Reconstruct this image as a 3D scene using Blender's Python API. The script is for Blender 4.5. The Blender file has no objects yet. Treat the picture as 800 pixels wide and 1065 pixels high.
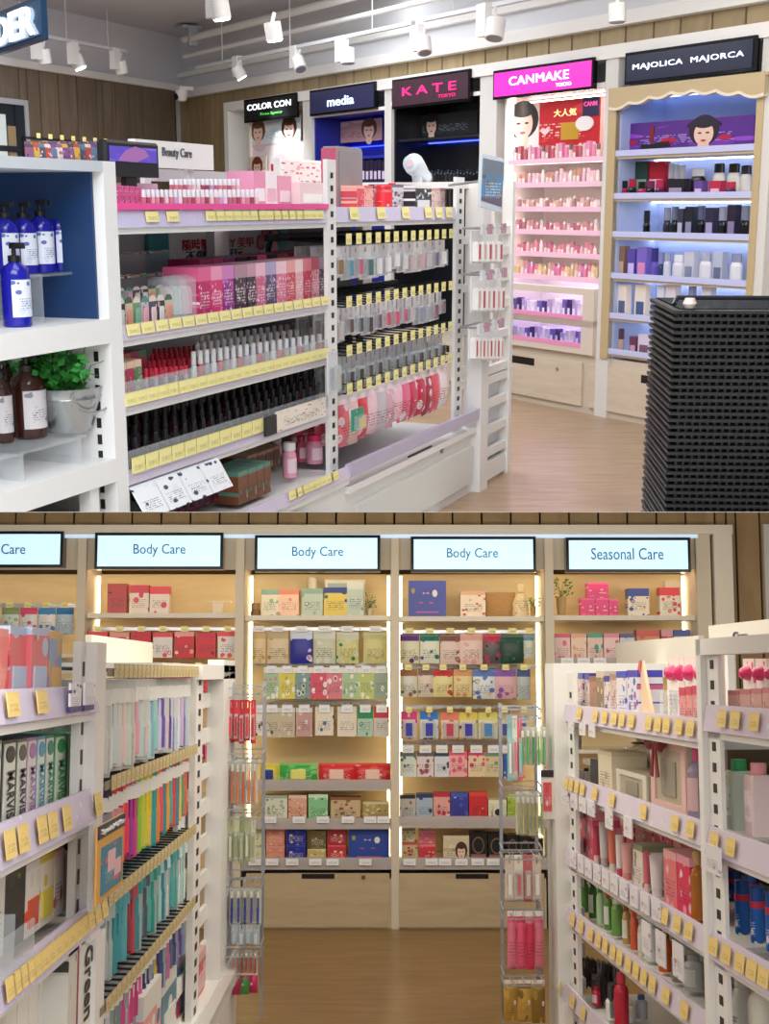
import bpy, math, random
from mathutils import Matrix, Vector
random.seed(7)
# ---------------------------------------------------------------- camera, world, light, exposure
FPX = 1400.0
S = bpy.context.scene
C = S.collection
cd = bpy.data.cameras.new('camera'); cam = bpy.data.objects.new('camera', cd); C.objects.link(cam)
cd.sensor_fit = 'HORIZONTAL'; cd.sensor_width = 36; cd.lens = FPX/800*36; cd.clip_start = .05; cd.clip_end = 100
cam.rotation_euler = (math.pi/2, 0, 0); S.camera = cam
W = bpy.data.worlds.new('world'); S.world = W; W.use_nodes = True
W.node_tree.nodes['Background'].inputs[0].default_value = (.8, .85, 1, 1)
W.node_tree.nodes['Background'].inputs[1].default_value = .35
S.view_settings.view_transform = 'Standard'; S.view_settings.look = 'None'
S.view_settings.gamma = 1; S.view_settings.use_curve_mapping = False
S.view_settings.exposure = 0.0
S.cycles.max_bounces = 8; S.cycles.transparent_max_bounces = 12
# the building is two sales floors, one above the other; each is built upright in its own frame (floor at z = 0,
# eye level at 1.5 m) and then set in place as one rigid body, the upper one leaning forward, the lower one leaning back
EYE = 1.5
def room_matrix(hy):
    return Matrix.Rotation(math.atan((532.5-hy)/FPX), 4, 'X') @ Matrix.Translation((0, 0, -EYE))
RU = room_matrix(215.0); RL = room_matrix(700.0)
def area(room, loc, sx, sy, power, col, rot=(0, 0, 0), name='lamp'):
    l = bpy.data.lights.new(name, 'AREA'); l.shape = 'RECTANGLE'; l.size = sx; l.size_y = sy; l.energy = power; l.color = col
    o = bpy.data.objects.new(name, l); C.objects.link(o)
    o.matrix_world = room @ Matrix.Translation(loc) @ Matrix.Rotation(rot[2], 4, 'Z') @ Matrix.Rotation(rot[0], 4, 'X') @ Matrix.Rotation(rot[1], 4, 'Y')
    return o
COOL = (.93, .96, 1); WARM = (1, .86, .66)
area(RU, (-.6, .2, 3.3), 4, 2.0, 225, COOL, (math.radians(50), 0, 0), 'ceiling_fill')  # unseen area light added near the viewer to brighten the shelf interiors
# unseen area lights added overhead to fill the upper floor, then the lower
area(RU, (-.8, 3.2, 3.55), 3.5, 3.0, 170, COOL, (math.radians(18), 0, 0), 'ceiling_fill')
area(RU, (.9, 7.2, 3.3), 2.2, 3.5, 112, (1, .95, .9), (math.radians(20), 0, 0), 'ceiling_fill')
area(RU, (-1.6, 10.5, 3.3), 3.5, 3.5, 170, COOL, (0, 0, 0), 'ceiling_fill')
ID = Matrix.Identity(4)
area(ID, (0, 1.6, -.04), 2.6, 1.2, 36, (1, .97, .92), (0, 0, 0), 'ceiling_fill')
area(ID, (0, 4.6, -.03), 2.2, 2.4, 44, (1, .94, .8), (0, 0, 0), 'ceiling_fill')
area(ID, (0, 6.3, -.22), 5.0, .4, 32, (1, .93, .8), (math.radians(62), 0, 0), 'wall_fill')  # added light without a fixture, brightens the front of the back wall

# ---------------------------------------------------------------- helpers
class Frame:
    """a vertical reference plane in one room: x runs along it (left to right), y goes into it, z is height"""
    def __init__(s, room, ox, oy, dx, dy):
        s.room = room; n = math.hypot(dx, dy); dx /= n; dy /= n
        s.M = room @ Matrix.Translation((ox, oy, 0)) @ Matrix.Rotation(math.atan2(dy, dx), 4, 'Z'); s.I = s.M.inverted()
    def ray(s, px, py):
        o = s.I @ Vector((0, 0, 0)); d = s.I.to_3x3() @ Vector((px-400, FPX, 532.5-py)); return o, d
    def hit(s, px, py, y=0.0):
        o, d = s.ray(px, py); t = (y-o.y)/d.y; p = o+d*t; return p.x, p.z
    def x(s, px, py, y=0.0): return s.hit(px, py, y)[0]
    def z(s, px, py, y=0.0): return s.hit(px, py, y)[1]
    def level(s, px, py, z):
        o, d = s.ray(px, py); t = (z-o.z)/d.z; p = o+d*t; return p.x, p.y
def srgb(h):
    h = h.lstrip('#'); c = [int(h[i:i+2], 16)/255 for i in (0, 2, 4)]
    return tuple(x/12.92 if x <= .04045 else ((x+.055)/1.055)**2.4 for x in c)+(1,)
MC = {}
def mat(hexc, rough=.5, metal=0., emit=0., trans=0., alpha=1., bump=0., name=None):
    k = (hexc, rough, metal, emit, trans, alpha, bump)
    if k in MC: return MC[k]
    m = bpy.data.materials.new(name or 'mat_'+hexc); m.use_nodes = True; nt = m.node_tree; b = nt.nodes['Principled BSDF']
    b.inputs['Base Color'].default_value = srgb(hexc); b.inputs['Roughness'].default_value = rough; b.inputs['Metallic'].default_value = metal
    if emit: b.inputs['Emission Color'].default_value = srgb(hexc); b.inputs['Emission Strength'].default_value = emit
    if trans: b.inputs['Transmission Weight'].default_value = trans; b.inputs['IOR'].default_value = 1.2
    if alpha < 1: b.inputs['Alpha'].default_value = alpha
    n = nt.nodes.new('ShaderNodeTexNoise'); n.inputs['Scale'].default_value = 40
    tc = nt.nodes.new('ShaderNodeTexCoord'); nt.links.new(tc.outputs['Object'], n.inputs['Vector'])
    mr = nt.nodes.new('ShaderNodeMapRange'); mr.inputs['To Min'].default_value = max(0, rough-.06); mr.inputs['To Max'].default_value = min(1, rough+.06)
    nt.links.new(n.outputs['Fac'], mr.inputs['Value']); nt.links.new(mr.outputs['Result'], b.inputs['Roughness'])
    if bump:
        bp = nt.nodes.new('ShaderNodeBump'); bp.inputs['Strength'].default_value = bump; bp.inputs['Distance'].default_value = .003
        nt.links.new(n.outputs['Fac'], bp.inputs['Height']); nt.links.new(bp.outputs['Normal'], b.inputs['Normal'])
    MC[k] = m; return m
def wood(a, b_, scale=(2, 2, 14), rough=.55, name='wood', detail=1.0):
    k = (a, b_, scale, rough)
    if k in MC: return MC[k]
    m = bpy.data.materials.new(name); m.use_nodes = True; nt = m.node_tree; b = nt.nodes['Principled BSDF']; N = nt.nodes.new; L = nt.links.new
    tc = N('ShaderNodeTexCoord'); mp = N('ShaderNodeMapping'); mp.inputs['Scale'].default_value = scale
    L(tc.outputs['Object'], mp.inputs['Vector'])
    oi = N('ShaderNodeObjectInfo'); ad = N('ShaderNodeVectorMath'); ad.operation = 'ADD'
    L(mp.outputs[0], ad.inputs[0]); L(oi.outputs['Random'], ad.inputs[1])
    n = N('ShaderNodeTexNoise'); n.inputs['Scale'].default_value = 3; n.inputs['Detail'].default_value = 7; n.inputs['Distortion'].default_value = .6
    L(ad.outputs[0], n.inputs['Vector'])
    r = N('ShaderNodeValToRGB'); r.color_ramp.elements[0].position = .32; r.color_ramp.elements[1].position = .7
    r.color_ramp.elements[0].color = srgb(a); r.color_ramp.elements[1].color = srgb(b_)
    L(n.outputs['Fac'], r.inputs[0]); L(r.outputs[0], b.inputs['Base Color']); b.inputs['Roughness'].default_value = rough
    MC[k] = m; return m
def prn(base, c2, c3, ct='222222', sc=3.0, seed=0., band=.8, rough=.35, low=.0, emit=0.):
    """printed packaging: blocks of flat colour, a band at the top, a band at the foot and rows of small print"""
    k = ('p', base, c2, c3, ct, sc, seed, band, rough, low, emit)
    if k in MC: return MC[k]
    m = bpy.data.materials.new('print'); m.use_nodes = True; nt = m.node_tree; b = nt.nodes['Principled BSDF']; N = nt.nodes.new; L = nt.links.new
    tc = N('ShaderNodeTexCoord'); sp = N('ShaderNodeSeparateXYZ'); L(tc.outputs['Generated'], sp.inputs[0])
    def M(op, a, c=None, d=None):
        q = N('ShaderNodeMath'); q.operation = op
        for i, v in enumerate((a, c, d)):
            if v is None: continue
            if isinstance(v, (int, float)): q.inputs[i].default_value = v
            else: L(v, q.inputs[i])
        return q.outputs[0]
    X, Z = sp.outputs['X'], sp.outputs['Z']
    cv = N('ShaderNodeCombineXYZ'); L(X, cv.inputs[0]); L(M('MULTIPLY', Z, 1.4), cv.inputs[1]); cv.inputs[2].default_value = seed*7.3
    vo = N('ShaderNodeTexVoronoi'); vo.inputs['Scale'].default_value = sc; L(cv.outputs[0], vo.inputs['Vector'])
    sc2 = N('ShaderNodeSeparateColor'); L(vo.outputs['Color'], sc2.inputs[0])
    def mix(f, a, col):
        q = N('ShaderNodeMix'); q.data_type = 'RGBA'; L(f, q.inputs[0])
        if isinstance(a, tuple): q.inputs[6].default_value = a
        else: L(a, q.inputs[6])
        q.inputs[7].default_value = col; return q.outputs[2]
    c = mix(M('MULTIPLY', M('GREATER_THAN', sc2.outputs[0], .6), M('LESS_THAN', vo.outputs['Distance'], .42)), srgb(base), srgb(c2))
    c = mix(M('MULTIPLY', M('GREATER_THAN', sc2.outputs[1], .68), M('LESS_THAN', vo.outputs['Distance'], .3)), c, srgb(c3))
    c = mix(M('GREATER_THAN', Z, band), c, srgb(c2))
    if low: c = mix(M('LESS_THAN', Z, low), c, srgb(c3))
    no = N('ShaderNodeTexNoise'); no.inputs['Scale'].default_value = 1
    cv2 = N('ShaderNodeCombineXYZ'); L(M('MULTIPLY', X, 22.), cv2.inputs[0]); L(M('MULTIPLY', M('FLOOR', M('MULTIPLY', Z, 16.)), 5.3), cv2.inputs[1]); cv2.inputs[2].default_value = seed
    L(cv2.outputs[0], no.inputs['Vector'])
    ln = M('MULTIPLY', M('GREATER_THAN', M('FRACT', M('MULTIPLY', Z, 16.)), .55), M('GREATER_THAN', no.outputs['Fac'], .5))
    rg = M('MULTIPLY', M('MULTIPLY', M('GREATER_THAN', Z, .18), M('LESS_THAN', Z, .5)), M('MULTIPLY', M('GREATER_THAN', X, .14), M('LESS_THAN', X, .86)))
    c = mix(M('MULTIPLY', M('MULTIPLY', ln, rg), .8), c, srgb(ct))
    L(c, b.inputs['Base Color']); b.inputs['Roughness'].default_value = rough
    if emit: L(c, b.inputs['Emission Color']); b.inputs['Emission Strength'].default_value = emit
    MC[k] = m; return m
class MB:
    def __init__(s): s.v = []; s.f = []
    def box(s, x0, x1, y0, y1, z0, z1):
        n = len(s.v); s.v += [(x0,y0,z0),(x1,y0,z0),(x1,y1,z0),(x0,y1,z0),(x0,y0,z1),(x1,y0,z1),(x1,y1,z1),(x0,y1,z1)]
        s.f += [tuple(n+i for i in q) for q in ((0,3,2,1),(4,5,6,7),(0,1,5,4),(1,2,6,5),(2,3,7,6),(3,0,4,7))]; return s
    def bbox(s, x0, x1, y0, y1, z0, z1, b):
        """box with chamfered vertical and top edges"""
        c = lambda d: [(x0+b+d, y0+d), (x1-b-d, y0+d), (x1-d, y0+b+d), (x1-d, y1-b-d), (x1-b-d, y1-d), (x0+b+d, y1-d), (x0+d, y1-b-d), (x0+d, y0+b+d)]
        return s.rings([[(x, y, z0) for x, y in c(0)], [(x, y, z1-b) for x, y in c(0)], [(x, y, z1) for x, y in c(b*.6)]])
    def rings(s, R, cap=True, close=True):
        n = len(s.v); k = len(R[0])
        for r in R: s.v += [tuple(p) for p in r]
        for i in range(len(R)-1):
            for j in range(k if close else k-1):
                a = n+i*k+j; b = n+i*k+(j+1) % k; s.f.append((a, b, b+k, a+k))
        if cap: s.f.append(tuple(n+j for j in range(k))[::-1]); s.f.append(tuple(n+(len(R)-1)*k+j for j in range(k)))
        return s
    def lathe(s, prof, cx=0, cy=0, seg=12, sx=1., sy=1.):
        return s.rings([[(cx+r*sx*math.cos(2*math.pi*j/seg), cy+r*sy*math.sin(2*math.pi*j/seg), z) for j in range(seg)] for r, z in prof])
    def cyl(s, p0, p1, r, seg=8, r2=None):
        p0 = Vector(p0); p1 = Vector(p1); d = (p1-p0).normalized(); u = d.orthogonal().normalized(); w = d.cross(u)
        R = []
        for p, rr in ((p0, r), (p1, r if r2 is None else r2)):
            R.append([tuple(p+(u*math.cos(2*math.pi*j/seg)+w*math.sin(2*math.pi*j/seg))*rr) for j in range(seg)])
        return s.rings(R)
    def wire(s, pts, r, seg=5):
        for a, b in zip(pts, pts[1:]): s.cyl(a, b, r, seg)
        return s
    def prism(s, poly, y0, y1):
        return s.rings([[(x, y0, z) for x, z in poly], [(x, y1, z) for x, z in poly]])
    def pillow(s, x0, x1, z0, z1, d, yc=0., n=6, flat=.0):
        """stuffed pouch: flat sealed rim, swelling to depth d in the middle"""
        def g(u, v): return d*.5*(max(0, math.sin(math.pi*u))*max(0, math.sin(math.pi*v)))**.45
        idx = {}
        for side in (-1, 1):
            for i in range(n+1):
                for j in range(n+1):
                    u, v = i/n, j/n; e = .002 if 0 < i < n and 0 < j < n else .0006
                    idx[side, i, j] = len(s.v); s.v.append((x0+(x1-x0)*u, yc+side*(g(u, v)+e), z0+(z1-z0)*v))
            for i in range(n):
                for j in range(n):
                    q = (idx[side, i, j], idx[side, i+1, j], idx[side, i+1, j+1], idx[side, i, j+1]); s.f.append(q if side < 0 else q[::-1])
        return s
    def mesh(s, m, smooth=False, name='part', off=(0, 0, 0)):
        me = bpy.data.meshes.new(name); me.from_pydata([(a-off[0], b-off[1], c-off[2]) for a, b, c in s.v], [], s.f); me.materials.append(m)
        me.update()
        if smooth:
            me.polygons.foreach_set('use_smooth', [True]*len(me.polygons)); me.set_sharp_from_angle(angle=math.radians(40))
        return me
UP = []; LO = []
def reg(o, F): (UP if F.room is RU else LO).append(o)
def tag(o, label, cat, group=None):
    o['label'] = label; o['category'] = cat
    if group: o['group'] = group
    return o
class T: pass
def thing(F, name, label, cat, loc=(0, 0, 0), group=None, kind=None, rz=0):
    o = bpy.data.objects.new(name, None); C.objects.link(o); o.empty_display_size = .05
    o.matrix_world = F.M @ Matrix.Translation(loc) @ Matrix.Rotation(rz, 4, 'Z')
    if kind: o['kind'] = kind
    else: tag(o, label, cat, group)
    t = T(); t.o = o; t.off = loc; t.F = F; reg(o, F); return t
def part(t, name, mb, m, smooth=False, label=None, parent=None, kind=None):
    me = mb.mesh(m, smooth, name, t.off); o = bpy.data.objects.new(name, me); C.objects.link(o); o.parent = parent or t.o
    if label: o['label'] = label
    if kind: o['kind'] = kind
    reg(o, t.F); return o
def single(F, name, mb, m, label, cat, loc=(0, 0, 0), group=None, smooth=False, kind=None):
    """a thing that is one mesh; coordinates in mb are frame coordinates, loc becomes its origin"""
    me = mb.mesh(m, smooth, name, loc); o = bpy.data.objects.new(name, me); C.objects.link(o); o.matrix_world = F.M @ Matrix.Translation(loc)
    if kind: o['kind'] = kind
    else: tag(o, label, cat, group)
    reg(o, F); return o
def sub(parent, name, me, loc, F, label=None, rx=0, rz=0, s=None):
    o = bpy.data.objects.new(name, me); C.objects.link(o); o.parent = parent; o.location = loc; o.rotation_euler = (rx, 0, rz)
    if s: o.scale = s
    if label: o['label'] = label
    reg(o, F); return o
TXT = {}
def text_mesh(s, m, size=1., depth=.002, font_w=1.0, bold=0., space=1.0):
    k = (s, m.name, size, depth, font_w, bold, space)
    if k in TXT: return TXT[k]
    cu = bpy.data.curves.new('lettering', 'FONT'); cu.body = s; cu.size = size; cu.extrude = depth; cu.align_x = 'CENTER'; cu.align_y = 'CENTER'; cu.offset = bold; cu.space_character = space; cu.resolution_u = 3
    o = bpy.data.objects.new('lettering', cu); C.objects.link(o)
    me = bpy.data.meshes.new_from_object(o.evaluated_get(bpy.context.evaluated_depsgraph_get())); bpy.data.objects.remove(o)
    R = Matrix.Rotation(math.pi/2, 4, 'X') @ Matrix.Diagonal((font_w, 1, 1, 1)); me.transform(R); me.materials.clear(); me.materials.append(m)
    TXT[k] = me; return me
def lettering(parent, s, m, x, y, z, w, h, F, off=(0, 0, 0), bold=0., rz=0, space=1.0, depth=.002):
    """lettering fitted to a box w wide, h high (cap height), centred at x, z, in front of y"""
    me = text_mesh(s, m, 1., .02, 1., bold, space)
    xs = [v.co.x for v in me.vertices]; zs = [v.co.z for v in me.vertices]
    sx = w/(max(xs)-min(xs)); sz = h/(max(zs)-min(zs)); cx = (max(xs)+min(xs))/2*sx; cz = (max(zs)+min(zs))/2*sz
    o = bpy.data.objects.new('lettering', me); C.objects.link(o); o.parent = parent
    o.scale = (sx, depth/.02, sz); o.location = (x-cx-off[0], y-off[1], z-cz-off[2]); reg(o, F); return o
ONE = 'first second third fourth fifth sixth seventh eighth ninth tenth eleventh twelfth thirteenth fourteenth fifteenth sixteenth seventeenth eighteenth nineteenth'.split()
TEN = {2: ('twentieth', 'twenty'), 3: ('thirtieth', 'thirty'), 4: ('fortieth', 'forty')}
def ordn(i):
    i += 1
    if i < 20: return ONE[i-1]
    t, u = divmod(i, 10); return TEN[t][0] if u == 0 else TEN[t][1]+'-'+ONE[u-1]
def lab(desc, i, n, where, side='left'):
    if n == 1: return f'{desc} {where}'
    if i == n-1 and n > 2: return f'{desc}, rightmost {where}'
    if i == 0: return f'{desc}, leftmost {where}'
    return f'{desc}, {ordn(i)} from the left {where}'
# prototypes: normalised to a 1 x 1 x 1 box standing on z = 0, centred in x and y; scaled to each product's real size
def proto(*parts): return list(parts)        # (name, mesh, label, [sub-parts])
def place(F, pr, name, label, cat, loc, size=(1, 1, 1), rz=0., group=None, rx=0.):
    M = F.M @ Matrix.Translation(loc) @ Matrix.Rotation(rz, 4, 'Z') @ Matrix.Rotation(rx, 4, 'X') @ Matrix.Diagonal((*size, 1))
    if len(pr) == 1 and not (len(pr[0]) > 3 and pr[0][3]):
        o = bpy.data.objects.new(name, pr[0][1]); C.objects.link(o); o.matrix_world = M; tag(o, label, cat, group); reg(o, F); return o
    o = bpy.data.objects.new(name, None); C.objects.link(o); o.empty_display_size = .02; o.matrix_world = M; tag(o, label, cat, group); reg(o, F)
    for p in pr:
        c = bpy.data.objects.new(p[0], p[1]); C.objects.link(c); c.parent = o; reg(c, F)
        if len(p) > 2 and p[2]: c['label'] = p[2]
        for q in (p[3] if len(p) > 3 else []):
            g = bpy.data.objects.new(q[0], q[1]); C.objects.link(g); g.parent = c; reg(g, F)
    return o
ROUND = ('bottle', 'nail polish', 'tumbler', 'spray can', 'tube', 'tub', 'jar', 'pot')
def fit(F, pr, name, label, cat, px0, px1, pytop, zb, y, depth, group=None, rz=0., hang=None, rx=0.):
    """place a product whose front stands at depth y, spans px0..px1 of the measured width and rises from height zb to the height measured at pytop"""
    pm = (px0+px1)/2
    if hang is not None: zt = hang
    else: zt = F.z(pm, pytop, y)
    if cat in ROUND:                       # turned shapes keep a round plan
        o_, d_ = F.ray(pm, pytop); tt = (y+.02-o_.y)/d_.y; dia = (px1-px0)*tt*(1.12 if cat == 'nail polish' else 1.3 if F.room is RL and cat in ('bottle', 'tube') else 1.04)
        yc = y+dia/2; return place(F, pr, name, label, cat, (F.x(pm, pytop, yc), yc, zb), (dia, dia, max(.01, zt-zb)), rz, group, rx)
    x0 = F.x(px0, pytop, y); x1 = F.x(px1, pytop, y); w = abs(x1-x0)
    return place(F, pr, name, label, cat, ((x0+x1)/2, y+depth/2, zb), (w, depth, max(.01, zt-zb)), rz, group, rx)
# --- product shapes
def P_box(m, m2=None):
    ps = [('body', MB().box(-.5, .5, -.5, .5, 0, 1).mesh(m, name='body'))]
    if m2: ps.append(('front_label', MB().box(-.36, .36, -.53, -.5, .12, .5).mesh(m2, name='front_label')))
    return proto(*ps)
def P_window(m, m2, m3):
    """box with a framed front window"""
    b = MB().box(-.5, .5, -.45, .5, 0, 1); fr = MB().box(-.5, .5, -.5, -.45, 0, .16).box(-.5, .5, -.5, -.45, .84, 1).box(-.5, -.38, -.5, -.45, .16, .84).box(.38, .5, -.5, -.45, .16, .84)
    return proto(('body', b.mesh(m2, name='body')), ('front_frame', fr.mesh(m, name='front_frame')), ('insert', MB().box(-.2, .2, -.49, -.45, .25, .7).mesh(m3, name='insert')))
def P_polish(glass, cap, seg=8):
    return proto(('bottle_body', MB().lathe([(.44, 0), (.5, .05), (.5, .4), (.25, .47), (.2, .5)], seg=seg).mesh(glass, True, 'bottle_body')),
                 ('cap', MB().lathe([(.24, .48), (.27, .5), (.22, .97), (.16, 1)], seg=seg).mesh(cap, True, 'cap')))
def P_fatcap(glass, cap, seg=8):
    return proto(('bottle_body', MB().lathe([(.42, 0), (.46, .04), (.46, .45), (.38, .5)], seg=seg).mesh(glass, True, 'bottle_body')),
                 ('cap', MB().lathe([(.36, .5), (.4, .52), (.38, .96), (.3, 1)], seg=seg).mesh(cap, True, 'cap')))
def P_pump(body, lab_, cap, seg=14):
    b = MB().lathe([(.46, 0), (.5, .02), (.5, .6), (.44, .68), (.2, .74), (.18, .76)], seg=seg)
    c = MB().lathe([(.22, .75), (.22, .82), (.08, .83), (.08, .9)], seg=seg).bbox(-.12, .12, -.42, .12, .9, .97, .02)
    l = MB().rings([[(.515*math.cos(a), .515*math.sin(a), z) for a in [math.radians(200+14*k) for k in range(11)]] for z in (.12, .55)], cap=False, close=False)
    return proto(('bottle_body', b.mesh(body, True, 'bottle_body')), ('pump', c.mesh(cap, True, 'pump')), ('label_sticker', l.mesh(lab_, True, 'label_sticker')))
def P_round(body, cap, lab_=None, seg=12, ch=.82, cr=.28):
    ps = [('bottle_body', MB().lathe([(.46, 0), (.5, .02), (.5, ch-.14), (.42, ch-.06), (cr, ch-.02), (cr, ch)], seg=seg).mesh(body, True, 'bottle_body')),
          ('cap', MB().lathe([(cr+.03, ch), (cr+.05, ch+.01), (cr+.04, .98), (cr, 1)], seg=seg).mesh(cap, True, 'cap'))]
    if lab_: ps.append(('label_sticker', MB().rings([[(.515*math.cos(a), .515*math.sin(a), z) for a in [math.radians(190+16*k) for k in range(11)]] for z in (.15, ch-.22)], cap=False, close=False).mesh(lab_, True, 'label_sticker')))
    return proto(*ps)
def P_tube(body, cap):
    """squeeze tube standing on its cap"""
    R = []
    for z, rx, ry in ((.2, .4, .4), (.5, .44, .34), (.8, .48, .16), (.95, .5, .04), (1, .5, .04)):
        R.append([(rx*math.cos(2*math.pi*j/12), ry*math.sin(2*math.pi*j/12), z) for j in range(12)])
    return proto(('tube_body', MB().rings(R).mesh(body, True, 'tube_body')), ('cap', MB().lathe([(.34, 0), (.36, .02), (.36, .19), (.32, .2)], seg=12).mesh(cap, True, 'cap')))
def P_pouch(m, m2=None):
    ps = [('pouch_body', MB().pillow(-.5, .5, 0, .92, 1.).mesh(m, True, 'pouch_body')), ('header_seal', MB().box(-.5, .5, -.03, .03, .9, 1).mesh(m2 or m, name='header_seal'))]
    return proto(*ps)
def P_card(card, bl, inner=None):
    """hang card with a blister and the article inside it"""
    ps = [('backing_card', MB().box(-.5, .5, .3, .5, 0, .8).box(-.5, -.08, .3, .5, .8, .95).box(.08, .5, .3, .5, .8, .95).box(-.5, .5, .3, .5, .95, 1).mesh(card, name='backing_card')),
          ('blister', MB().bbox(-.38, .38, -.5, .3, .06, .66, .06).mesh(bl, name='blister'))]
    if inner: ps.append(('article', MB().box(-.2, .2, -.52, -.2, .12, .58).mesh(inner, name='article')))
    return proto(*ps)
def P_brush(card, bl, col, col2):
    """toothbrush in a hanging pack"""
    b = MB().bbox(-.14, .14, -.5, .2, .05, .5, .05).bbox(-.1, .1, -.45, .15, .5, .74, .04)
    h = MB().bbox(-.2, .2, -.6, .1, .74, .9, .05)
    return proto(('backing_card', MB().box(-.5, .5, .3, .5, 0, 1).mesh(card, name='backing_card')), ('brush_handle', b.mesh(col, name='brush_handle')), ('brush_head', h.mesh(col2, name='brush_head')),
                 ('wrapper', MB().box(-.44, .44, .2, .3, .03, .4).mesh(bl, name='wrapper')))
CLEAR = mat('e8eef2', .12, trans=.0, alpha=.28, name='clear_plastic')
GLASSY = mat('dfe6ea', .08, alpha=.22, name='acrylic')
WHITE = mat('e9e8e6', .45, name='white_powdercoat'); WHITE2 = mat('f2f1ee', .5, name='white_laminate')
DARK = mat('15161a', .5, name='black_plastic'); BLK = mat('0b0b0d', .35, name='gloss_black')
WIRE = mat('b9bcc2', .3, .9, name='chrome_wire'); DWIRE = mat('3a3d42', .4, .7, name='dark_wire')
TAGY = prn('f3e9a0', 'f0e28a', 'e8d66a', '6b5a2a', 2, 1, .9, .5)
TAGW = prn('f0eff0', 'e4e6ee', 'c8cede', '3b3f55', 2, 2, .9, .5)
TAGO = prn('e6cb80', 'e2c572', 'd2ac58', '6b4a1a', 2, 3, .9, .5)
RAILP = mat('cfc9e6', .25, name='lilac_price_rail'); RAILK = mat('f04f9d', .3, name='pink_price_rail'); RAILC = mat('d5cbdf', .25, name='clear_lilac_rail')
TAGT = prn('cdbb8e', 'c4b080', 'a8945e', '5a4a2a', 2, 4, .9, .5)
def unit_tag(m): return MB().box(-.5, .5, -.5, .5, -.5, .5).mesh(m, name='price_tag')
TY, TW, TO = unit_tag(TAGY), unit_tag(TAGW), unit_tag(TAGO)
def P_dome(card, dome):
    """tall card with a glossy dome near its top"""
    R = [[((.3*r_*math.cos(a)), y_, .76+.12*r_*math.sin(a)) for a in [k*math.pi/8 for k in range(16)]] for y_, r_ in ((.3, 1), (.1, .95), (-.1, .7), (-.2, .3))]
    return proto(('backing_card', MB().box(-.5, .5, .3, .5, 0, 1).mesh(card, name='backing_card')), ('blister', MB().bbox(-.4, .4, -.3, .3, .06, .5, .06).mesh(CLEAR, name='blister')), ('article', MB().rings(R).mesh(dome, True, 'article')))
def post(t, x0, x1, y0, y1, z0, z1, slots=True, side=False, m=WHITE):
    p = part(t, 'post', MB().box(x0, x1, y0, y1, z0, z1), m)
    if slots:
        q = MB(); z = z0+.06; w = (x1-x0)
        while z < z1-.04:
            cx = (x0+x1)/2; q.box(cx-w*.14, cx+w*.14, y0-.0015, y0+.001, z, z+.022); z += .05
        part(t, 'slot_row', q, DARK, parent=p)
    return p
def shelf(t, x0, x1, y0, y1, zt, th=.03, rail=None, rh=.045, tags=None, F=None, tagm=TY, tw=.05, thh=.034, boardm=WHITE, ry=-.012):
    """shelf board with a price rail and its tags; zt is the top of the board"""
    s = part(t, 'shelf', MB().box(x0, x1, y0, y1, zt-th, zt), boardm)
    if rail:
        part(t, 'price_rail', MB().prism([(0, 0), (1, 0), (1, 1), (0, 1)], 0, 0) if False else MB().rings([[(x0, y0+ry, zt-th*.4), (x1, y0+ry, zt-th*.4), (x1, y0-.001, zt-th*.4), (x0, y0-.001, zt-th*.4)], [(x0, y0-.004, zt+rh-th*.4), (x1, y0-.004, zt+rh-th*.4), (x1, y0+.002, zt+rh-th*.4), (x0, y0+.002, zt+rh-th*.4)]]), rail, parent=s)
    for x in (tags or []):
        sub(s, 'price_tag', tagm, (x-t.off[0], y0+ry-.003-t.off[1], zt+rh*.35-t.off[2]), t.F, rx=math.radians(-8), s=(tw, .002, thh))
    return s
def frange(a, b, n): return [a+(b-a)*(i+.5)/n for i in range(n)]
# ================================================================ UPPER FLOOR: make-up department
thu = math.atan((532.5-215)/FPX)
def flo(room, px, py):
    o = room.inverted() @ Vector((0, 0, 0)); d = room.inverted().to_3x3() @ Vector((px-400, FPX, 532.5-py)); t = -o.z/d.z; p = o+d*t; return p.x, p.y
vx1 = (980-400)*math.cos(thu)/FPX; vx2 = (-487-400)*math.cos(thu)/FPX
gx, gy = flo(RU, 489, 508)
G = Frame(RU, gx, gy, vx1, 1)                       # front of the long gondola
wx, wy = flo(RU, 612, 430.5)
WF = Frame(RU, wx, wy, -vx2, -1)                    # front of the wall cabinets
# corner of the room
cx_, cy_ = flo(RU, 190, 348)
LW = Frame(RU, cx_, cy_, vx1, 1)                    # left panelled wall, x grows towards the corner (0)
# ---- floor, ceiling, walls
RF = Frame(RU, 0, 0, 1, 0)
single(RF, 'floor', MB().box(-7, 7.5, .5, 20, -.06, 0), wood('967c64', 'b0957a', (1.2, 7, 1), .35, 'floor_wood'), '', '', kind='structure')
CEIL = 3.42
single(RF, 'ceiling', MB().box(-7, 7.5, 0.5, 20, CEIL, CEIL+.05), mat('c9cbd2', .8), '', '', kind='structure')
WTOP = (LW.z(189, 97)+LW.z(0, 66))/2
PL = [wood('6f6152', '857664', (3, 3, .6), .6, 'wall_board'), wood('756656', '8a7a67', (3, 3, .6), .6, 'wall_board')]
w1 = thing(LW, 'wall_left', '', '', (0, 0, 0), kind='structure')
part(w1, 'backing', MB().box(-9, .3, .03, .12, 0, CEIL), mat('d8d9de', .8))
pxs = [0, 25, 33, 46, 65, 84, 104, 110, 120, 123, 137, 152, 167, 181]
edges = [LW.x(p, 180) for p in pxs]+[0.0]
x = edges[0]
while x > -8.5: edges.insert(0, x-.42); x -= .42
for a, b in zip(edges, edges[1:]):
    part(w1, 'plank', MB().box(a+.012, b-.012, 0, .03, .0, WTOP), PL[random.randrange(2)])
part(w1, 'groove_backing', MB().box(-9, .05, .022, .032, 0, WTOP), mat('3a3129', .8))
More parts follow.
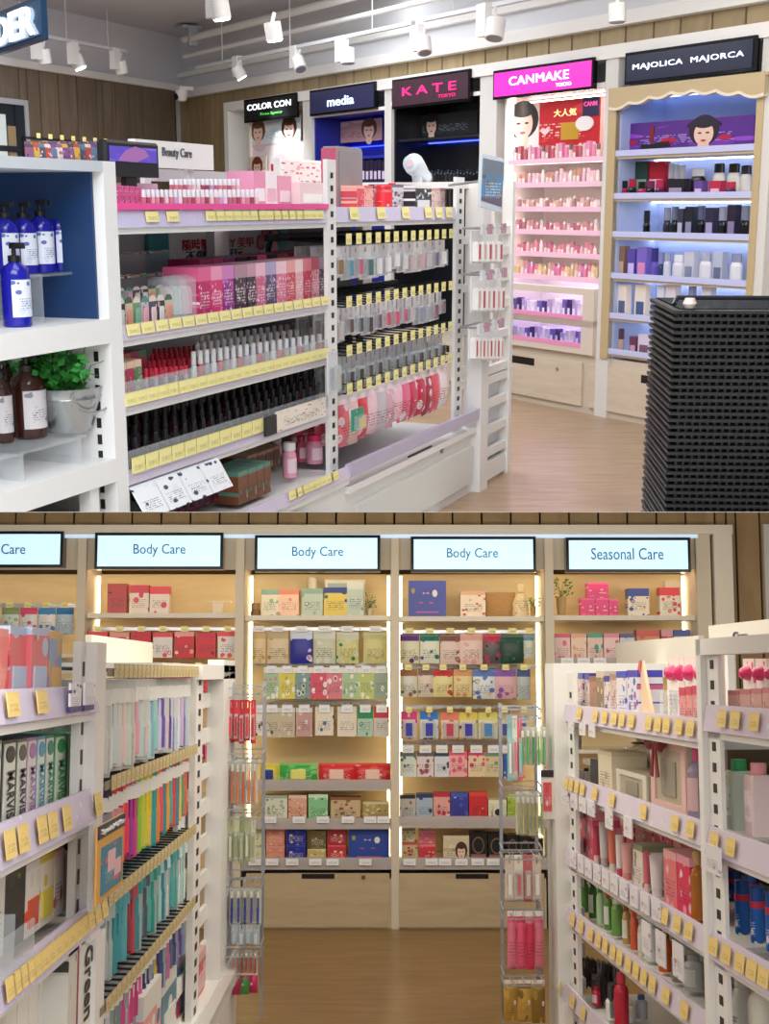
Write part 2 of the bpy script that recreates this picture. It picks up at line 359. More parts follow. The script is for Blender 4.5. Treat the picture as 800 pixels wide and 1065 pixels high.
part(w1, 'cornice', MB().box(-9, .0, -.05, .03, WTOP, WTOP+.07), WHITE2)
WBK = .45                                           # wall behind the cabinets
w2 = thing(WF, 'wall_back', '', '', (0, 0, 0), kind='structure')
X0 = WF.x(235, 108); X1 = WF.x(812, 200)+1.2
zt_frame = sum(WF.z(p, q) for p, q in ((235, 104), (500, 69), (798, 27)))/3
zt_wood = sum(WF.z(p, q, .1) for p, q in ((500, 52), (798, 3)))/2
xc = WF.I @ (LW.M @ Vector((0, 0, 0)))
part(w2, 'backing', MB().box(xc.x-.4, X1+.5, .14, .25, zt_frame, CEIL), mat('dfe0e4', .8))
part(w2, 'backing', MB().box(xc.x-.4, X0+.02, .14, .25, 0, zt_frame), mat('3a3129', .8))
xx = [WF.x(p, q, .1) for p, q in ((196, 105), (208, 103), (220, 101), (231, 100), (243, 98), (255, 96), (271, 93), (286, 91), (300, 88), (316, 86), (332, 84), (350, 82), (368, 79), (386, 76), (405, 73), (424, 70), (444, 67), (460, 64), (482, 60), (505, 57), (528, 54), (548, 52), (571, 48), (595, 45), (624, 41), (651, 36), (680, 33), (708, 28), (741, 24), (776, 18), (812, 13))]
d = xx[-1]-xx[-2]
while xx[-1] < X1: xx.append(xx[-1]+d)
xx.insert(0, xx[0]-.3)
PB = [wood('96825f', 'a8946f', (3, 3, .6), .55, 'wall_board'), wood('9c8865', 'ae9a76', (3, 3, .6), .55, 'wall_board')]
for a, b in zip(xx, xx[1:]):
    part(w2, 'plank', MB().box(a+.01, b-.01, .1, .14, 0 if b < X0+.1 else zt_frame-.02, zt_wood), PB[random.randrange(2)])
part(w2, 'groove_backing', MB().box(xx[0], X1, .128, .142, zt_frame, zt_wood), mat('4a3d2c', .8))
part(w2, 'cornice', MB().box(xx[0]-.05, X1, .02, .14, zt_wood, zt_wood+.09), WHITE2)
part(w2, 'cornice', MB().box(xx[0]-.05, X1, .07, .14, zt_wood+.24, zt_wood+.29), WHITE2)

# ---- the run of wall cabinets: white portal, posts, bays
cab = thing(WF, 'wall_cabinet_portal', 'white laminate portal framing the five brand bays on the back wall', 'shelving', (X0, 0, 0))
FR = mat('dcdad6', .45); CRM = mat('d6cdbd', .5)
hz = sum(WF.z(p, q) for p, q in ((300, 107), (500, 80), (760, 45)))/3
part(cab, 'header', MB().box(X0, X1, -.03, .14, hz, zt_frame), WHITE2)
part(cab, 'side_panel', MB().box(X0, X0+.1, -.03, .45, 0, hz), WHITE2)
part(cab, 'back_panel', MB().box(X0, X1, .43, .46, 0, zt_frame), mat('d9d2c8', .6))
PX = lambda p, y=0., q=200: WF.x(p, q, y)
for a, b in ((317, 326), (401, 408), (499, 516), (627, 640), (786, 800)):
    part(cab, 'post', MB().box(PX(a), PX(b), -.01, .43, .0, hz), FR)
zd = [WF.z(520, 360), WF.z(520, 412)]
zb_top = (WF.z(522, 357)+WF.z(700, 383))/2
part(cab, 'base', MB().box(X0+.1, X1, .01, .43, .0, zb_top), mat('cfc3b2', .5))
DRW = wood('cbbba6', 'd8cab6', (1, 1, 6), .5, 'drawer_front')
def drawer(a, b, za, zb, h0, h1, lockpx=None):
    dr = part(cab, 'drawer', MB().box(a, b, -.008, .012, za, zb), DRW)
    part(cab, 'handle_slot', MB().box(h0, h1, -.0085, -.004, zb-.075, zb-.018), BLK, parent=dr)
    if lockpx: part(cab, 'lock', MB().cyl((lockpx, -.014, zb-.07), (lockpx, -.008, zb-.07), .014, 10), WIRE, parent=dr)
zda = (WF.z(525, 414)+WF.z(612, 431))/2; zdb = (WF.z(525, 366)+WF.z(610, 378))/2
drawer(PX(519), PX(612), .05, zdb, PX(534), PX(561), PX(586))
drawer(PX(619), PX(750), .05, zdb, PX(676), PX(706), None)
drawer(PX(410), PX(513), .05, zdb, PX(440), PX(470), None)
drawer(PX(755), X1-.2, .05, zdb, PX(790), PX(820), None)

def bay_shell(a, b, z0, z1, m, mb=None, side=True):
    """lined recess as part of the portal"""
    xa, xb = PX(a), PX(b)
    part(cab, 'bay_lining', MB().box(xa, xb, .405, .43, z0, z1), mb or m)
    if side:
        part(cab, 'bay_lining', MB().box(xa-.004, xa+.02, .02, .41, z0, z1), m)
        part(cab, 'bay_lining', MB().box(xb-.02, xb+.004, .02, .41, z0, z1), m)
    part(cab, 'bay_lining', MB().box(xa, xb, .02, .41, z1, z1+.02), m)
def zavg(*pts, y=0.): return sum(WF.z(p, q, y) for p, q in pts)/len(pts)

def lightbox(px0, px1, yt0, yt1, yb0, yb1, face, glow, label, words, bordercol='17181c'):
    """sign of a bay: dark case, lit face, lettering"""
    xa, xb = PX(px0), PX(px1); zt = (WF.z(px0, yt0)+WF.z(px1, yt1))/2; zb = (WF.z(px0, yb0)+WF.z(px1, yb1))/2
    t = thing(WF, 'light_box_sign', label, 'sign', (xa, -.06, zb))
    part(t, 'case', MB().box(xa-.02, xb+.02, -.05, -.015, zb-.02, zt+.02), mat(bordercol, .15, .5))
    part(t, 'lit_face', MB().box(xa, xb, -.056, -.05, zb, zt), mat(face, .3, emit=glow))
    for (s, col, em, fx, fz, fw, fh, bold, sp) in words:
        lettering(t.o, s, mat(col, .3, emit=em), xa+(xb-xa)*fx, -.059, zb+(zt-zb)*fz, (xb-xa)*fw, (zt-zb)*fh, WF, t.off, bold, space=sp)
    return t, xa, xb, zb, zt
lightbox(261, 313, 106, 98.5, 125, 121, '101418', .3, 'black light box sign with white block letters at the corner end of the cabinets', [('COLOR CON', 'f4fbff', 2.5, .5, .66, .86, .3, 0, 1.03), ('Free Space', '4fb04a', 1.2, .55, .24, .42, .18, 0, 1)])
lightbox(329, 394, 96, 88, 118, 112, '26284a', .5, 'dark blue light box sign with small pale lettering', [('media', 'bcd6ff', 2.5, .5, .45, .42, .42, .01, 1)])
t, xa, xb, zb, zt = lightbox(414, 491, 85, 76, 110, 104, '3a2430', .5, 'dark light box sign with magenta lettering between the media and pink signs', [('K A T E', 'd8246e', 1.6, .5, .55, .72, .34, .01, 1), ('TOKYO', 'd8246e', 1.2, .74, .2, .22, .13, 0, 1)])
lightbox(518, 617, 75.5, 65.5, 101, 91, 'e02cae', .75, 'magenta light box sign with bold white lettering', [('CANMAKE', 'ffffff', 2.5, .48, .58, .62, .36, .0, 1.03), ('TOKYO', 'ffffff', 1.8, .74, .2, .15, .14, 0, 1)])
lightbox(653, 781, 58, 43.5, 86, 71.5, '0c1230', .4, 'navy light box sign with wide pale serif lettering over the gold pelmet', [('MAJOLICA  MAJORCA', 'dfe8ff', 2.5, .5, .5, .88, .26, -.006, 1.1)])

def led(x0, x1, y, z, col, st, parent=cab):
    part(parent, 'light_strip', MB().box(x0, x1, y, y+.015, z-.008, z), mat(col, .4, emit=st))

# faces on the posters: flat print built as thin layers
def portrait(t, cx, cz, w, h, y, hair='1d1512', skin='f0cdbb', par=None, lip='c22c50', bob=True):
    def el(px, pz, rx, rz, yy, n=20): return MB().prism([(cx+w*(px+rx*math.cos(2*math.pi*i/n)), cz+h*(pz+rz*math.sin(2*math.pi*i/n))) for i in range(n)], y-yy, y)
    part(t, 'printed_hair', el(0, .08, .42, .46, .001), mat(hair, .4), parent=par)
    part(t, 'printed_neck', el(0, -.4, .16, .2, .0015), mat(skin, .4), parent=par)
    part(t, 'printed_face', el(0, -.02, .27, .36, .002), mat(skin, .4), parent=par)
    part(t, 'printed_fringe', el(0, .28, .29, .14, .0025), mat(hair, .4), parent=par)
    q = MB()
    for sx in (-.11, .11):
        e = el(sx, .0, .055, .026, .003); n = len(q.v); q.v += e.v; q.f += [tuple(n+i for i in f) for f in e.f]
    part(t, 'printed_eyes', q, mat('20161a', .4), parent=par)
    part(t, 'printed_lips', el(0, -.23, .075, .03, .003), mat(lip, .4), parent=par)

# ---- COLOR CON bay: poster, shelves hidden below by the gondola
bay_shell(258, 317, zb_top, hz, mat('e9dfd2', .5))
def poster(px0, px1, y0, y1, m, label, name='poster', yy=.05, frame=None):
    xa, xb = WF.x(px0, y0, yy), WF.x(px1, y0, yy); zt, zb = WF.z((px0+px1)/2, y0, yy), WF.z((px0+px1)/2, y1, yy)
    t = thing(WF, name, label, 'poster', (xa, yy, zb)); part(t, 'print', MB().box(xa, xb, yy, yy+.01, zb, zt), m); return t, xa, xb, zb, zt
t, xa, xb, zb, zt = poster(258, 312, 123, 149, prn('dfe9ef', 'c9dde9', 'a8c4d4', '3a4a58', 3, 4, .95), 'pale blue poster of two women below the corner sign')
portrait(t, xa+(xb-xa)*.2, (zb+zt)/2, (xb-xa)*.34, (zt-zb)*1.0, .05, hair='6b4630'); portrait(t, xa+(xb-xa)*.8, (zb+zt)/2, (xb-xa)*.34, (zt-zb)*1.0, .05, hair='4d3628')
t, xa, xb, zb, zt = poster(258, 317, 149, 215, prn('f3e6ea', 'e6c9d4', 'd9b0a4', '5a3a44', 3.3, 5, .97), 'pink and white poster with lipsticks under the two women poster')
for i, c in enumerate(('b8324a', 'd46a58', 'a82a5a', 'cf8a6a')):
    part(t, 'printed_lipstick', MB().box(xa+(xb-xa)*(.42+.1*i), xa+(xb-xa)*(.46+.1*i), .046, .05, zb+(zt-zb)*.5, zb+(zt-zb)*.68), mat(c, .4))
t, xa, xb, zb, zt = poster(258, 277, 163, 185, prn('f3e6da', 'e6d2c4', 'd9b0a4', '5a3a44', 3.3, 6, .97), 'small card of a red-haired woman in front of the pink poster', yy=.02)
portrait(t, (xa+xb)/2, (zb+zt)/2, (xb-xa)*.7, (zt-zb)*.95, .02, hair='7a2f1e')

# ---- media bay (deep blue) and KATE bay (black)
NB = mat('1c2a9a', .35, emit=.25); NB2 = mat('2a3bd0', .4, emit=.8)
za = zavg((326, 124), (402, 113))
bay_shell(326, 401, zb_top, za, mat('232c8c', .4))
part(cab, 'bay_front_trim', MB().box(PX(326), PX(401), -.012, .02, za, za+.03), WHITE2)
led(PX(328), PX(399), .38, zavg((330, 153), (400, 146)), '2a3fff', 5)
sh = zavg((328, 168), (401, 160))
part(cab, 'shelf', MB().box(PX(327), PX(400), .05, .42, sh-.012, sh+.012), mat('2b35b0', .3))
t, xa, xb, zb, zt = poster(335, 397, 126, 148, prn('c79a9a', 'e3c1b6', 'a4687a', '5a2a34', 2.6, 8, .97), 'dusky pink make-up poster of a woman in the blue bay', yy=.3)
portrait(t, xb-(xb-xa)*.2, (zb+zt)/2, (xb-xa)*.3, (zt-zb)*1.1, .3, hair='5d3a2a')
bay_shell(408, 499, zb_top, za+.03, mat('14161c', .3))
part(cab, 'bay_front_trim', MB().box(PX(408), PX(499), -.012, .02, za+.03, za+.06), WHITE2)
sh2 = zavg((408, 147), (498, 139))
led(PX(410), PX(497), .36, sh2-.012, '3a4cff', 6)
part(cab, 'shelf', MB().box(PX(409), PX(498), .05, .42, sh2-.012, sh2+.01), mat('1a1c26', .3))
t, xa, xb, zb, zt = poster(428, 497, 118, 141, prn('22262e', '2c3038', '1a1d24', '9aa2b0', 2.6, 9, .97), 'black poster of a dark-haired woman in the black bay', yy=.3)
portrait(t, xa+(xb-xa)*.32, (zb+zt)/2, (xb-xa)*.28, (zt-zb)*1.1, .3)
# cosmetics on the low shelves of these two bays
sh3 = zavg((408, 192), (498, 186))
part(cab, 'shelf', MB().box(PX(409), PX(498), .05, .42, sh3-.02, sh3), mat('8a8f9c', .3))
kp = P_round(mat('15161c', .2), mat('3b3f52', .2, .6), seg=8)
for i in range(16):
    p = 443+3.4*i
    fit(WF, kp, 'mascara_tube', lab('black make-up tube', i, 16, 'in the black bay'), 'cosmetics', p, p+2.6, 176+(i % 3), sh3, .06, .03, 'make-up tubes in the black bay')
kc = P_box(mat('2b2440', .3), mat('d8c8e8', .4))
sh4 = zavg((328, 192), (401, 187))
part(cab, 'shelf', MB().box(PX(327), PX(400), .05, .42, sh4-.02, sh4), mat('3a3f8c', .3))
for i in range(6):
    p = 376+4.2*i
    fit(WF, kc, 'make_up_box', lab('dark purple make-up box', i, 6, 'in the blue bay'), 'cosmetics', p, p+3.6, 166+(i % 2), sh4, .06, .04, 'make-up boxes in the blue bay')

# ---- CANMAKE bay
PKW = mat('efe0dc', .4)
zc_top = zavg((520, 102), (625, 93))
bay_shell(522, 627, zb_top, zc_top, mat('f7efea', .45))
part(cab, 'bay_front_trim', MB().box(PX(517), PX(627), -.015, .02, zc_top, zc_top+.035), FR)
led(PX(526), PX(531), .02, zc_top-.01, 'fff0e8', 6)
part(cab, 'light_strip', MB().box(PX(526), PX(528.5), .03, .04, zavg((526, 290)), zc_top-.03), mat('fff2ec', .4, emit=5))
for zz in (zc_top-.02,): led(PX(528), PX(624), .2, zz, 'fff0ea', 14)
cy = [((526, 169), (621, 162)), ((526, 191), (621, 190)), ((526, 215), (621, 217)), ((526, 238), (621, 242)), ((526, 261), (621, 266)), ((526, 283), (621, 292))]
cz = [zavg(*c) for c in cy]
# even, level shelves
PR = mat('f8cce2', .3)
rowcols = [('e85a9a', 'f4b7d0', 'b01830', '301820'), ('f0b0c4', 'd9a0d0', 'b86a4a', 'e6dcd4'), ('b06a62', 'd9a890', '8a3a44', 'efe4dc'), ('b8585f', 'd88a88', '983040', 'c2b8c8'), ('d0506a', 'e88a9a', 'b03058', 'f0d0d8'), ('d83a80', 'c85a9a', 'c89a50', 'e6c070')]
def pale(h_, f=.4):
    return ''.join('%02x' % int(int(h_[k:k+2], 16)*(1-f)+245*f) for k in (0, 2, 4))
rownames = ['top', 'second', 'third', 'fourth', 'fifth', 'sixth']
for r, z in enumerate(cz):
    s_ = part(cab, 'shelf', MB().box(PX(526), PX(624), .03, .42, z-.02, z), PKW)
    part(cab, 'price_rail', MB().box(PX(526), PX(624), .018, .03, z-.03, z+.008), PR, parent=s_)
    led(PX(530), PX(622), .06, z-.021, 'fff0ea', 7)
    n = 20; cols = [pale(c_) for c_ in rowcols[r]]
    for i in range(n):
        p = 528+94*i/n; c = cols[(i*7+i//3) % 4]; hpx = (14, 12, 9, 9, 9, 10)[r]+random.uniform(-2.5, 2)
        kind = (i*5+r) % 3
        key = (c, kind)
        if kind == 0: pr_ = P_round(mat(c, .2), mat('f2e6ea', .25), seg=8)
        elif kind == 1: pr_ = P_box(mat(c, .35), mat('f6e6ee', .4))
        else: pr_ = P_round(mat('f0dcd6', .2), mat(c, .25), seg=8, ch=.6, cr=.4)
        zz = WF.z(p, 200, .05)
        h = hpx/1400*11*.95
        xw = PX(p, .05); place(WF, pr_, ('lip_tint', 'blush_compact', 'powder_pot')[kind], lab(('pink lip tint tube', 'small pink blush box', 'pink powder pot')[kind], i, n, f'on the {rownames[r]} pink shelf'), 'cosmetics', (xw+.018, .07, z), (.03 if kind != 1 else .036, .03, h), group='make-up on the pink lit shelves')
        xw = PX(p+2.3, .2); place(WF, pr_, ('lip_tint', 'blush_compact', 'powder_pot')[kind], lab('pale cosmetic', i, n, f'at the back of the {rownames[r]} pink shelf'), 'cosmetics', (xw+.018, .2, z), (.034, .03, h*1.12), group='make-up in the back rows of the pink lit shelves')
t, xa, xb, zb, zt = poster(527, 624, 105, 152, prn('c8202c', 'd93a44', '8a1420', 'f6e0d0', 2.2, 10, .99), 'red poster of a woman with a heart above the pink shelves', yy=.1)
part(t, 'print', MB().box(xa, xa+(xb-xa)*.38, .094, .1, zb, zt), prn('f6e9e4', 'f2d9cf', 'e8c0b8', 'f6e9e4', 2, 11, .99))
portrait(t, xa+(xb-xa)*.2, zb+(zt-zb)*.56, (xb-xa)*.42, (zt-zb)*.95, .094)
part(t, 'print', MB().box(xa+(xb-xa)*.84, xb, .092, .1, zb+(zt-zb)*.6, zt), mat('2a1c50', .4))
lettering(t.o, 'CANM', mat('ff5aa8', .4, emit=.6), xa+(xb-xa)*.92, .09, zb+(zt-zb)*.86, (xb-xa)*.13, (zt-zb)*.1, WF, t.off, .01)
part(t, 'print', MB().prism([(xa+(xb-xa)*(.86+.09*math.cos(i/10*math.pi)), zb+(zt-zb)*(.45+.16*math.sin(i/10*math.pi))) for i in range(20)], .092, .1), mat('f6f0f0', .4))
part(t, 'print', MB().box(xa+(xb-xa)*.62, xa+(xb-xa)*.8, .093, .1, zb+(zt-zb)*.12, zb+(zt-zb)*.5), mat('d8a838', .35, .3))
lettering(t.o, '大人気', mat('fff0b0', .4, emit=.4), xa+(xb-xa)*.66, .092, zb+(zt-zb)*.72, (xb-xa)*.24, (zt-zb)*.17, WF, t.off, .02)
hp = [(16*math.sin(a)**3/16, (13*math.cos(a)-5*math.cos(2*a)-2*math.cos(3*a)-math.cos(4*a))/16) for a in [2*math.pi*i/24 for i in range(24)]]
part(t, 'print', MB().prism([(xa+(xb-xa)*(.45+.05*a), zb+(zt-zb)*(.34+.1*b)) for a, b in hp], .093, .1), mat('f6d0d8', .4))
# lower glazed cases
for k, (ya, yb, yc, yd, pa, pb) in enumerate(((302, 306, 326, 332, 533, 612), (333, 339, 352, 361, 531, 611))):
    z1 = zavg((pa, ya), (pb, yb)); z0 = zavg((pa, yc), (pb, yd))
    cs = thing(WF, 'display_case', ('upper' if k == 0 else 'lower')+' white framed display case under the pink make-up shelves', 'display case', (PX(pa), -.02, z0))
    f = MB(); xa, xb = PX(522), PX(624)
    f.box(xa, xb, -.02, .02, z1, z1+.05).box(xa, xb, -.02, .02, z0-.05, z0).box(xa, PX(pa), -.02, .02, z0, z1).box(PX(pb), xb, -.02, .02, z0, z1)
    part(cs, 'frame', f, mat('dccfc2', .45))
    part(cs, 'case_floor', MB().box(PX(pa), PX(pb), .0, .4, z0-.012, z0), mat('d8c8f0', .3))
    part(cs, 'price_rail', MB().box(PX(pa), PX(pb), -.022, -.01, z0-.005, z0+.03), mat('ef9ac4', .3))
    part(cs, 'light_strip', MB().box(PX(pa), PX(pb), .2, .215, z1-.012, z1), mat('e8dcff', .4, emit=12))
    for i in range(14):
        p = pa+2+(pb-pa-4)*i/14; c = ('8a7ac8', 'c8b8e0', 'f2f0f6', '4a3f7a', 'e8e8f0')[(i*3+k) % 5]
        place(WF, P_box(mat(c, .3), mat('f5f2f8', .4)), 'eye_palette', lab('lilac white make-up pack', i, 14, f'in the {"upper" if k == 0 else "lower"} pink-bay case'), 'cosmetics', (PX(p, .1)+.02, .12, z0), (.035, .05, (z1-z0)*random.uniform(.5, .72)), group='packs in the glazed cases')
# ---- MAJOLICA bay
BLU = mat('b4c6f4', .4); GOLD = mat('c9b48c', .35, .1)
zm0 = zavg((632, 372), (700, 384)); zm1 = zavg((640, 94), (785, 80))-.03
bay_shell(640, 786, zb_top, zm1+.02, BLU)
# scalloped pelmet
xa, xb = PX(633, -.03), PX(791, -.03)
pts = []
n = 60
for i in range(n+1):
    u = i/n; v = abs(u-.5)*2
    z = zavg((637, 91.5), (792, 77))-.06-.07*(v**1.5)-.022*abs(math.sin(u*math.pi*7))
    pts.append((xa+(xb-xa)*u, z))
zp = zavg((637, 91.5), (792, 77))
part(cab, 'scalloped_pelmet', MB().rings([[(x, -.05, z), (x, -.02, z), (x, -.02, zp), (x, -.05, zp)] for x, z in pts]), GOLD)
part(cab, 'pelmet_edge', MB().rings([[(x, -.056, z-.012), (x, -.015, z-.012), (x, -.015, z+.006), (x, -.056, z+.006)] for x, z in pts]), mat('ece2cc', .3))
part(cab, 'pelmet_cap', MB().box(xa-.02, xb+.02, -.045, .0, zp-.02, zp), GOLD)
part(cab, 'gold_jamb', MB().box(PX(632), PX(640), -.02, .06, zm0, zp), GOLD)
part(cab, 'gold_jamb', MB().box(PX(784), PX(791), -.02, .06, zm0, zp), GOLD)
my = [((650, 158), (785, 157)), ((640, 203), (785, 206)), ((640, 244), (785, 249)), ((638, 287), (700, 292)), ((632, 327), (700, 337)), ((630, 364), (700, 376))]
mz = [zavg(*c) for c in my]
for r, z in enumerate(mz):
    s_ = part(cab, 'shelf', MB().box(PX(640), PX(785), .0, .41, z-.03, z-.004), mat('c6b7a0', .4))
    part(cab, 'price_rail', MB().box(PX(640), PX(785), -.012, .0, z-.012, z+.028), mat('c8cdf4', .25), parent=s_)
    led(PX(642), PX(784), .34, z-.031, 'dfe8ff', 11 if r else 8)
led(PX(642), PX(784), .34, zm1-.0, 'bcd2ff', 3)
t, xa, xb, zb, zt = poster(650, 785, 124, 154, prn('5a2a8e', '7a3ab0', '9a4ad0', 'c8a8f0', 2.4, 12, .99, low=0), 'violet poster of a woman in a dark hat with red lips', yy=.1)
portrait(t, xa+(xb-xa)*.64, zb+(zt-zb)*.5, (xb-xa)*.27, (zt-zb)*1.15, .1, hair='2a1030', lip='c01030')
part(t, 'printed_hat', MB().prism([(xa+(xb-xa)*(.64+.13*math.cos(a)), zb+(zt-zb)*(.72+.28*math.sin(a))) for a in [math.pi*i/12 for i in range(13)]], .095, .1), mat('24122e', .4))
for fx, fz, s in ((.07, .3, 1), (.37, .3, 1.2), (.8, .3, 1)):
    part(t, 'printed_lips', MB().prism([(xa+(xb-xa)*(fx+.05*s*math.cos(a)), zb+(zt-zb)*(fz+.1*s*math.sin(a)*(1 if math.sin(a) > 0 else .8))) for a in [2*math.pi*i/14 for i in range(14)]], .096, .1), mat('c01a48', .35))
part(t, 'printed_ribbon', MB().prism([(xa+(xb-xa)*u, zb+(zt-zb)*(v+.05*math.sin(u*22))) for u, v in ((.15, .05), (.22, .05), (.3, .05), (.38, .05), (.38, .25), (.3, .25), (.22, .25), (.15, .25))], .096, .1), mat('17101c', .35))
part(t, 'printed_lipstick', MB().box(xa+(xb-xa)*.22, xa+(xb-xa)*.25, .095, .1, zb+(zt-zb)*.3, zb+(zt-zb)*.85), mat('8a1428', .35))
# goods: (pixel x0, x1, top y, kind, colours, name, description)
MJ = [
 (1, 'second', [(643, 650, 188, 'tube', 'b02048', '14121a'), (652, 659, 186, 'tube', '14121a', 'b02048'), (655, 676, 168, 'box', '26483a', '9ac0a8'), (662, 669, 189, 'tube', 'b83060', '14121a'), (671, 678, 188, 'tube', '14121a', '7a2a5a'), (674, 692, 168, 'box', 'c01838', 'f0d8dc'), (680, 688, 187, 'tube', '54205a', 'c02858'), (694, 698, 170, 'tube', '1a1a20', 'c8c8d0'), (700, 704, 171, 'tube', '1a1a20', 'c8c8d0'), (706, 710, 172, 'tube', '1a1a20', 'c8c8d0'), (694, 712, 186, 'box', '1c1826', 'a89ac0'), (716, 732, 175, 'pot', '15141a', 'e8e8ee'), (722, 731, 188, 'box', '6a4a9a', 'd8c8f0'), (740, 752, 170, 'pot', 'eceae4', '222226'), (755, 768, 170, 'pot', 'eceae4', '222226'), (738, 750, 188, 'box', 'c02a50', 'e8c8d8'), (753, 763, 189, 'tube', '4a2a6a', 'c0304a'), (768, 780, 172, 'pot', 'e6e4e0', '2a2a2e')]),
 (2, 'third', [(668, 673, 219, 'tube', '101014', '22222a'), (689, 695, 216, 'tube', '2a2c36', '8a90a8'), (697, 703, 215, 'tube', '191b24', '6a7088'), (705, 711, 217, 'box', '3a3c52', 'b8bcd8'), (713, 721, 215, 'box', '20222e', '8a8cb0'), (724, 731, 214, 'tube', '15171f', '5a6080'), (734, 743, 216, 'box', '2e2c46', 'a8a0c8'), (746, 754, 215, 'tube', '181a22', '9098b0'), (757, 766, 213, 'box', '2a2238', '8a80a8'), (769, 778, 214, 'tube', '15151c', '7a8098')]),
 (3, 'fourth', [(643, 650, 256, 'box', '8a6a5a', 'c8b0a0'), (653, 661, 259, 'box', '5a4aa8', 'd0c0f0'), (656, 660, 264, 'tube', 'c04a8a', 'e8d0e8'), (663, 673, 257, 'box', '7a6ac8', 'e090c0'), (676, 682, 258, 'tube', '6a5ac0', '3a3488'), (684, 688, 262, 'tube', '3a4470', '8a90c0'), (689, 695, 264, 'pot', 'd0d4e8', 'a0a8c8'), (698, 709, 265, 'pot', 'dcdce8', 'e8e8f4'), (712, 722, 262, 'box', 'c8ccdc', '8088a8'), (726, 738, 263, 'pot', 'e0e0ea', 'b0b4c8'), (742, 752, 262, 'box', 'b8c0d8', '6a7090'), (758, 770, 264, 'pot', 'e4e4ec', '9098b8')]),
 (4, 'fifth', [(643, 652, 296, 'box', 'f0e4dc', '5a6a90'), (661, 672, 296, 'box', 'ece0d8', '486090'), (684, 691, 297, 'box', 'd8dcec', '5a5070'), (693, 703, 296, 'box', 'e0d8e4', '486a9a'), (714, 722, 298, 'tube', '2a2c44', '8a90b8'), (730, 740, 297, 'box', 'd8dcec', '505a80')]),
 (5, 'lowest', [(642, 646, 342, 'tube', 'c8a8a0', '5a4050'), (655, 662, 350, 'box', '6a3a5a', 'd0a0c0'), (664, 676, 348, 'box', 'd8d0e4', '7a5a70'), (682, 687, 355, 'tube', '1a1a20', '5a5a68'), (694, 700, 340, 'tube', 'd05a6a', '3a3440')]),
]
for r, nm, L in MJ:
    for i, (a, b, yt, kd, c1, c2) in enumerate(L):
        pr_ = {'tube': lambda: P_round(mat(c1, .2), mat(c2, .25), seg=8, ch=.55, cr=.4), 'box': lambda: P_box(mat(c1, .35), mat(c2, .4)), 'pot': lambda: P_round(mat(c1, .3), mat(c2, .25), seg=12, ch=.72, cr=.36)}[kd]()
        fit(WF, pr_, {'tube': 'lipstick', 'box': 'make_up_box', 'pot': 'powder_pot'}[kd], lab({'tube': 'slim lipstick', 'box': 'small make-up box', 'pot': 'round powder pot'}[kd], i, len(L), f'on the {nm} pale blue shelf'), 'cosmetics', a, b, yt, mz[r]+.0, .04+(.12 if yt < 176 and r == 1 else 0), .05)
# ---- ceiling services: pipes, tracks and spotlights
DV = Vector((-vx2, -1, 0)).normalized()
def away(p0, p1, y):                # a line parallel to the wall at distance y in front of it
    return WF.x(*p0, y), WF.x(*p1, y), (WF.z(*p0, y)+WF.z(*p1, y))/2
for i, (p0, p1, y, r, nm) in enumerate((((192, 43), (300, 12), -.25, .035, 'upper'), ((192, 56), (420, 10), -.2, .022, 'lower'))):
    a, b, z = away(p0, p1, y)
    single(WF, 'ceiling_pipe', MB().cyl((a, y, z), (b+4, y, z), r, 10), WHITE2, f'{nm} white pipe running along the ceiling above the cabinets', 'pipe', (a, y, z), smooth=True)
a, b, z = away((191, 33), (196, 32), -.3)
t = thing(WF, 'pipe_bracket', 'white pipe hanger where the ceiling pipes begin in the corner', 'bracket', (a, -.3, z))
part(t, 'plate', MB().box(a-.1, a+.12, -.36, -.14, z+.03, z+.06), mat('b5b6bb', .5)); part(t, 'hanger_rod', MB().cyl((a, -.25, z+.05), (a, -.25, CEIL), .008, 6), mat('a9abb0', .5))
part(t, 'hanger_rod', MB().box(a+.1, a+.14, -.3, -.2, z-.15, z+.05), mat('b5b6bb', .5))
TRK = mat('d5d6da', .5)
def track(F, x0, x1, y, z, label):
    t = thing(F, 'lighting_track', label, 'lighting track', ((x0+x1)/2, y, z)); part(t, 'rail', MB().box(x0, x1, y-.02, y+.02, z, z+.03), TRK)
    for f in (.15, .5, .85):
        xx_ = x0+(x1-x0)*f; part(t, 'hanger_rod', MB().cyl((xx_, y, z+.03), (xx_, y, CEIL), .005, 5), TRK)
    return t
def spot(F, px, py, y, lit, label, s=1., tilt=.5, yaw=0., box=True, power=0):
    x_, z_ = F.hit(px, py, y); s *= .82
    t = thing(F, 'track_spotlight', label, 'spotlight', (x_, y, z_+.1*s))
    ax = Vector((math.sin(tilt)*math.cos(yaw), math.sin(tilt)*math.sin(yaw), -math.cos(tilt))); c = Vector((x_, y, z_))
    top = c-ax*.11*s
    part(t, 'lamp_head', MB().cyl(top, c, .055*s, 14), WHITE2, True)
    part(t, 'lens', MB().cyl(c, c+ax*.006, .045*s, 14), mat('fffaf0', .3, emit=14) if lit else mat('8c8c90', .3))
    part(t, 'stem', MB().cyl(top, (x_, y, z_+.17*s), .012, 6), WHITE2)
    if box: part(t, 'driver_box', MB().box(x_-.1*s-.06, x_-.1*s+.05, y-.03, y+.03, z_+.02*s, z_+.2*s), WHITE2)
    if lit:
        l = bpy.data.lights.new('spot', 'SPOT'); l.energy = power or 60; l.spot_size = math.radians(70); l.spot_blend = .6; l.color = (1, .97, .93); l.shadow_soft_size = .05
        o = bpy.data.objects.new('spot', l); C.objects.link(o)
        o.matrix_world = F.M @ Matrix.Translation(c+ax*.03) @ ax.to_track_quat('-Z', 'Y').to_matrix().to_4x4()
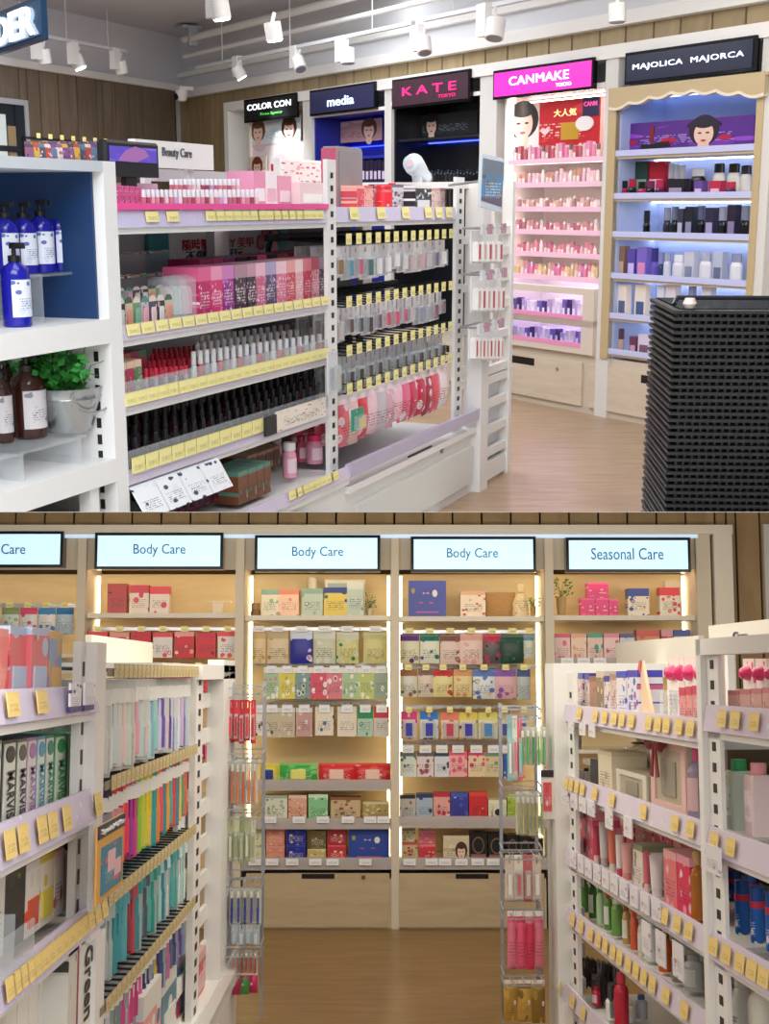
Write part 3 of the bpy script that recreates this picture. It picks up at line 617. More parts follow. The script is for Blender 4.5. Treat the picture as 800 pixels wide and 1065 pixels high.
a, b, z = away((205, 69), (430, 30), -.4); track(WF, a, b, -.4, z, 'white lighting track nearest the corner above the cabinets')
a, b, z = away((440, 22), (700, -30), -.5); track(WF, a, b, -.5, z, 'white lighting track above the right hand cabinets')
spot(WF, 252, 81, -.4, True, 'lit spotlight nearest the security camera over the cabinets', 1.3, .5, 1.2)
spot(WF, 313, 72, -.4, False, 'unlit white spotlight above the dark blue sign', 1.3, .6, .0)
spot(WF, 362, 66, -.42, False, 'boxy unlit spotlight head between the dark blue and magenta lettered signs', 1.4, .1, .0)
spot(WF, 442, 55, -.5, False, 'unlit spotlight between the black bay and the pink sign', 1.3, .4, -.3)
spot(WF, 514, 40, -.6, False, 'large boxy white spotlight above the pink sign', 1.5, .3, -1)
spot(WF, 642, 23, -.7, False, 'cylindrical white spotlight hanging above the navy sign', 1.2, .05, 0, box=False)
spot(WF, 286, 42, -2.2, True, 'larger lit spotlight with a square head hanging near the ceiling pipes', 1.25, .15, 1.2, box=False)
spot(WF, 231, 20, -3.0, True, 'lit spotlight highest in the picture at the top of the ceiling', 1.2, .15, 1.2)
# spotlights over the left wall
LZ = WTOP+.28
track(LW, LW.x(0, 33, -.5), LW.x(130, 55, -.5), -.5, LW.z(60, 42, -.5), 'white lighting track along the left panelled wall')
spot(LW, 84, 71, -.5, True, 'lit spotlight over the left panelled wall', 1.4, .4, -1.2)
spot(LW, 47, 66, -.5, False, 'unlit boxy spotlight at the left end over the panelled wall', 1.4, .2, 0)
spot(LW, 127, 76, -.5, False, 'unlit spotlight between the lit one and the security camera', 1.4, .35, 0)
# security camera in the corner
x_, z_ = WF.hit(189, 100, -.25)
t = thing(WF, 'security_camera', 'small white security camera in the corner of the ceiling', 'camera', (x_, -.25, z_))
part(t, 'bracket', MB().box(x_-.07, x_+.07, -.3, -.14, z_+.06, z_+.1), WHITE2)
part(t, 'camera_body', MB().lathe([(.01, z_-.06), (.05, z_-.05), (.07, z_), (.07, z_+.06)], x_, -.25, 14), WHITE2, True)
part(t, 'camera_lens', MB().cyl((x_, -.33, z_-.01), (x_, -.29, z_), .035, 12), BLK, True)
# ---- lit sign at top left, door at left
SF = Frame(RU, (0-400)/FPX*5.2, 5.2, -vx2, -1)
xa, xb = SF.x(-40, 25), SF.x(43.5, 25); zt = SF.z(42, -7); zb = SF.z(42, 42)
zt = SF.z(43, -6); zb = SF.z(43, 41.5)
t = thing(SF, 'hanging_sign', 'blue-edged hanging light box sign with big white letters DER', 'sign', ((xa+xb)/2, 0, zb))
part(t, 'case', MB().box(xa, xb, .0, .02, zb, zt), mat('2c4a6a', .2, .4)); part(t, 'face', MB().box(xa+.01, xb-.012, -.006, 0, zb+.015, zt-.015), mat('1c3e5e', .2, emit=.5))
lettering(t.o, 'DER', mat('e6f4ff', .3, emit=3.2), (SF.x(-4, 25)+SF.x(39.5, 25))/2, -.012, (zb+zt)/2, SF.x(39.5, 25)-SF.x(-4, 25), (zt-zb)*.68, SF, t.off, .03)
part(t, 'hanger_rod', MB().cyl((xb-.15, .06, zt), (xb-.15, .06, CEIL), .006, 6), WIRE)
dt = LW.z(12, 109); dz0 = 0.0
t = thing(LW, 'door_1', '', '', (LW.x(0, 130), 0, 0), kind='structure')
xa, xb = LW.x(-50, 130), LW.x(22, 130)
part(t, 'door_frame', MB().box(xa, xb+.05, -.06, .02, dt, dt+.05).box(xb, xb+.05, -.06, .02, 0, dt), mat('b7bac0', .4))
part(t, 'door_leaf', MB().box(xa, xb, -.03, .0, 0, dt).box(xb-.14, xb, -.045, -.03, 0, dt), mat('1d2733', .4))
part(t, 'pane', MB().box(xa, xb-.3, -.05, -.03, .3, dt-.1), mat('c9d4d2', .2, emit=.35)); part(t, 'door_rail', MB().box(xb-.26, xb-.14, -.04, -.025, .6, dt-.2), mat('a8906c', .5))
part(t, 'door_rail', MB().box(xa, xb, -.055, -.045, LW.z(10, 158), LW.z(10, 152)), mat('1d2733', .4))
# far peg strip of small packs left of the monitor
FG = Frame(RU, *[LW.I.inverted() @ Vector((0, 0, 0)) and 0 or 0 for _ in range(0)] or (0, 0), vx1, 1) if False else LW
t = thing(LW, 'peg_rail', 'black peg rail holding small colourful packs on the left wall', 'rail', (LW.x(60, 145, -1.), -1., LW.z(60, 145, -1.)))
a, b = LW.x(26, 145, -1.), LW.x(108, 145, -1.); z = LW.z(60, 145.5, -1.)
part(t, 'bar', MB().box(a, b, -1.0, -.97, z-.01, z+.01), DARK)
for i in range(7): part(t, 'price_tag', MB().box(a+(b-a)*(i+.6)/7, a+(b-a)*(i+.6)/7+.05, -1.05, -1.045, z, z+.04), TAGY)
for i in range(2): part(t, 'leg', MB().box((a, b-.03)[i], (a+.03, b)[i], -.99, -.96, 0, z), DARK)
cc = ['8a5a7a', 'c8a44a', '4a4a5a', 'b04a4a', '5a7a9a', 'd8c8b8', '7a4a8a']
for i in range(13):
    p = 29+6*i; zt = LW.z(p, 147, -1.04); zb = LW.z(p, 176, -1.04)
    place(LW, P_pouch(prn(cc[i % 7], cc[(i+2) % 7], 'e8e0d8', '222222', 4, i, .85)), 'charm_pack', lab('small patterned pack', i, 13, 'hanging on the far rail beside the door'), 'pack', (LW.x(p+2, 150, -1.05), -1.05, zb), (.15, .03, zt-zb), group='packs on the far rail')
# ---- the long gondola
GD = .58
gx_ = lambda p, q=300, y=0.: G.x(p, q, y)
def gz(*pts, y=0.): return sum(G.z(p, q, y) for p, q in pts)/len(pts)
x_l0, x_l1 = gx_(108), gx_(121); x_m0, x_m1 = gx_(339), gx_(348); x_r0, x_r1 = gx_(472), gx_(480); x_e0, x_e1 = gx_(487), gx_(496.5)
z_b1 = gz((121, 232), (339, 228), (470, 225)); b1_th = z_b1-gz((121, 243), (339, 237.5))
z_b2 = gz((121, 350), (339, 316)); z_b3 = gz((121, 423), (339, 371)); z_b4 = gz((121, 497), (339, 435)); z_b5 = gz((264, 525), (354, 490))
zbot2 = gz((356, 505), (485, 441)); zrt = gz((356, 489), (485, 427))
ztopm = gz((344, 166)); ztopl = gz((114, 166)); ztopr = gz((478, 195))
u1 = thing(G, 'shelving_unit', 'white gondola bay with pink-edged top shelf of nail and beauty goods', 'shelving', (x_l1, 0, 0))
post(u1, x_m0, x_m1, -.01, .008, 0, ztopm); post(u1, x_m0, x_m1, .5, .54, 0, z_b1+.15, False)
def railtags(a, b, n, skip=()): return [x for i, x in enumerate(frange(a, b, n)) if i not in skip]
shelf(u1, x_l1, x_m0, 0, GD, z_b1, b1_th, RAILP, .05, railtags(x_l1+.1, x_m0-.05, 22, (0, 2, 4, 5, 6)), tagm=TY, tw=.07, thh=.032)
part(u1, 'pink_edge_strip', MB().box(x_l1, x_m0, -.016, .02, z_b1+.038, z_b1+.058), RAILK)
part(u1, 'counter_top', MB().box(x_l1, x_m0, .02, GD, z_b1+.04, z_b1+.053), mat('f7e3ea', .4))
shelf(u1, x_l1, x_m0, 0, GD, z_b2, .035, RAILC, .045, railtags(x_l1+.02, x_m0, 18), tw=.07)
shelf(u1, x_l1, x_m0, 0, GD, z_b3, .035, RAILC, .05, railtags(x_l1, x_m0, 24), tw=.066, thh=.04)
shelf(u1, x_l1, x_m0, 0, GD, z_b4, .035, RAILC, .045, [])
for i, x_ in enumerate(frange(x_l1+.01, x_l1+1.05, 13)):
    if True: part(u1, 'price_tag', MB().box(x_-.036, x_+.036, -.022, -.019, z_b4+.02, z_b4+.07), TAGY)
for i, x_ in enumerate(frange(x_l1, x_l1+.56, 4)):
    part(u1, 'label_card', MB().rings([[(x_-.066, -.075, z_b4-.115), (x_+.066, -.075, z_b4-.115), (x_+.066, -.07, z_b4-.115), (x_-.066, -.07, z_b4-.115)], [(x_-.066, -.018, z_b4-.02), (x_+.066, -.018, z_b4-.02), (x_+.066, -.012, z_b4-.02), (x_-.066, -.012, z_b4-.02)]]), prn('eceef2', 'e2e6ec', '3a4660', '50566a', 3, 20+i, .95))
shelf(u1, x_l1, x_m1, -.06, GD, z_b5, .05, RAILC, .05, railtags(x_l1+1.0, x_m1-.15, 8), tw=.07)
part(u1, 'kick_cabinet', MB().box(x_l1, x_m1, -.04, GD, 0, z_b5-.05), WHITE)
pbm = mat('d6d4d6', .5)
part(u1, 'back_panel', MB().box(x_l1, x_m0, GD, GD+.02, 0, z_b1), pbm)
# acrylic front rails with products behind
for z, h in ((z_b3, .07), (z_b4, .09)):
    part(u1, 'acrylic_front', MB().box(x_l1, x_m0, -.006, -.002, z+.01, z+h), GLASSY)
xs0, xs1 = gx_(280, 430), gx_(332, 430)
part(u1, 'patterned_strip', MB().box(xs0, xs1, -.03, -.024, gz((300, 443)), gz((300, 422))), prn('efe6da', 'e0cfc4', 'a85a5a', '3a4a3a', 9, 31, .98))
part(u1, 'patterned_strip', MB().box(gx_(268, 440), xs0-.005, -.034, -.024, gz((274, 452)), gz((274, 432))), mat('1c1d22', .4), label='black square panel beside the patterned strip')
# top of the unit: header board and a strip of trays
zt1 = z_b1+.053
part(u1, 'header_rail', MB().box(gx_(163, 185, .5), gx_(264, 185, .5), .5, .53, gz((215, 190), y=.5), gz((215, 178), y=.5)), mat('c9c7cb', .4))
# DIY poster behind the pink boxes
ya = GD-.02
a, b = gx_(155, 260, ya), gx_(300, 260, ya); zt_, zb_ = z_b1-.045, gz((220, 300), y=ya)
t = thing(G, 'poster', 'teal and white poster about do-it-yourself nails behind the pink boxes', 'poster', (a, ya, zb_))
part(t, 'print', MB().box(a, b, ya, ya+.012, zb_, zt_), mat('2f9aa0', .4)); part(t, 'print', MB().box(a+(b-a)*.12, a+(b-a)*.8, ya-.004, ya, zb_+(zt_-zb_)*.3, zt_-.01), mat('eeeeec', .45))
lettering(t.o, '隨時隨地 DIY 美甲', mat('c8303a', .4), a+(b-a)*.45, ya-.006, zt_-(zt_-zb_)*.24, (b-a)*.5, .045, G, t.off, .01)
lettering(t.o, '不傷指緣好玩', mat('4a4a50', .4), a+(b-a)*.42, ya-.006, zt_-(zt_-zb_)*.42, (b-a)*.4, .04, G, t.off, .01)
fl = MB()
for k in range(9):
    an = k*.7; r = .06+.02*(k % 3); q = MB().prism([(a+(b-a)*.82+r*math.cos(an)+.035*math.cos(i), zt_-(zt_-zb_)*.4+r*math.sin(an)*1.2+.035*math.sin(i)) for i in [2*math.pi*j/10 for j in range(10)]], ya-.008-.001*k, ya-.004)
    n = len(fl.v); fl.v += q.v; fl.f += [tuple(n+i for i in f) for f in q.f]
part(t, 'printed_flowers', fl, mat('c01f2e', .4), kind='stuff')

def GF(pr, name, label, cat, a, b, yt, zb, y, d, group=None, **k): return fit(G, pr, name, label, cat, a, b, yt, zb, y, d, group, **k)
# row on the top shelf
pinkdot = P_box(prn('d04a86', 'e884ae', 'f4c8dc', '8a1450', 9, 40, .97))
for i in range(4): GF(pinkdot, 'polish_box', lab('pink dotted polish box', i, 4, 'on the pink-edged top shelf'), 'box', 123+6*i, 128.2+6*i, 193+.4*i, zt1, .1, .08, 'pink dotted boxes on the top shelf')
tints = ['c86a7a', 'b04a6a', 'e8a0b0', 'd88a9a', 'a84a5a', 'e8c8c8', 'd87a8a', 'c8a0d0', 'f0d0d8', 'b86a80']
for i in range(26):
    p = 147+4.7*i
    GF(P_fatcap(mat(tints[i % 10], .12), mat('e6e3e6', .3)), 'nail_polish', lab('white-capped nail polish', i, 26, 'on the pink-edged shelf, front row'), 'nail polish', p-.2, p+4.7, 197, zt1, .08, .05, 'white-capped polishes, front row of the top shelf')
for i in range(20):
    p = 176+4.6*i
    GF(P_fatcap(mat(tints[(i*3) % 10], .12), mat('efedf0', .3)), 'nail_polish', lab('white-capped nail polish', i, 20, 'on the pink-edged shelf, raised back row'), 'nail polish', p-.2, p+4.9, 186, zt1+.05, .26, .05, 'white-capped polishes, raised back row of the top shelf')
part(u1, 'riser', MB().box(gx_(174, 200, .24), gx_(270, 200, .24), .24, .36, zt1, zt1+.05), GLASSY)
part(u1, 'polish_tray', MB().box(gx_(146, 200, .06), gx_(202, 200, .06), .2, .205, zt1, zt1+.07), mat('e9b9cf', .3))
whp = P_box(mat('f0c0cc', .4), mat('f6e8ea', .4))
for i, (a, b, yt, c1, c2, d_, y_) in enumerate(((264, 276, 178, 'e89ab8', 'f4eef0', 'tall pink carton', .2), (276, 288, 178, 'f6eef0', 'e8b8c8', 'tall white carton', .2), (289, 303, 183, 'efa4bc', 'f6dfe6', 'pink carton with a pale panel', .2), (303, 311, 183, 'f4eceb', 'e6b0b8', 'slim white carton', .21), (312, 338, 190, 'f2d5d8', 'fbf7f5', 'wide pink-framed white gift box', .16))):
    GF(P_box(mat(c1, .4), mat(c2, .4)), 'carton', f'{d_} at the right end of the top shelf', 'box', a, b, yt, zt1, y_, .12)
# colourful board behind the top row, and the framed back display
t = thing(G, 'display_board', 'white-framed display board with floral print behind the cartons', 'board', (gx_(291, 180, .5), .5, zt1))
a, b = gx_(291, 180, .5), gx_(345, 180, .5)
part(t, 'frame', MB().box(a, b, .5, .53, zt1, gz((315, 166), y=.5)), WHITE2); part(t, 'print', MB().box(a+.02, b-.06, .49, .5, zt1+.03, gz((315, 169), y=.5)), prn('f2e6e4', 'e8a8b8', 'c84a6a', '6a3a4a', 9, 41, .99))
# two tiers of charm packs on the left of the second shelf
z2 = z_b2
chm = [prn(c, c2, c3, '222222', 3, 50+i, .8) for i, (c, c2, c3) in enumerate((('d8c8a8', '4a6a5a', 'c85a6a'), ('5a4a6a', 'e8d8c8', 'c84a5a'), ('7aa07a', 'e8e0d0', '4a4a5a'), ('3a3a44', 'e0d8d0', 'd0805a'), ('c8c0c0', '5a8a8a', 'a04a5a')))]
P_charm = [proto(('backing_card', MB().prism([(-.5, 0), (.5, 0), (.5, .72), (.42, .88), (.2, .98), (-.2, .98), (-.42, .88), (-.5, .72)], -.1, .1).mesh(m, name='backing_card')), ('charm', MB().bbox(-.3, .3, -.5, -.1, .12, .6, .08).mesh(mat(c, .3), name='charm'))) for m, c in zip(chm, ('e8a08a', 'f0d8d0', '8ac0a0', 'e8e4e0', 'f0b0b8'))]
tiers = ((.42, 274, .2, 'top', 7), (.28, 286, .13, 'third', 7), (.16, 299, .06, 'second', 7), (.04, 309, .0, 'front', 7))
for ti, (yy, yt, zo, nm, n) in enumerate(tiers):
    part(u1, 'step_riser', MB().box(x_l1+.01, gx_(181, 310, yy), yy-.005, yy+.1, z2, z2+zo+.012), mat('e85a7a', .3) if ti == 3 else GLASSY)
    for i in range(n):
        p = 123.5+8.2*i*(.95+.02*ti); q = yt-(i*.6)
        GF(P_charm[(i*2+ti) % 5], 'charm_card', lab('little charm card', i, n, f'on the {nm} tier of the second shelf'), 'charm card', p, p+7.6, q, z2+zo+.012, yy, .014, f'charm cards on the {nm} tier')
# acrylic tubs then the row of pink and plaid boxes
for i in range(3):
    GF(proto(('tub', MB().rings([[(r_*math.cos(a), .5*math.sin(a)*r_*2, z) for a in [2*math.pi*j/12 for j in range(12)]] for r_, z in ((.5, 0), (.5, .9), (.3, 1))]).mesh(CLEAR, True, 'tub')), ('contents', MB().bbox(-.3, .3, -.3, .3, .1, .75, .1).mesh(mat(('e8d8d4', 'd8e8d8', 'e8b8c0')[i], .3), name='contents'))), 'clear_case', lab('clear rounded beauty case', i, 3, 'left of the pink boxes'), 'case', 181+9*i, 190+9*i, 288-i, z2+.01, .06+.02*(2-i), .12)
bx = [(206, 219, 'c42a6a', 'e8689a', 'magenta'), (219.5, 231, 'e0387a', 'f4a0c0', 'hot pink'), (231.5, 243, '9a2a8a', 'd888c8', 'purple'), (244, 256, '40303c', 'b890a0', 'black chequered'), (257, 266, '3a2c38', 'd0a0b4', 'dark chequered'), (266, 276, 'd86890', 'f4c4d4', 'rose'), (276.5, 287, '5a4a70', 'b8a8d0', 'grey violet'), (287.5, 298, 'e07898', 'f6d0dc', 'light pink'), (298.5, 307, 'd04a58', 'f0a8a8', 'red'), (307.5, 315, 'f0b0b8', 'f8dcdc', 'pale pink'), (315.5, 324, 'd03a58', 'e88a98', 'crimson'), (324.5, 332, 'e8a0ac', 'c8506a', 'salmon'), (332.5, 338.5, '4a3a50', 'a89ab0', 'dark')]
for i, (a, b, c1, c2, nm) in enumerate(bx):
    yt = 276-(i*.9)
    GF(P_box(prn(c1, c2, 'f4e6ec', 'fdf4f6', 7, 60+i, .72)), 'beauty_box', f'{nm} printed beauty box in the boxed row on the second shelf', 'box', a, b, yt+2, z2+.01, .06, .14)
    GF(P_box(prn(c2, c1, 'f4e6ec', 'fdf4f6', 7, 80+i, .72), mat('f2e4ea', .4)), 'beauty_box', f'{nm} topped beauty box behind the boxed row on the second shelf', 'box', a+2, b+1.5, yt-6, z2+.01, .28, .14)
# shelf 3
z3 = z_b3
for i, (a, b, c) in enumerate(((122, 131, 'c86a4a'), (131.5, 139, 'b83a5a'), (139.5, 147, '5a8a5a'))):
    GF(P_box(prn(c, 'e8c8b0', '7a3a8a', '222222', 4, 90+i, .8)), 'small_pack', lab('small bright pack', i, 3, 'at the left end of the third shelf'), 'pack', a, b, 378-2*i, z3+.012, .04, .06)
    GF(P_box(prn('d84a5a', c, 'e8e0e0', '222222', 4, 93+i, .8)), 'small_pack', lab('small red pack', i, 3, 'behind the bright ones on the third shelf'), 'pack', a+4, b+5, 368-2*i, z3+.012, .2, .06)
REDC = P_fatcap(mat('6a5a62', .15), mat('d8203e', .35)); REDC2 = P_fatcap(mat('b8a8b0', .15), mat('e0364e', .35))
for r_, (y_, yt, sh_, n) in enumerate(((.06, 384, 0, 9), (.15, 376, 3, 11), (.24, 369, 6, 13), (.33, 363, 9, 13))):
    for i in range(n):
        p = 149+sh_+5.2*i; q = yt-1.2*i*.35
        GF(REDC if (i+r_) % 2 else REDC2, 'nail_polish', lab('red-capped nail polish', i, n, f'in the {["front", "second", "third", "back"][r_]} red row'), 'nail polish', p, p+5, q, z3+.012, y_, .06, f'red-capped polishes, {["front", "second", "third", "back"][r_]} row')
WHB = [P_fatcap(mat(c, .2), mat('efeeee', .35)) for c in ('e8e6e6', 'd8c8cc', 'c83a4a', 'e8e0e4', 'b8a8b0', '8aa0c8')]
for r_, (y_, yt, sh_, n) in enumerate(((.06, 366, 0, 20), (.18, 357, 4, 19), (.3, 350, 8, 18))):
    for i in range(n):
        p = 198+sh_+6.9*i; q = yt-.95*i
        GF(WHB[(i*2+r_) % 6], 'nail_polish', lab('white-capped bottle', i, n, f'in the {["front", "middle", "back"][r_]} white row of shelf three'), 'nail polish', p, p+6.2, q, z3+.012, y_, .07, f'white-capped bottles on the third shelf, {["front", "middle", "back"][r_]} row')
# shelf 4: dark polishes in many rows
z4 = z_b4
DK = [P_polish(mat(c, .12), mat('121216', .4)) for c in ('1a1418', '3a2430', '241c20', '4a3a44', '2a2c38', '5a2030')]
rws = ['front', 'second', 'third', 'fourth', 'fifth', 'sixth']
for r_, (y_, n, s0) in enumerate(((.03, 24, 122), (.08, 24, 123), (.13, 25, 124), (.18, 25, 126), (.23, 25, 127), (.28, 25, 128))):
    for i in range(n):
        xw = G.x(s0, 440, y_)+(i+.5)*(G.x(333, 440, y_)-G.x(s0, 440, y_))/(n+(r_ % 2)*.5)
        place(G, DK[(i*5+r_*2) % 6], 'nail_polish', lab('black-capped nail polish', i, n, f'in the {rws[r_]} dark row'), 'nail polish', (xw, y_, z4+.012+.022*r_), (.034, .034, .105), group=f'black-capped polishes, {rws[r_]} row')
for i in range(5):
    GF(P_card(mat('dfe6e6', .3), CLEAR, mat('5a6a6a', .3)), 'nail_tip_pack', lab('clear hanging nail pack', i, 5, 'above the dark polishes'), 'pack', 230+12*i, 238+12*i, 412-3*i, z4+.2, .5, .03, 'clear packs behind the dark polishes')
# base shelf
z5 = z_b5
MAR = P_pouch(prn('4a1430', '6a2048', 'c83a78', '2a0a1a', 3, 100, .93), mat('7a2450', .3))
for i in range(9):
    GF(MAR, 'maroon_pouch', lab('dark maroon beauty pouch', i, 9, 'leaning on the base shelf'), 'pouch', 172+8.6*i, 184+8.6*i, 503-1.3*i, z5+.02, .1, .05, 'maroon pouches on the base shelf')
for i in range(4):
    GF(P_box(prn('5a7a4a', 'a8c080', '7a4a3a', '222222', 5, 104+i, .9)), 'green_packet', lab('green herbal packet', i, 4, 'behind the maroon pouches'), 'packet', 150+13*i, 162+13*i, 498-4*i, z5+.02, .36, .06, 'green packets on the base shelf')
BR = prn('7a4a32', '5a8a7a', 'c8a05a', '3a2018', 3, 110, .86)
for i, (a, b) in enumerate(((247, 257), (257.5, 266), (266.5, 274), (274.5, 281))):
    GF(P_box(BR, None), 'brown_carton', lab('brown wood-patterned carton', i, 4, 'in the front block on the base shelf'), 'box', a+.5, b+.5, 490-3.2*i, z5+.02, .02, .14, 'front brown cartons')
    GF(P_box(prn('6a4430', 'a88a70', 'c8c0b0', '3a2018', 3, 111, .86), None), 'brown_carton', lab('brown wood-patterned carton', i, 4, 'in the rear block on the base shelf'), 'box', a+10, b+10, 473-3*i, z5+.02, .22, .14, 'rear brown cartons')
for i, (a, b, yt, y_, c, c2) in enumerate(((294, 308, 463, .05, 'f0a8c0', 'f2eef0'), (308, 318, 455, .16, 'd8607a', 'b83a5a'), (318.5, 335, 455, .08, 'f0a0be', 'e83a6a'), (312, 326, 446, .34, 'd8406a', 'e8406a'), (283, 293, 458, .32, 'f0b8c8', 'efeef0'), (300, 310, 451, .4, 'e87a98', 'd83060'))):
    GF(P_round(mat(c, .25), mat(c2, .3), mat('f8d8e2', .3), ch=.78, cr=.4), 'tumbler', ['pink tumbler with a white cap nearest the cartons', 'rose tumbler with a dark pink cap between two others', 'pink tumbler with a crimson lid beside the post', 'red tumbler behind the crimson lid one', 'pale tumbler with white cap behind the cartons', 'pink tumbler at the back of the group'][i], 'tumbler', a, b, yt, z5+.02, y_, .13)

# ---- second bay: hooks with hanging packs
u2 = thing(G, 'shelving_unit', 'white gondola bay with rows of hooks over a drawer', 'shelving', (x_m1, 0, 0))
post(u2, x_r0, x_r1, -.01, .008, zbot2, ztopr+.05); part(u2, 'post', MB().box(x_r0, x_r1, .5, .54, zbot2, ztopr), WHITE)
post(u2, x_m1, x_m1+.04, .5, .54, zbot2, z_b1, False)
shelf(u2, x_m1, x_r0, 0, GD, z_b1, b1_th, RAILP, .06, railtags(x_m1+.1, x_r0-.05, 9, (1, 3, 5)), tw=.09, thh=.05)
part(u2, 'back_panel', MB().box(x_m1+.02, x_r0, GD-.02, GD, zbot2, z_b1-.02), mat('3c3d42', .6))
part(u2, 'base_shelf', MB().box(x_m1, x_e0, -.06, GD, zbot2-.03, zbot2), WHITE)
part(u2, 'front_rail', MB().box(x_m1-.02, x_e0, -.075, -.05, gz((356, 504), (485, 440), y=-.075), gz((356, 491), (485, 428), y=-.075)), mat('b9b3cc', .3))
part(u2, 'base_box', MB().box(x_m1, x_e0, -.03, GD, 0, zbot2-.03), WHITE)
da, db = gx_(361, 520), x_e0-.03
dr = part(u2, 'drawer', MB().box(da, db, -.05, -.03, .06, zbot2-.1), mat('d7d8d4', .45))
hz1, hz0 = gz((427, 468)), gz((427, 477))
part(u2, 'handle_slot', MB().box(gx_(415, 470), gx_(439, 470), -.052, -.045, hz0, hz1), BLK, parent=dr)
lx, lz = G.hit(449, 467); part(u2, 'lock', MB().cyl((lx, -.058, lz), (lx, -.05, lz), .018, 10), mat('8a8378', .3, .8), parent=dr)
rowsH = [  # (tag y at x 350 and 465), (pack bottom y at 350, 465), colours
 ((252, 246), 284, 283, ['8a6a3a', '4a8a9a', '5aa0b0', 'c04a6a', '6a4a7a', '3a6a6a', '4a7a8a', 'e8e4e4', 'ece8e8', 'e8e6e6', '8a8a94', 'efeaea', 'f0ecec', 'e6d6da', 'e8a8a8', 'c8b0b0', 'b8b0c0', 'c8a0a0', 'd0c0c0', 'c8b8c0'], 'top'),
 ((314, 304), 350, 330, ['c8b8b0', '5a3a34', '2e2628', '3a3a3e', '8a3a44', '3a2a2e', '4a3a34', '6a3a44', '6a2a3a', 'd0305a', 'd83a66', 'd8406c', 'e03a6a', 'c8306a', 'a8a0b0', 'c8b8c0', 'd8a0b0', '8a90a8', 'b8a8b8', 'a8a8b8'], 'second'),
 ((370, 343), 398, 384, ['5a6a5a', '3a3a3e', '2e2e30', '28282c', '3a3a40', '4a4248', '222226', '2a2a2e', '303036', '6a6a70', '44444a', '2e2e32', '5a5a60', '3a3a40', '7a6a70', '4a4a50', '2a2a2e', '3a3236', '5a5258', '44444a'], 'third'),
 ((406, 380), 450, 428, ['e86a7a', 'e8c0b8', 'd8303e', 'd8303e', 'e8586a', 'f0c8d0', 'd8c8b8', 'c8c0c8', 'f0e0e0', 'd8a8b8', 'e8a8bc', 'f4c0d0', 'e0507a', 'e86a90', 'c83a68', 'd03a5c', 'd83a5a', 'c82a50', 'a82a4a', 'b03050'], 'lowest')]
for r_, ((ta, tb), pb, pb2, cols, nm) in enumerate(rowsH):
    ztg = (G.z(350, ta, -.02)+G.z(465, tb, -.02))/2
    zpb = (G.z(352, pb, .05)+G.z(465, pb2, .05))/2; n = 13; cols = (cols[0:1]+cols[1::2]+cols[4::4])[:13]
    part(u2, 'hook_bar', MB().box(x_m1+.01, x_r0-.005, .3, .32, ztg+.0, ztg+.03), DARK)
    for i in range(n):
        xh = x_m1+.05+(x_r0-x_m1-.1)*(i+.5)/n
        hk = part(u2, 'hook', MB().wire([(xh, .31, ztg+.01), (xh, .0, ztg-.012), (xh, -.015, ztg)], .004, 4).cyl((xh, .3, ztg+.03), (xh, -.01, ztg+.03), .003, 4), DWIRE)
        tg = bpy.data.objects.new('price_tag', TY); C.objects.link(tg); tg.parent = hk; tg.location = (xh-u2.off[0], -.02-u2.off[1], ztg+.012); tg.scale = (.055, .002, .045); reg(tg, G)
        zt_ = ztg-.02; c = cols[i]
        h = zt_-(zpb+random.uniform(-.015, .02))
        if r_ == 3 and i > 99: h *= 1.0
        k = (i+r_) % 3
        for dep in range(3):
            if r_ in (0, 1): pr_ = P_card(mat(('e6e2e2', 'd8d4d8', 'cfc8cc')[k], .35), CLEAR, mat(c, .3))
            elif r_ == 2: pr_ = P_card(mat('b8b8be', .3, alpha=.6), CLEAR, mat(c, .3))
            else: pr_ = P_pouch(prn(c, 'f0d8dc', 'e8c8cc', '6a2a34', 2.5, 120+i, .9, .2), mat('e8e0e4', .3))
            w_ = (.105, .085, .09, .15)[r_]*(1.0 if dep else 1.05)
            place(G, pr_, ('accessory_pack', 'brush_pack', 'tool_pack', 'sponge_pouch')[r_], lab(('clear beauty accessory pack', 'small make-up brush pack', 'dark beauty tool pack', 'puffy pink and red pouch')[r_], i, n, f'on the {nm} hook row, {("front", "middle", "back")[dep]}'), 'pack', (xh, .03+.08*dep, zt_-h), (w_, .035 if r_ < 3 else .06, h), rz=random.uniform(-.12, .12), group=f'{nm} hook row, {("front", "middle", "back")[dep]} packs')
# loose scissors pack on the post and a green label pack
for a, b, y0_, y1_, c, nm in ((347, 357, 365, 410, 'd8d8dc', 'clear pack of nail scissors hanging on the middle post'), (372, 384, 425, 447, '2a9a7a', 'teal square pack low among the red pouches')):
    fit(G, P_card(mat(c, .35), CLEAR, mat('c8ccd0' if a < 360 else 'e8d8a0', .25, .4)), 'accessory_pack', nm, 'pack', a, b, y0_, G.z((a+b)/2, y1_, -.1), -.1, .03)
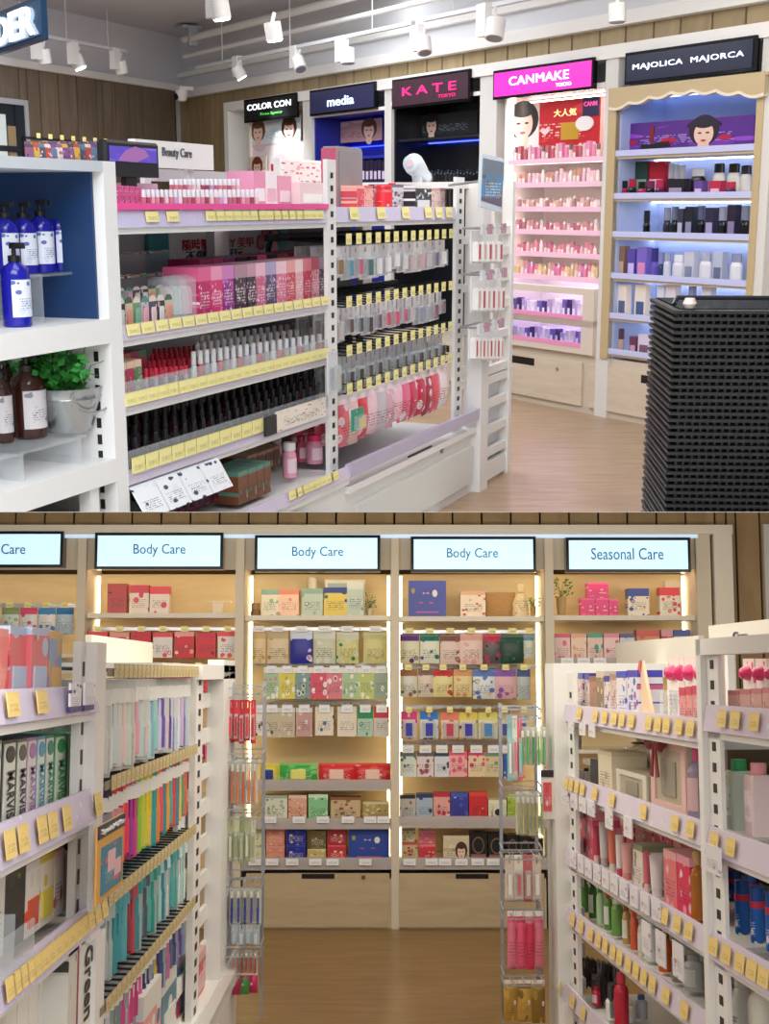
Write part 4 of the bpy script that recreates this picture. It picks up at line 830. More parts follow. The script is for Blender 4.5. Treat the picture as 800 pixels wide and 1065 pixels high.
# goods on the top shelf of the second bay
zt2 = z_b1+.012
def mirror_case():
    b = MB().rings([[(x, -.5+1*k, z) for x, z in ((-.46, 0), (.46, 0), (.5, .04), (.5, .94), (.44, 1), (-.44, 1), (-.5, .94), (-.5, .04))] for k in (0, 1)])
    return proto(('board', b.mesh(mat('8d888b', .5), name='board')), ('edge_band', MB().box(-.53, -.5, -.5, .5, .02, .97).mesh(mat('c8607a', .4), name='edge_band')), ('surface_sheet', MB().box(-.42, .42, -.56, -.5, .06, .93).mesh(mat('8a8488', .6, bump=.5), name='surface_sheet')))
GF(mirror_case(), 'mirror_board', 'tall grey panel with rounded corners standing on the top shelf beside the middle post', 'panel', 350, 377, 153, zt2, .2, .07)
tops = [(371, 379, 193, 'e04a58', 'f4b8a8', .12, 'slim red carton beside the grey panel'), (379, 388, 193, 'e8a8a0', 'e0606a', .12, 'salmon carton next to the slim red one'), (389, 408, 192, 'e8303e', 'f0c8b8', .1, 'coral cylinder tub with red lid'), (408, 432, 192, 'd6d0d6', '6a5a70', .12, 'grey patterned box of printed papers'), (432, 449, 193, '1e2026', 'e8e8e8', .06, 'black box with a white bottle picture'), (449, 463, 196, 'e8c8c4', 'c89a98', .08, 'pale pink printed box at the right end'), (404, 412, 190, 'a8b8d0', '7a8ab0', .3, 'blue-grey box behind the coral tub')]
for a, b, yt, c, c2, y_, nm in tops:
    if 'tub' in nm: GF(P_round(prn(c, 'd83a4a', c2, '6a1a20', 4, 131, .8), mat('e8303e', .3), seg=16, ch=.9, cr=.42), 'tub', nm+' on the top shelf', 'tub', a, b, yt, zt2, y_, .14)
    else: GF(P_box(prn(c, c2, 'b8a8b0', '4a3a44', 6, 130+a % 7, .9), mat(c2, .4) if 'bottle' in nm else None), 'carton', nm+' on the top shelf', 'box', a, b, yt, zt2, y_, .12)
for i in range(4): GF(P_round(BLK, mat('2a2c34', .2, .5), seg=8), 'bottle', lab('black cosmetic bottle', i, 4, 'behind the pale pink box on top'), 'bottle', 462+4*i, 465.5+4*i, 180, zt2+.02, .5, .04, 'black bottles on top')
# hair dryer display: barrel, nozzle, handle
x_, z_ = G.hit(434, 176, .22)
t = thing(G, 'hair_dryer', 'pale blue hair dryer standing on the top shelf', 'hair dryer', (x_, .22, zt2))
part(t, 'handle', MB().rings([[(x_+.03*math.cos(a)*s_+o_, .22+.04*math.sin(a)*s_, z) for a in [2*math.pi*j/12 for j in range(12)]] for z, s_, o_ in ((zt2+.08, .6, .02), (z_-.04, .7, .0), (z_+.01, .8, -.01))]), mat('c4d2dc', .3), True)
b = MB()
R_ = []
for u, rr, dz in ((-.085, .015, .026), (-.078, .04, .026), (-.026, .055, .022), (.04, .046, .0), (.1, .036, -.022), (.145, .033, -.036)):
    R_.append([(x_-.02+u, .22+rr*math.cos(a), z_+.0+dz+rr*math.sin(a)) for a in [2*math.pi*j/16 for j in range(16)]])
part(t, 'barrel', MB().rings(R_), mat('cbd9e2', .3), True)
R2 = [[(x_-.02+u, .22+rr*math.cos(a), z_+dz+rr*math.sin(a)) for a in [2*math.pi*j/16 for j in range(16)]] for u, rr, dz in ((.145, .034, -.036), (.165, .033, -.041))]
part(t, 'nozzle_ring', MB().rings(R2), mat('5a5f66', .3), True)
part(t, 'rear_cap', MB().cyl((x_-.11, .22, z_+.026), (x_-.1, .22, z_+.026), .02, 12), mat('dcc8cc', .3), True)
part(t, 'stand', MB().lathe([(.07, zt2), (.07, zt2+.015), (.03, zt2+.1)], x_+.02, .22, 12), WHITE2, True)
# ---- end ladder rack
u3 = thing(G, 'end_rack', 'white end frame with ladder rungs at the aisle end of the gondola', 'rack', (x_e0, 0, 0))
zet = gz((490, 190)); zlad = gz((518, 192))
E = x_e0
part(u3, 'post', MB().box(x_e0, x_e1-.02, -.08, .02, 0, zet), WHITE); part(u3, 'top_cap', MB().box(x_r0, x_e1, -.0, GD, zet-.03, zet), WHITE)
xl0, xl1 = x_e1-.02, gx_(520, 490)
part(u3, 'rear_post', MB().box(xl1-.05, xl1, -.06, .0, 0, gz((519, 188))), WHITE)
rys = [(500, 470), (500, 447), (500, 420), (500, 395), (500, 385), (500, 350), (500, 318), (500, 290), (500, 262), (500, 240)]
for p_, q_ in rys: zz = gz((p_, q_)); part(u3, 'rung', MB().box(xl0, xl1-.05, -.05, -.02, zz-.022, zz+.022), WHITE)
part(u3, 'rung', MB().box(xl0, xl1-.05, -.05, -.02, .02, .12), WHITE)
part(u3, 'back_sheet', MB().box(xl0, xl1-.05, .0, .01, .05, gz((505, 385))), mat('dcdde0', .5))
part(u3, 'rung', MB().box(x_r1+.01, x_e0, .1, .13, zbot2+.2, zbot2+.24), WHITE)
for q_ in (250, 300, 345, 385, 400): zz = gz((484, q_)); part(u3, 'rung', MB().box(x_r1, x_e0, .0, .03, zz-.02, zz+.02), WHITE)
wp = [P_card(mat('f0efee', .4), mat('f4f4f2', .4), mat('c82a3a', .35)), P_card(mat('ecebe9', .4), mat('f4f2f0', .4), mat('d8b0a0', .35))]
endr = [((497, 525), 240, 274, 5, 0), ((497, 527), 287, 325, 6, 1), ((495, 525), 340, 375, 8, 0)]
for r_, ((a, b), yt, yb, n, kk) in enumerate(endr):
    for i in range(n):
        p = a+(b-a)*i/n; fit(G, wp[(kk+i) % 2], 'hanging_pack', lab('slim white red-printed pack', i, n, f'in the {("upper", "middle", "lower")[r_]} group on the end frame'), 'pack', p, p+(b-a)/n*.92, yt, G.z(p, yb, -.14), -.14, .04, f'white packs on the end frame, {("upper", "middle", "lower")[r_]} group')
    zz = G.z(510, yt-3, -.15); part(u3, 'hook_basket', MB().wire([(gx_(a+2, 300, -.16), -.16, zz), (gx_(b, 300, -.16), -.16, zz), (gx_(b, 300, -.16), -.07, zz+.0), (gx_(a+2, 300, -.16), -.07, zz), (gx_(a+2, 300, -.16), -.16, zz)], .006, 5), WIRE)
    for j in range(4):
        q_ = a+(b-a)*(j+.5)/4; xx_ = gx_(q_, 300, -.16); part(u3, 'clip', MB().box(xx_-.03, xx_+.03, -.172, -.16, zz-.03, zz+.02), mat(('e8e8ea', 'c89aa8')[j % 2], .3, alpha=.8))
t = thing(G, 'catalogue_sheet', 'tilted blue picture sheet clipped to the top of the end frame', 'sheet', (gx_(500, 190, -.2), -.2, G.z(511, 218, -.2)))
xa_, xb_ = gx_(500, 190, -.2), gx_(524, 190, -.2); z0_, z1_ = G.z(511, 219, -.2), G.z(511, 161, -.2)
def shear(m0, x0, x1, zz0, zz1, y0, y1, k=.03): return MB().rings([[(x0, y0, zz0+.02), (x1-k, y0, zz0-.01), (x1-k, y1, zz0-.01), (x0, y1, zz0+.02)], [(x0+k*.6, y0, zz1), (x1, y0, zz1-.01), (x1, y1, zz1-.01), (x0+k*.6, y1, zz1)]])
part(t, 'sheet', shear(0, xa_, xb_, z0_, z1_, -.2, -.185), mat('c8d4da', .2)); part(t, 'print', shear(0, xa_+.012, xb_-.012, z0_+.03, z1_-.02, -.205, -.2), prn('4a86b0', '6a7a88', '5a4a60', 'e8f0f4', 3, 140, .66, low=.2))
part(t, 'wire_stand', MB().wire([(xa_+.05, -.18, zet), (xa_+.05, -.18, z0_+.1)], .006, 5).wire([(xa_+.05, -.18, zet), (xa_+.05, -.02, zet-.02)], .006, 5), WIRE)
fit(G, P_pouch(prn('c8a030', 'e8c860', '6a6a70', '3a2a10', 3, 141, .9), mat('d8b050', .3)), 'gold_pouch', 'yellow pouch behind the rungs low on the end frame', 'pouch', 498, 512, 393, G.z(505, 412, -.01), -.012, .03)

# ---- left bay with blue bottles
u0 = thing(G, 'shelving_unit', 'white bay with a deep blue lining and shampoo bottles at the left edge', 'shelving', (x_l0, 0, 0))
zt0 = gz((110, 168)); xw0 = gx_(-160, 300)
post(u0, x_l0, x_l1, -.015, .6, 0, zt0, False)
q = MB(); z = .3
while z < zt0-.1: q.box(x_l0-.002, x_l0+.001, .03, .045, z, z+.03); z += .05
part(u0, 'slot_row', q, DARK)
part(u0, 'top_board', MB().box(xw0, x_l0, -.015, .6, zt0-.03, zt0), mat('c6cbd2', .4))
BL = mat('1b3a66', .45); z0s = gz((0, 343), (105, 331)); z0t = z0s; th0 = z0t-gz((0, 353), (105, 340)); 
za0 = gz((2, 345), (108, 333)); zb0 = gz((2, 507), (108, 483))
part(u0, 'back_panel', MB().box(xw0, x_l0, .56, .6, 0, zt0-.03), BL, label='deep blue back panel')
part(u0, 'side_lining', MB().box(x_l0-.012, x_l0-.002, .02, .56, za0, zt0-.03), BL)
shelf(u0, xw0, x_l0, -.015, .56, za0, .07); shelf(u0, xw0, x_l0, -.015, .56, zb0, .07)
part(u0, 'inner_post', MB().box(x_l0-.12, x_l0-.075, .0, .04, 0, zb0-.07), WHITE)
part(u0, 'back_panel_lower', MB().box(xw0, x_l0, .5, .56, zb0, za0-.07), mat('c9c4c0', .5))
BLUEB = P_pump(mat('1a1a9a', .15), prn('dfe4f0', 'cdd6ea', '5a6ab0', '1c2a6a', 3, 150, .98), BLK)
zr = gz((60, 281), y=.2)
part(u0, 'acrylic_riser', MB().box(gx_(29, 280, .1), gx_(88, 280, .1), .1, .42, zr-.008, zr).box(gx_(42, 280, .1), gx_(43.5, 280, .1), .1, .42, za0, zr).box(gx_(86, 280, .1), gx_(88, 280, .1), .1, .42, za0, zr), GLASSY)
bl = [(-9, 16, 207, .12, za0+.14), (10, 35, 207, .12, zr), (28, 53, 205, .12, zr), (47, 72, 204, .12, zr), (65, 90, 203, .12, zr), (2, 24, 203, .32, zr), (22, 44, 203, .32, zr), (44, 66, 203, .32, zr)]
for i, (a, b, yt, y_, zb_) in enumerate(bl):
    GF(BLUEB, 'shampoo_bottle', lab('blue pump shampoo bottle', i, 5, 'on the clear riser') if i < 5 else lab('blue pump shampoo bottle', i-5, 3, 'at the back of the clear riser'), 'bottle', a, b, yt, zb_, y_, .15, 'blue pump bottles on the riser')
GF(BLUEB, 'shampoo_bottle', 'blue pump shampoo bottle standing alone in front of the riser', 'bottle', -1, 28, 250, za0, .04, .17)
t = thing(G, 'booklet', 'dark blue standing booklet beside the clear riser', 'booklet', (gx_(89, 290, .1), .1, za0))
xa_, xb_ = gx_(88, 290, .1), gx_(107, 290, .1); z1_ = gz((98, 262), y=.1)
part(t, 'cover', MB().box(xa_, xb_, .1, .15, za0, z1_), mat('14246c', .35))
for k, w_ in enumerate(('GOOD LAB', 'SUPPLEMENT', 'DAY SHAMPOO')): lettering(t.o, w_, mat('8fa6e0', .4), (xa_+xb_)/2, .098, z1_-.06-.05*k, (xb_-xa_)*.86, .024, G, t.off, .01)
BRB = P_pump(mat('3a1a16', .15), prn('d8d4d8', 'c8c4d0', '8a8a9a', '2a2a3a', 3, 151, .98), BLK)
for i, (a, b, yt, y_) in enumerate(((-12, 9, 372, .14), (9, 44, 366, .1), (-4, 14, 362, .32))):
    GF(BRB, 'brown_bottle', ['dark brown pump bottle cut off at the left edge', 'dark brown pump bottle beside the bucket plant', 'dark brown pump bottle behind the others'][i], 'bottle', a, b, yt, zb0+.085, y_, .17)
part(u0, 'acrylic_riser', MB().box(gx_(-20, 450, .05), gx_(84, 450, .05), .03, .4, zb0+.075, zb0+.083).box(gx_(15, 450, .05), gx_(16.5, 450, .05), .03, .4, zb0, zb0+.075).box(gx_(76, 450, .05), gx_(78, 450, .05), .03, .4, zb0, zb0+.075), GLASSY)
for i in range(3): GF(P_box(prn('c8607a', 'e8b0c0', 'f0e0e4', '4a1a24', 3, 152+i, .8)), 'pink_carton', lab('pink carton', i, 3, 'at the back behind the bucket plant'), 'box', 14+24*i, 34+24*i, 352, za0-.07-.14, .42, .05)
xp, zp_ = G.hit(70, 447, .12)
t = thing(G, 'potted_plant', 'small leafy green plant in a galvanised metal bucket', 'plant', (xp, .12, zp_))
zt_ = G.z(70, 402, .12); rt = (gx_(92, 410, .12)-gx_(47, 410, .12))/2; ZN = mat('a9abad', .25, .85)
part(t, 'bucket', MB().rings([[(xp+r_*math.cos(a), .12+r_*math.sin(a), z) for a in [2*math.pi*j/24 for j in range(24)]] for r_, z in ((rt*.68, zp_), (rt*.72, zp_+.01), (rt*.95, zt_-.03), (rt*.98, zt_-.028), (rt*.96, zt_-.02), (rt, zt_), (rt*1.04, zt_+.004), (rt*.9, zt_), (rt*.85, zt_-.02))]), ZN, True)
part(t, 'bucket_handle', MB().wire([(xp+rt*1.03*math.cos(a), .12-rt*1.0, zt_-.01-.06*math.sin(a)) for a in [math.pi*j/10 for j in range(11)]], .003, 5), ZN)
rnd = random.Random(3); zc = zt_+.05
st = MB(); leaves = []
for k in range(60):
    an = rnd.uniform(0, 2*math.pi); ln = rnd.uniform(.05, .13); el = rnd.uniform(-.1, .95)
    p0 = Vector((xp+.4*rt*math.cos(an), .12+.4*rt*math.sin(an), zt_-.01)); p1 = p0+Vector((math.cos(an)*ln*(1.0-el*.5), math.sin(an)*ln*.8*(1.2-el*.7), .05+el*.11))
    pm = (p0+p1)/2+Vector((0, 0, .03)); st.wire([p0, pm, p1], .0014, 4)
    if p1.x > x_l0-.13: p1.x = x_l0-.13-rnd.uniform(0, .04)
    for q in range(10):
        u = (q+1)/10; c = p0.lerp(p1, u)+Vector((0, 0, .03*math.sin(u*math.pi)))+Vector((rnd.uniform(-1, 1), rnd.uniform(-1, 1), rnd.uniform(-1, 1)))*.014
        leaves.append(c)
lf = MB()
for c in leaves:
    d1 = Vector((rnd.uniform(-1, 1), rnd.uniform(-1, 1), rnd.uniform(-.2, .9))).normalized(); d2 = d1.orthogonal().normalized(); s_ = rnd.uniform(.011, .017)
    n = len(lf.v); lf.v += [tuple(c), tuple(c+d1*s_+d2*s_*.7), tuple(c+d1*s_*2.1), tuple(c+d1*s_-d2*s_*.7)]; lf.f += [(n, n+1, n+2), (n, n+2, n+3)]
part(t, 'stems', st, mat('3f7a2f', .6)); part(t, 'foliage', lf, mat('2f8a33', .5), kind='stuff')

# ---- monitor and the Beauty Care header on top
y_ = .1; xa_, xb_ = gx_(110, 165, y_), gx_(166, 165, y_)
zt_, zb_ = gz((138, 147), y=y_), gz((138, 184), y=y_)
t = thing(G, 'monitor', 'small black monitor playing a violet nail video on the gondola top', 'monitor', ((xa_+xb_)/2, y_, zb_))
part(t, 'bezel', MB().bbox(xa_, xb_, y_, y_+.035, zb_, zt_, .008), DARK)
part(t, 'screen', MB().box(xa_+.02, xb_-.02, y_-.002, y_, zb_+.045, zt_-.018), prn('4a3a9a', '5a4ab0', '7a5a9a', '6a5ac0', 2, 160, .98, emit=.8))
scx, scz = (xa_+xb_)/2, (zb_+zt_)/2+.015
part(t, 'screen_picture', MB().prism([(scx+(xb_-xa_)*u, scz+(zt_-zb_)*v) for u, v in ((-.3, -.2), (.05, -.22), (.28, -.04), (.2, .14), (.02, .22), (-.16, .08))], y_-.004, y_-.002), mat('8a5a90', .3, emit=.6))
part(t, 'stand', MB().box((xa_+xb_)/2-.03, (xa_+xb_)/2+.03, y_+.01, y_+.03, z_b1+.075, zb_), DARK)
y_ = .3; xa_, xb_ = gx_(141, 150, y_), gx_(222, 160, y_); zt_, zb_ = gz((180, 147.5), y=y_), gz((180, 175), y=y_)
t = thing(G, 'header_board', 'white header board with the words Beauty Care above the top shelf', 'sign', ((xa_+xb_)/2, y_, zb_))
part(t, 'board', MB().box(xa_, xb_, y_, y_+.03, zb_, zt_), WHITE2); part(t, 'bracket', MB().box(xa_+.1, xa_+.14, y_+.03, y_+.05, z_b1+.075, zt_-.02), WHITE); part(t, 'bracket', MB().box(xb_-.14, xb_-.1, y_+.03, y_+.05, z_b1+.075, zt_-.02), WHITE)
lettering(t.o, 'Beauty Care', mat('5a5c60', .5), gx_(184, 159, y_), y_-.002, gz((184, 160), y=y_), gx_(199, 159, y_)-gx_(168.5, 159, y_), .04, G, t.off)

# ---- stack of black shopping baskets at the right
BYD = 3.35
bxl, bxr = (704-400)/FPX*BYD, (806-400)/FPX*BYD
BF = Frame(RU, bxl, BYD, 1, -.06)
ztb = BF.z(760, 322); wB = .33; dB = .42
BM = mat('121316', .4, bump=.3)
rim = MB().rings([[(-o, -o, z), (wB+o, -o, z), (wB+o, dB+o, z), (-o, dB+o, z)] for o, z in ((.0, 0), (.014, .002), (.014, .010), (0, .012))], cap=False)
bas = rim
bas.rings([[(-o, -o, z), (wB+o, -o, z), (wB+o, dB+o, z), (-o, dB+o, z)] for o, z in ((-.004, .014), (-.03, -.11))], cap=False)
floorp = MB().box(.03, wB-.03, .03, dB-.03, -.115, -.108)
ribs = MB()
for k in range(18): xk = .01+(wB-.02)*k/17; ribs.box(xk-.003, xk+.003, -.006, .0, -.008, .004)
me_b, me_f, me_r = bas.mesh(BM, name='basket_shell'), floorp.mesh(BM, name='basket_floor'), ribs.mesh(BM, name='rib_row')
hd = MB().wire([(.02, dB*.5, .01), (.03, dB*.5+.02, .026), (wB-.03, dB*.5+.02, .026), (wB-.02, dB*.5, .01)], .006, 6).mesh(mat('2a2d33', .3), name='handle')
nb = 42; step = .0168
for i in range(nb):
    z = ztb-.012-step*i
    o = place(BF, [('basket_shell', me_b), ('basket_floor', me_f), ('rib_row', me_r)]+([('handle', hd)] if i == 0 else []), 'shopping_basket', 'black plastic shopping basket topmost on the stack' if i == 0 else f'black shopping basket, {ordn(i)} one down in the nested stack', 'basket', ((.0015 if i % 2 else -.001), 0, z), group='nested shopping baskets')
tg = MB().cyl((.02, .05, ztb+.012), (.02, .054, ztb+.012), .014, 12)
single(BF, 'round_tag', MB().lathe([(.012, ztb+.001), (.018, ztb+.012), (.012, ztb+.026)], .03, .03, 12), mat('d8c8bc', .3), 'small round pale charm on the left corner of the basket stack', 'tag', (.03, .03, ztb), smooth=True)
single(RF, 'counter_edge', MB().box(0, .02, 0, .4, 0, .0), WHITE, 'white', 'counter') if False else None
# ================================================================ LOWER FLOOR: body care aisle
thl = math.atan((532.5-700)/FPX)
BX, BY = flo(RL, 400, 966)
BF2 = Frame(RL, 0, BY, 1, 0)
LY = 5.35
LX = (240-400)/FPX*LY
LF = Frame(RL, LX, LY, 0.0, 1.0)                    # left row, faces the aisle; x = 0 at its far end
vx3 = (280-400)*math.cos(thl)/FPX
RY = 5.2
RF2 = Frame(RL, (575-400)/FPX*RY, RY, -vx3, -1)     # right row; x = 0 at its far end, grows towards the viewer
FL = Frame(RL, 0, 0, 1, 0)
single(FL, 'floor', MB().box(-4, 4, 1, BY+1, -.05, 0), wood('7a5a2c', '94713e', (1.2, 7, 1), .3, 'floor_wood'), '', '', kind='structure')
single(Frame(Matrix.Identity(4), 0, 0, 1, 0), 'ceiling', MB().box(-5, 5, 1.0, 9.2, -.0002, -.00015), mat('e4ddd0', .8), '', '', kind='structure')
bx2 = lambda p, q=760, y=0.: BF2.x(p, q, y)
bz2 = lambda q, y=0., p=400: BF2.z(p, q, y)
# wall of boards above and beside the portal
w = thing(BF2, 'wall_back', '', '', (0, 0, 0), kind='structure')
ztp = bz2(546.5)
LP = [wood('8f7650', 'a48a60', (3, 3, .6), .55, 'wall_board'), wood('96794f', 'a98e64', (3, 3, .6), .55, 'wall_board')]
part(w, 'backing', MB().box(-4.5, 4.5, .5, .56, 0, 3.2), mat('4a3a22', .8))
p = -14
xs = []
while p < 770: xs.append(bx2(p, 541, .1)); p += 30.3
xs = [x for x in xs if x < bx2(752, 541, .1)]+[bx2(757, 600, .1)]
for a, b in zip(xs, xs[1:]): part(w, 'plank', MB().box(a+.006, b-.006, .1, .13, ztp-.02, 3.1), LP[random.randrange(2)])
xs = [bx2(q, 600, .1) for q in (757, 767, 792, 822, 850, 880)]
for a, b in zip(xs, xs[1:]): part(w, 'plank', MB().box(a+.006, b-.006, .1, .13, 0, 3.1), LP[random.randrange(2)])
# portal and bays
c2 = thing(BF2, 'wall_cabinet_portal', 'cream wall cabinet run with four lit sign bays along the back wall', 'shelving', (bx2(-60), 0, 0))
CR = mat('d3c6b1', .5); CRL = mat('e2d9c8', .5); LIN = wood('cdb88f', 'd8c59e', (1, 1, 5), .6, 'bay_lining')
zh0 = bz2(556); zp0 = bz2(905)
part(c2, 'header', MB().box(bx2(-60), bx2(762, 600), -.04, .12, zh0, ztp), CRL)
part(c2, 'side_panel', MB().box(bx2(742, 600), bx2(761, 600), -.04, .45, 0, zh0), CRL)
posts = [(78, 87), (244, 253), (407, 415), (568, 577), (727, 742)]
for a, b in posts: part(c2, 'post', MB().box(bx2(a, 700), bx2(b, 700), -.012, .45, 0, zh0), CR)
zi = bz2(592)                                       # top of the open bays
for a, b in ((-60, 78), (87, 244), (253, 407), (415, 568), (577, 727)):
    part(c2, 'valance_panel', MB().box(bx2(a, 700), bx2(b, 700), .03, .05, zi, zh0), CR)
    part(c2, 'bay_ceiling', MB().box(bx2(a, 700), bx2(b, 700), .05, .44, zi+.05, zi+.07), CRL)
    part(c2, 'back_panel', MB().box(bx2(a, 700), bx2(b, 700), .43, .45, 0, zi), LIN)
    for xe in (bx2(a, 700)+.0, bx2(b, 700)-.03):
        part(c2, 'light_strip', MB().box(xe+.006, xe+.024, .3, .31, zp0+.02, zi-.02), mat('ffecc0', .4, emit=5))
    part(c2, 'light_strip', MB().box(bx2(a, 700)+.03, bx2(b, 700)-.03, .055, .08, zi+.03, zi+.04), mat('ffe6b8', .4, emit=8))
    part(c2, 'base_cabinet', MB().box(bx2(a, 900), bx2(b, 900), .0, .43, 0, zp0-.05), CR)
DW2 = wood('b5a07e', 'c4b08e', (1, 1, 6), .55, 'drawer_front')
for a, b, h0, h1, lk in ((92, 243, 150, 180, None), (256, 405, 314, 348, 378), (415.5, 566, 474, 508, None), (580, 726, 640, 670, None)):
    d_ = part(c2, 'drawer', MB().box(bx2(a, 930), bx2(b, 930), -.014, .002, bz2(964), bz2(908)), DW2)
    part(c2, 'handle_slot', MB().box(bx2(h0, 910), bx2(h1, 910), -.016, -.01, bz2(913.5), bz2(908.5)), BLK, parent=d_)
    if lk: part(c2, 'lock', MB().cyl((bx2(lk, 912), -.02, bz2(912)), (bx2(lk, 912), -.014, bz2(912)), .013, 10), mat('7a6a50', .3, .7), parent=d_)
def sign(a, b, yt, yb, words, label, sk=0.):
    xa, xb = bx2(a, (yt+yb)/2, -.06), bx2(b, (yt+yb)/2, -.06); zt, zb = bz2(yt, -.06), bz2(yb, -.06)
    t = thing(BF2, 'light_box_sign', label, 'sign', ((xa+xb)/2, -.06, zb))
    part(t, 'case', MB().box(xa-.018, xb+.018, -.058, .03, zb-.018, zt+.018), mat('23262c', .15, .5))
    part(t, 'lit_face', MB().box(xa, xb, -.062, -.058, zb, zt), mat('c2e6fa', .4, emit=.8))
    if words: lettering(t.o, words[0], mat('2a6aa6', .4), bx2(words[1], (yt+yb)/2, -.06), -.064, bz2(words[3], -.06), bx2(words[2], 573, -.06)-bx2(2*words[1]-words[2], 573, -.06), bz2(words[4], -.06)-bz2(words[5], -.06), BF2, t.off)
part(c2, 'valance_light', MB().box(bx2(-60), bx2(725, 560), -.02, -.005, zh0-.022, zh0), mat('bcd2ea', .4, emit=.7))
sign(-60, 62.5, 555.5, 587, ('Care', 14, 26.5, 571, 566, 576.5), 'pale blue lit sign ending in Care at the far left')
sign(101.5, 229, 557, 589, ('Body Care', 166, 193, 572.5, 566.5, 580), 'pale blue lit sign reading Body Care, leftmost of the three')
sign(268, 392.5, 559.5, 591.5, ('Body Care', 330.5, 357, 575, 569, 582), 'pale blue lit sign reading Body Care, middle of the three')
sign(430.5, 554.5, 561, 592, ('Body Care', 491.5, 518, 576.5, 570, 583), 'pale blue lit sign reading Body Care, rightmost of the three')
sign(592, 715.5, 562, 592, ('Seasonal Care', 652.5, 690, 576, 570, 582), 'pale blue lit sign reading Seasonal Care above the right bay')
# shelves: bay (x0, x1): list of pixel heights of board tops and their front depth
SH = {}
def bshelf(a, b, ytop, y0, th=.02, rail=False, nm=None):
    xa, xb = bx2(a, 750), bx2(b, 750); z = bz2(ytop, y0)
    s_ = part(c2, 'shelf', MB().box(xa, xb, y0, .43, z-th, z), CRL)
    if rail: part(c2, 'price_rail', MB().box(xa, xb, y0-.012, y0, z-th-.01, z+.03), mat('cfc6c4', .25, alpha=.6), parent=s_)
    SH[a, ytop] = z; return z
def BP(pr, name, label, cat, a, b, yt, yb, y, d, group=None, zb=None, rz=0.):
    z0 = bz2(yb, y) if zb is None else zb
    return fit(BF2, pr, name, label, cat, a, b, yt, z0, y, d, group, rz=rz)
def tags(par, px, y, q0, q1, y_, mt=TAGY, wpx=6):
    for p_ in px: part(par, 'price_tag', MB().box(bx2(p_-wpx/2, q0, y_), bx2(p_+wpx/2, q0, y_), y_-.003, y_, bz2(q1, y_), bz2(q0, y_)), mt)
def hookrow(a, b, ztag, n):
    part(c2, 'hook_bar', MB().box(bx2(a, 700)+.01, bx2(b, 700)-.01, .3, .315, ztag-.01, ztag+.01), WIRE)
    for x_ in frange(bx2(a, 700), bx2(b, 700), n): part(c2, 'hook', MB().cyl((x_, .3, ztag), (x_, .05, ztag), .003, 4), WIRE)
def packrow(items, rowname, y=.1, kind='pouch', name='pouch', desc='pouch', cat='pack', tagpx=None, tagy=None, tagm=TAGY, wpx=7, backs=2, tw=None):
    """hanging or standing packs: (x0, x1, top, bottom, colours, words)"""
    for i, it in enumerate(items):
        a, b, yt, yb, c1, c2_, c3 = it[:7]; nm = it[7] if len(it) > 7 else None; seed = 200+i*3+len(rowname)
        m = prn(c1, c2_, c3, it[8] if len(it) > 8 else '4a3a3a', it[9] if len(it) > 9 else 3.2, seed, it[10] if len(it) > 10 else .82, .45)
        k = it[11] if len(it) > 11 else kind
        pr_ = P_pouch(m, mat(c2_, .4)) if k == 'pouch' else P_box(m, None) if k == 'box' else P_card(m, mat('f0ece4', .3, alpha=.5), mat(c3, .35))
        lb = (nm+' '+rowname) if nm else lab(desc, i, len(items), rowname)
        for dep in range(backs):
            BP(pr_, name, lb if dep == 0 else 'rear '+lb, cat, a, b, yt, yb, y+.07*dep, .05 if k != 'box' else .066)
        if tagy: tags(c2, [(a+b)/2], 0, tagy[0], tagy[1], y-.01, tagm, wpx)
# --- bay 3 (second Body Care sign)
A, B_ = 253, 407
bshelf(A, B_, 640, .02, .03)
z640 = SH[A, 640]
top3 = [(272, 290, 613, 640, 'e8e2cc', '8ab0a0', 'c8d8b8', 'white green-printed pouch'), (290, 311, 613, 640, 'efc8b0', 'e08a6a', '2a9a98', 'salmon pouch with a teal edge'), (314, 336, 612, 640, 'b8cabc', '8aa89a', 'e8ece0', 'grey-green leafy pouch'), (337, 361, 611, 640, 'd8c25a', '2a3a8a', '3a7a4a', 'yellow and blue pouch'), (361, 378, 606, 640, 'b4c4bc', 'c8d0cc', '7a9a8a', 'tall grey framed pack')]
packrow([t_+('4a3a3a', 3, .8, 'box') for t_ in top3], 'on the top shelf under the middle Body Care sign', y=.16, kind='box', name='pouch_pack', backs=1)
BP(P_round(mat('8a6a44', .6), mat('a8835a', .6), seg=12, ch=.5, cr=.4), 'wooden_pot', 'small round wooden pot at the left of the middle bay top shelf', 'pot', 261, 271, 627, 640, .16, .06)
BP(P_round(CLEAR, mat('d8d0c0', .4), seg=12, ch=.5, cr=.3), 'glass_jar', 'clear jar behind the grey-green pouch on the middle top shelf', 'jar', 318, 333, 600, 640, .3, .08)
t = thing(BF2, 'display_card', 'large pale framed display card behind the yellow and blue pouch', 'frame', (bx2(358, 620, .32), .32, z640))
part(t, 'frame', MB().box(bx2(338, 620, .32), bx2(380, 620, .32), .32, .34, z640, bz2(603, .32)), mat('d8d4c8', .5)); part(t, 'card', MB().box(bx2(341, 620, .32), bx2(377, 620, .32), .315, .32, z640+.02, bz2(606, .32)), prn('9aaca8', 'b8c8c0', '7a928a', '3a4a48', 4, 210, .97))
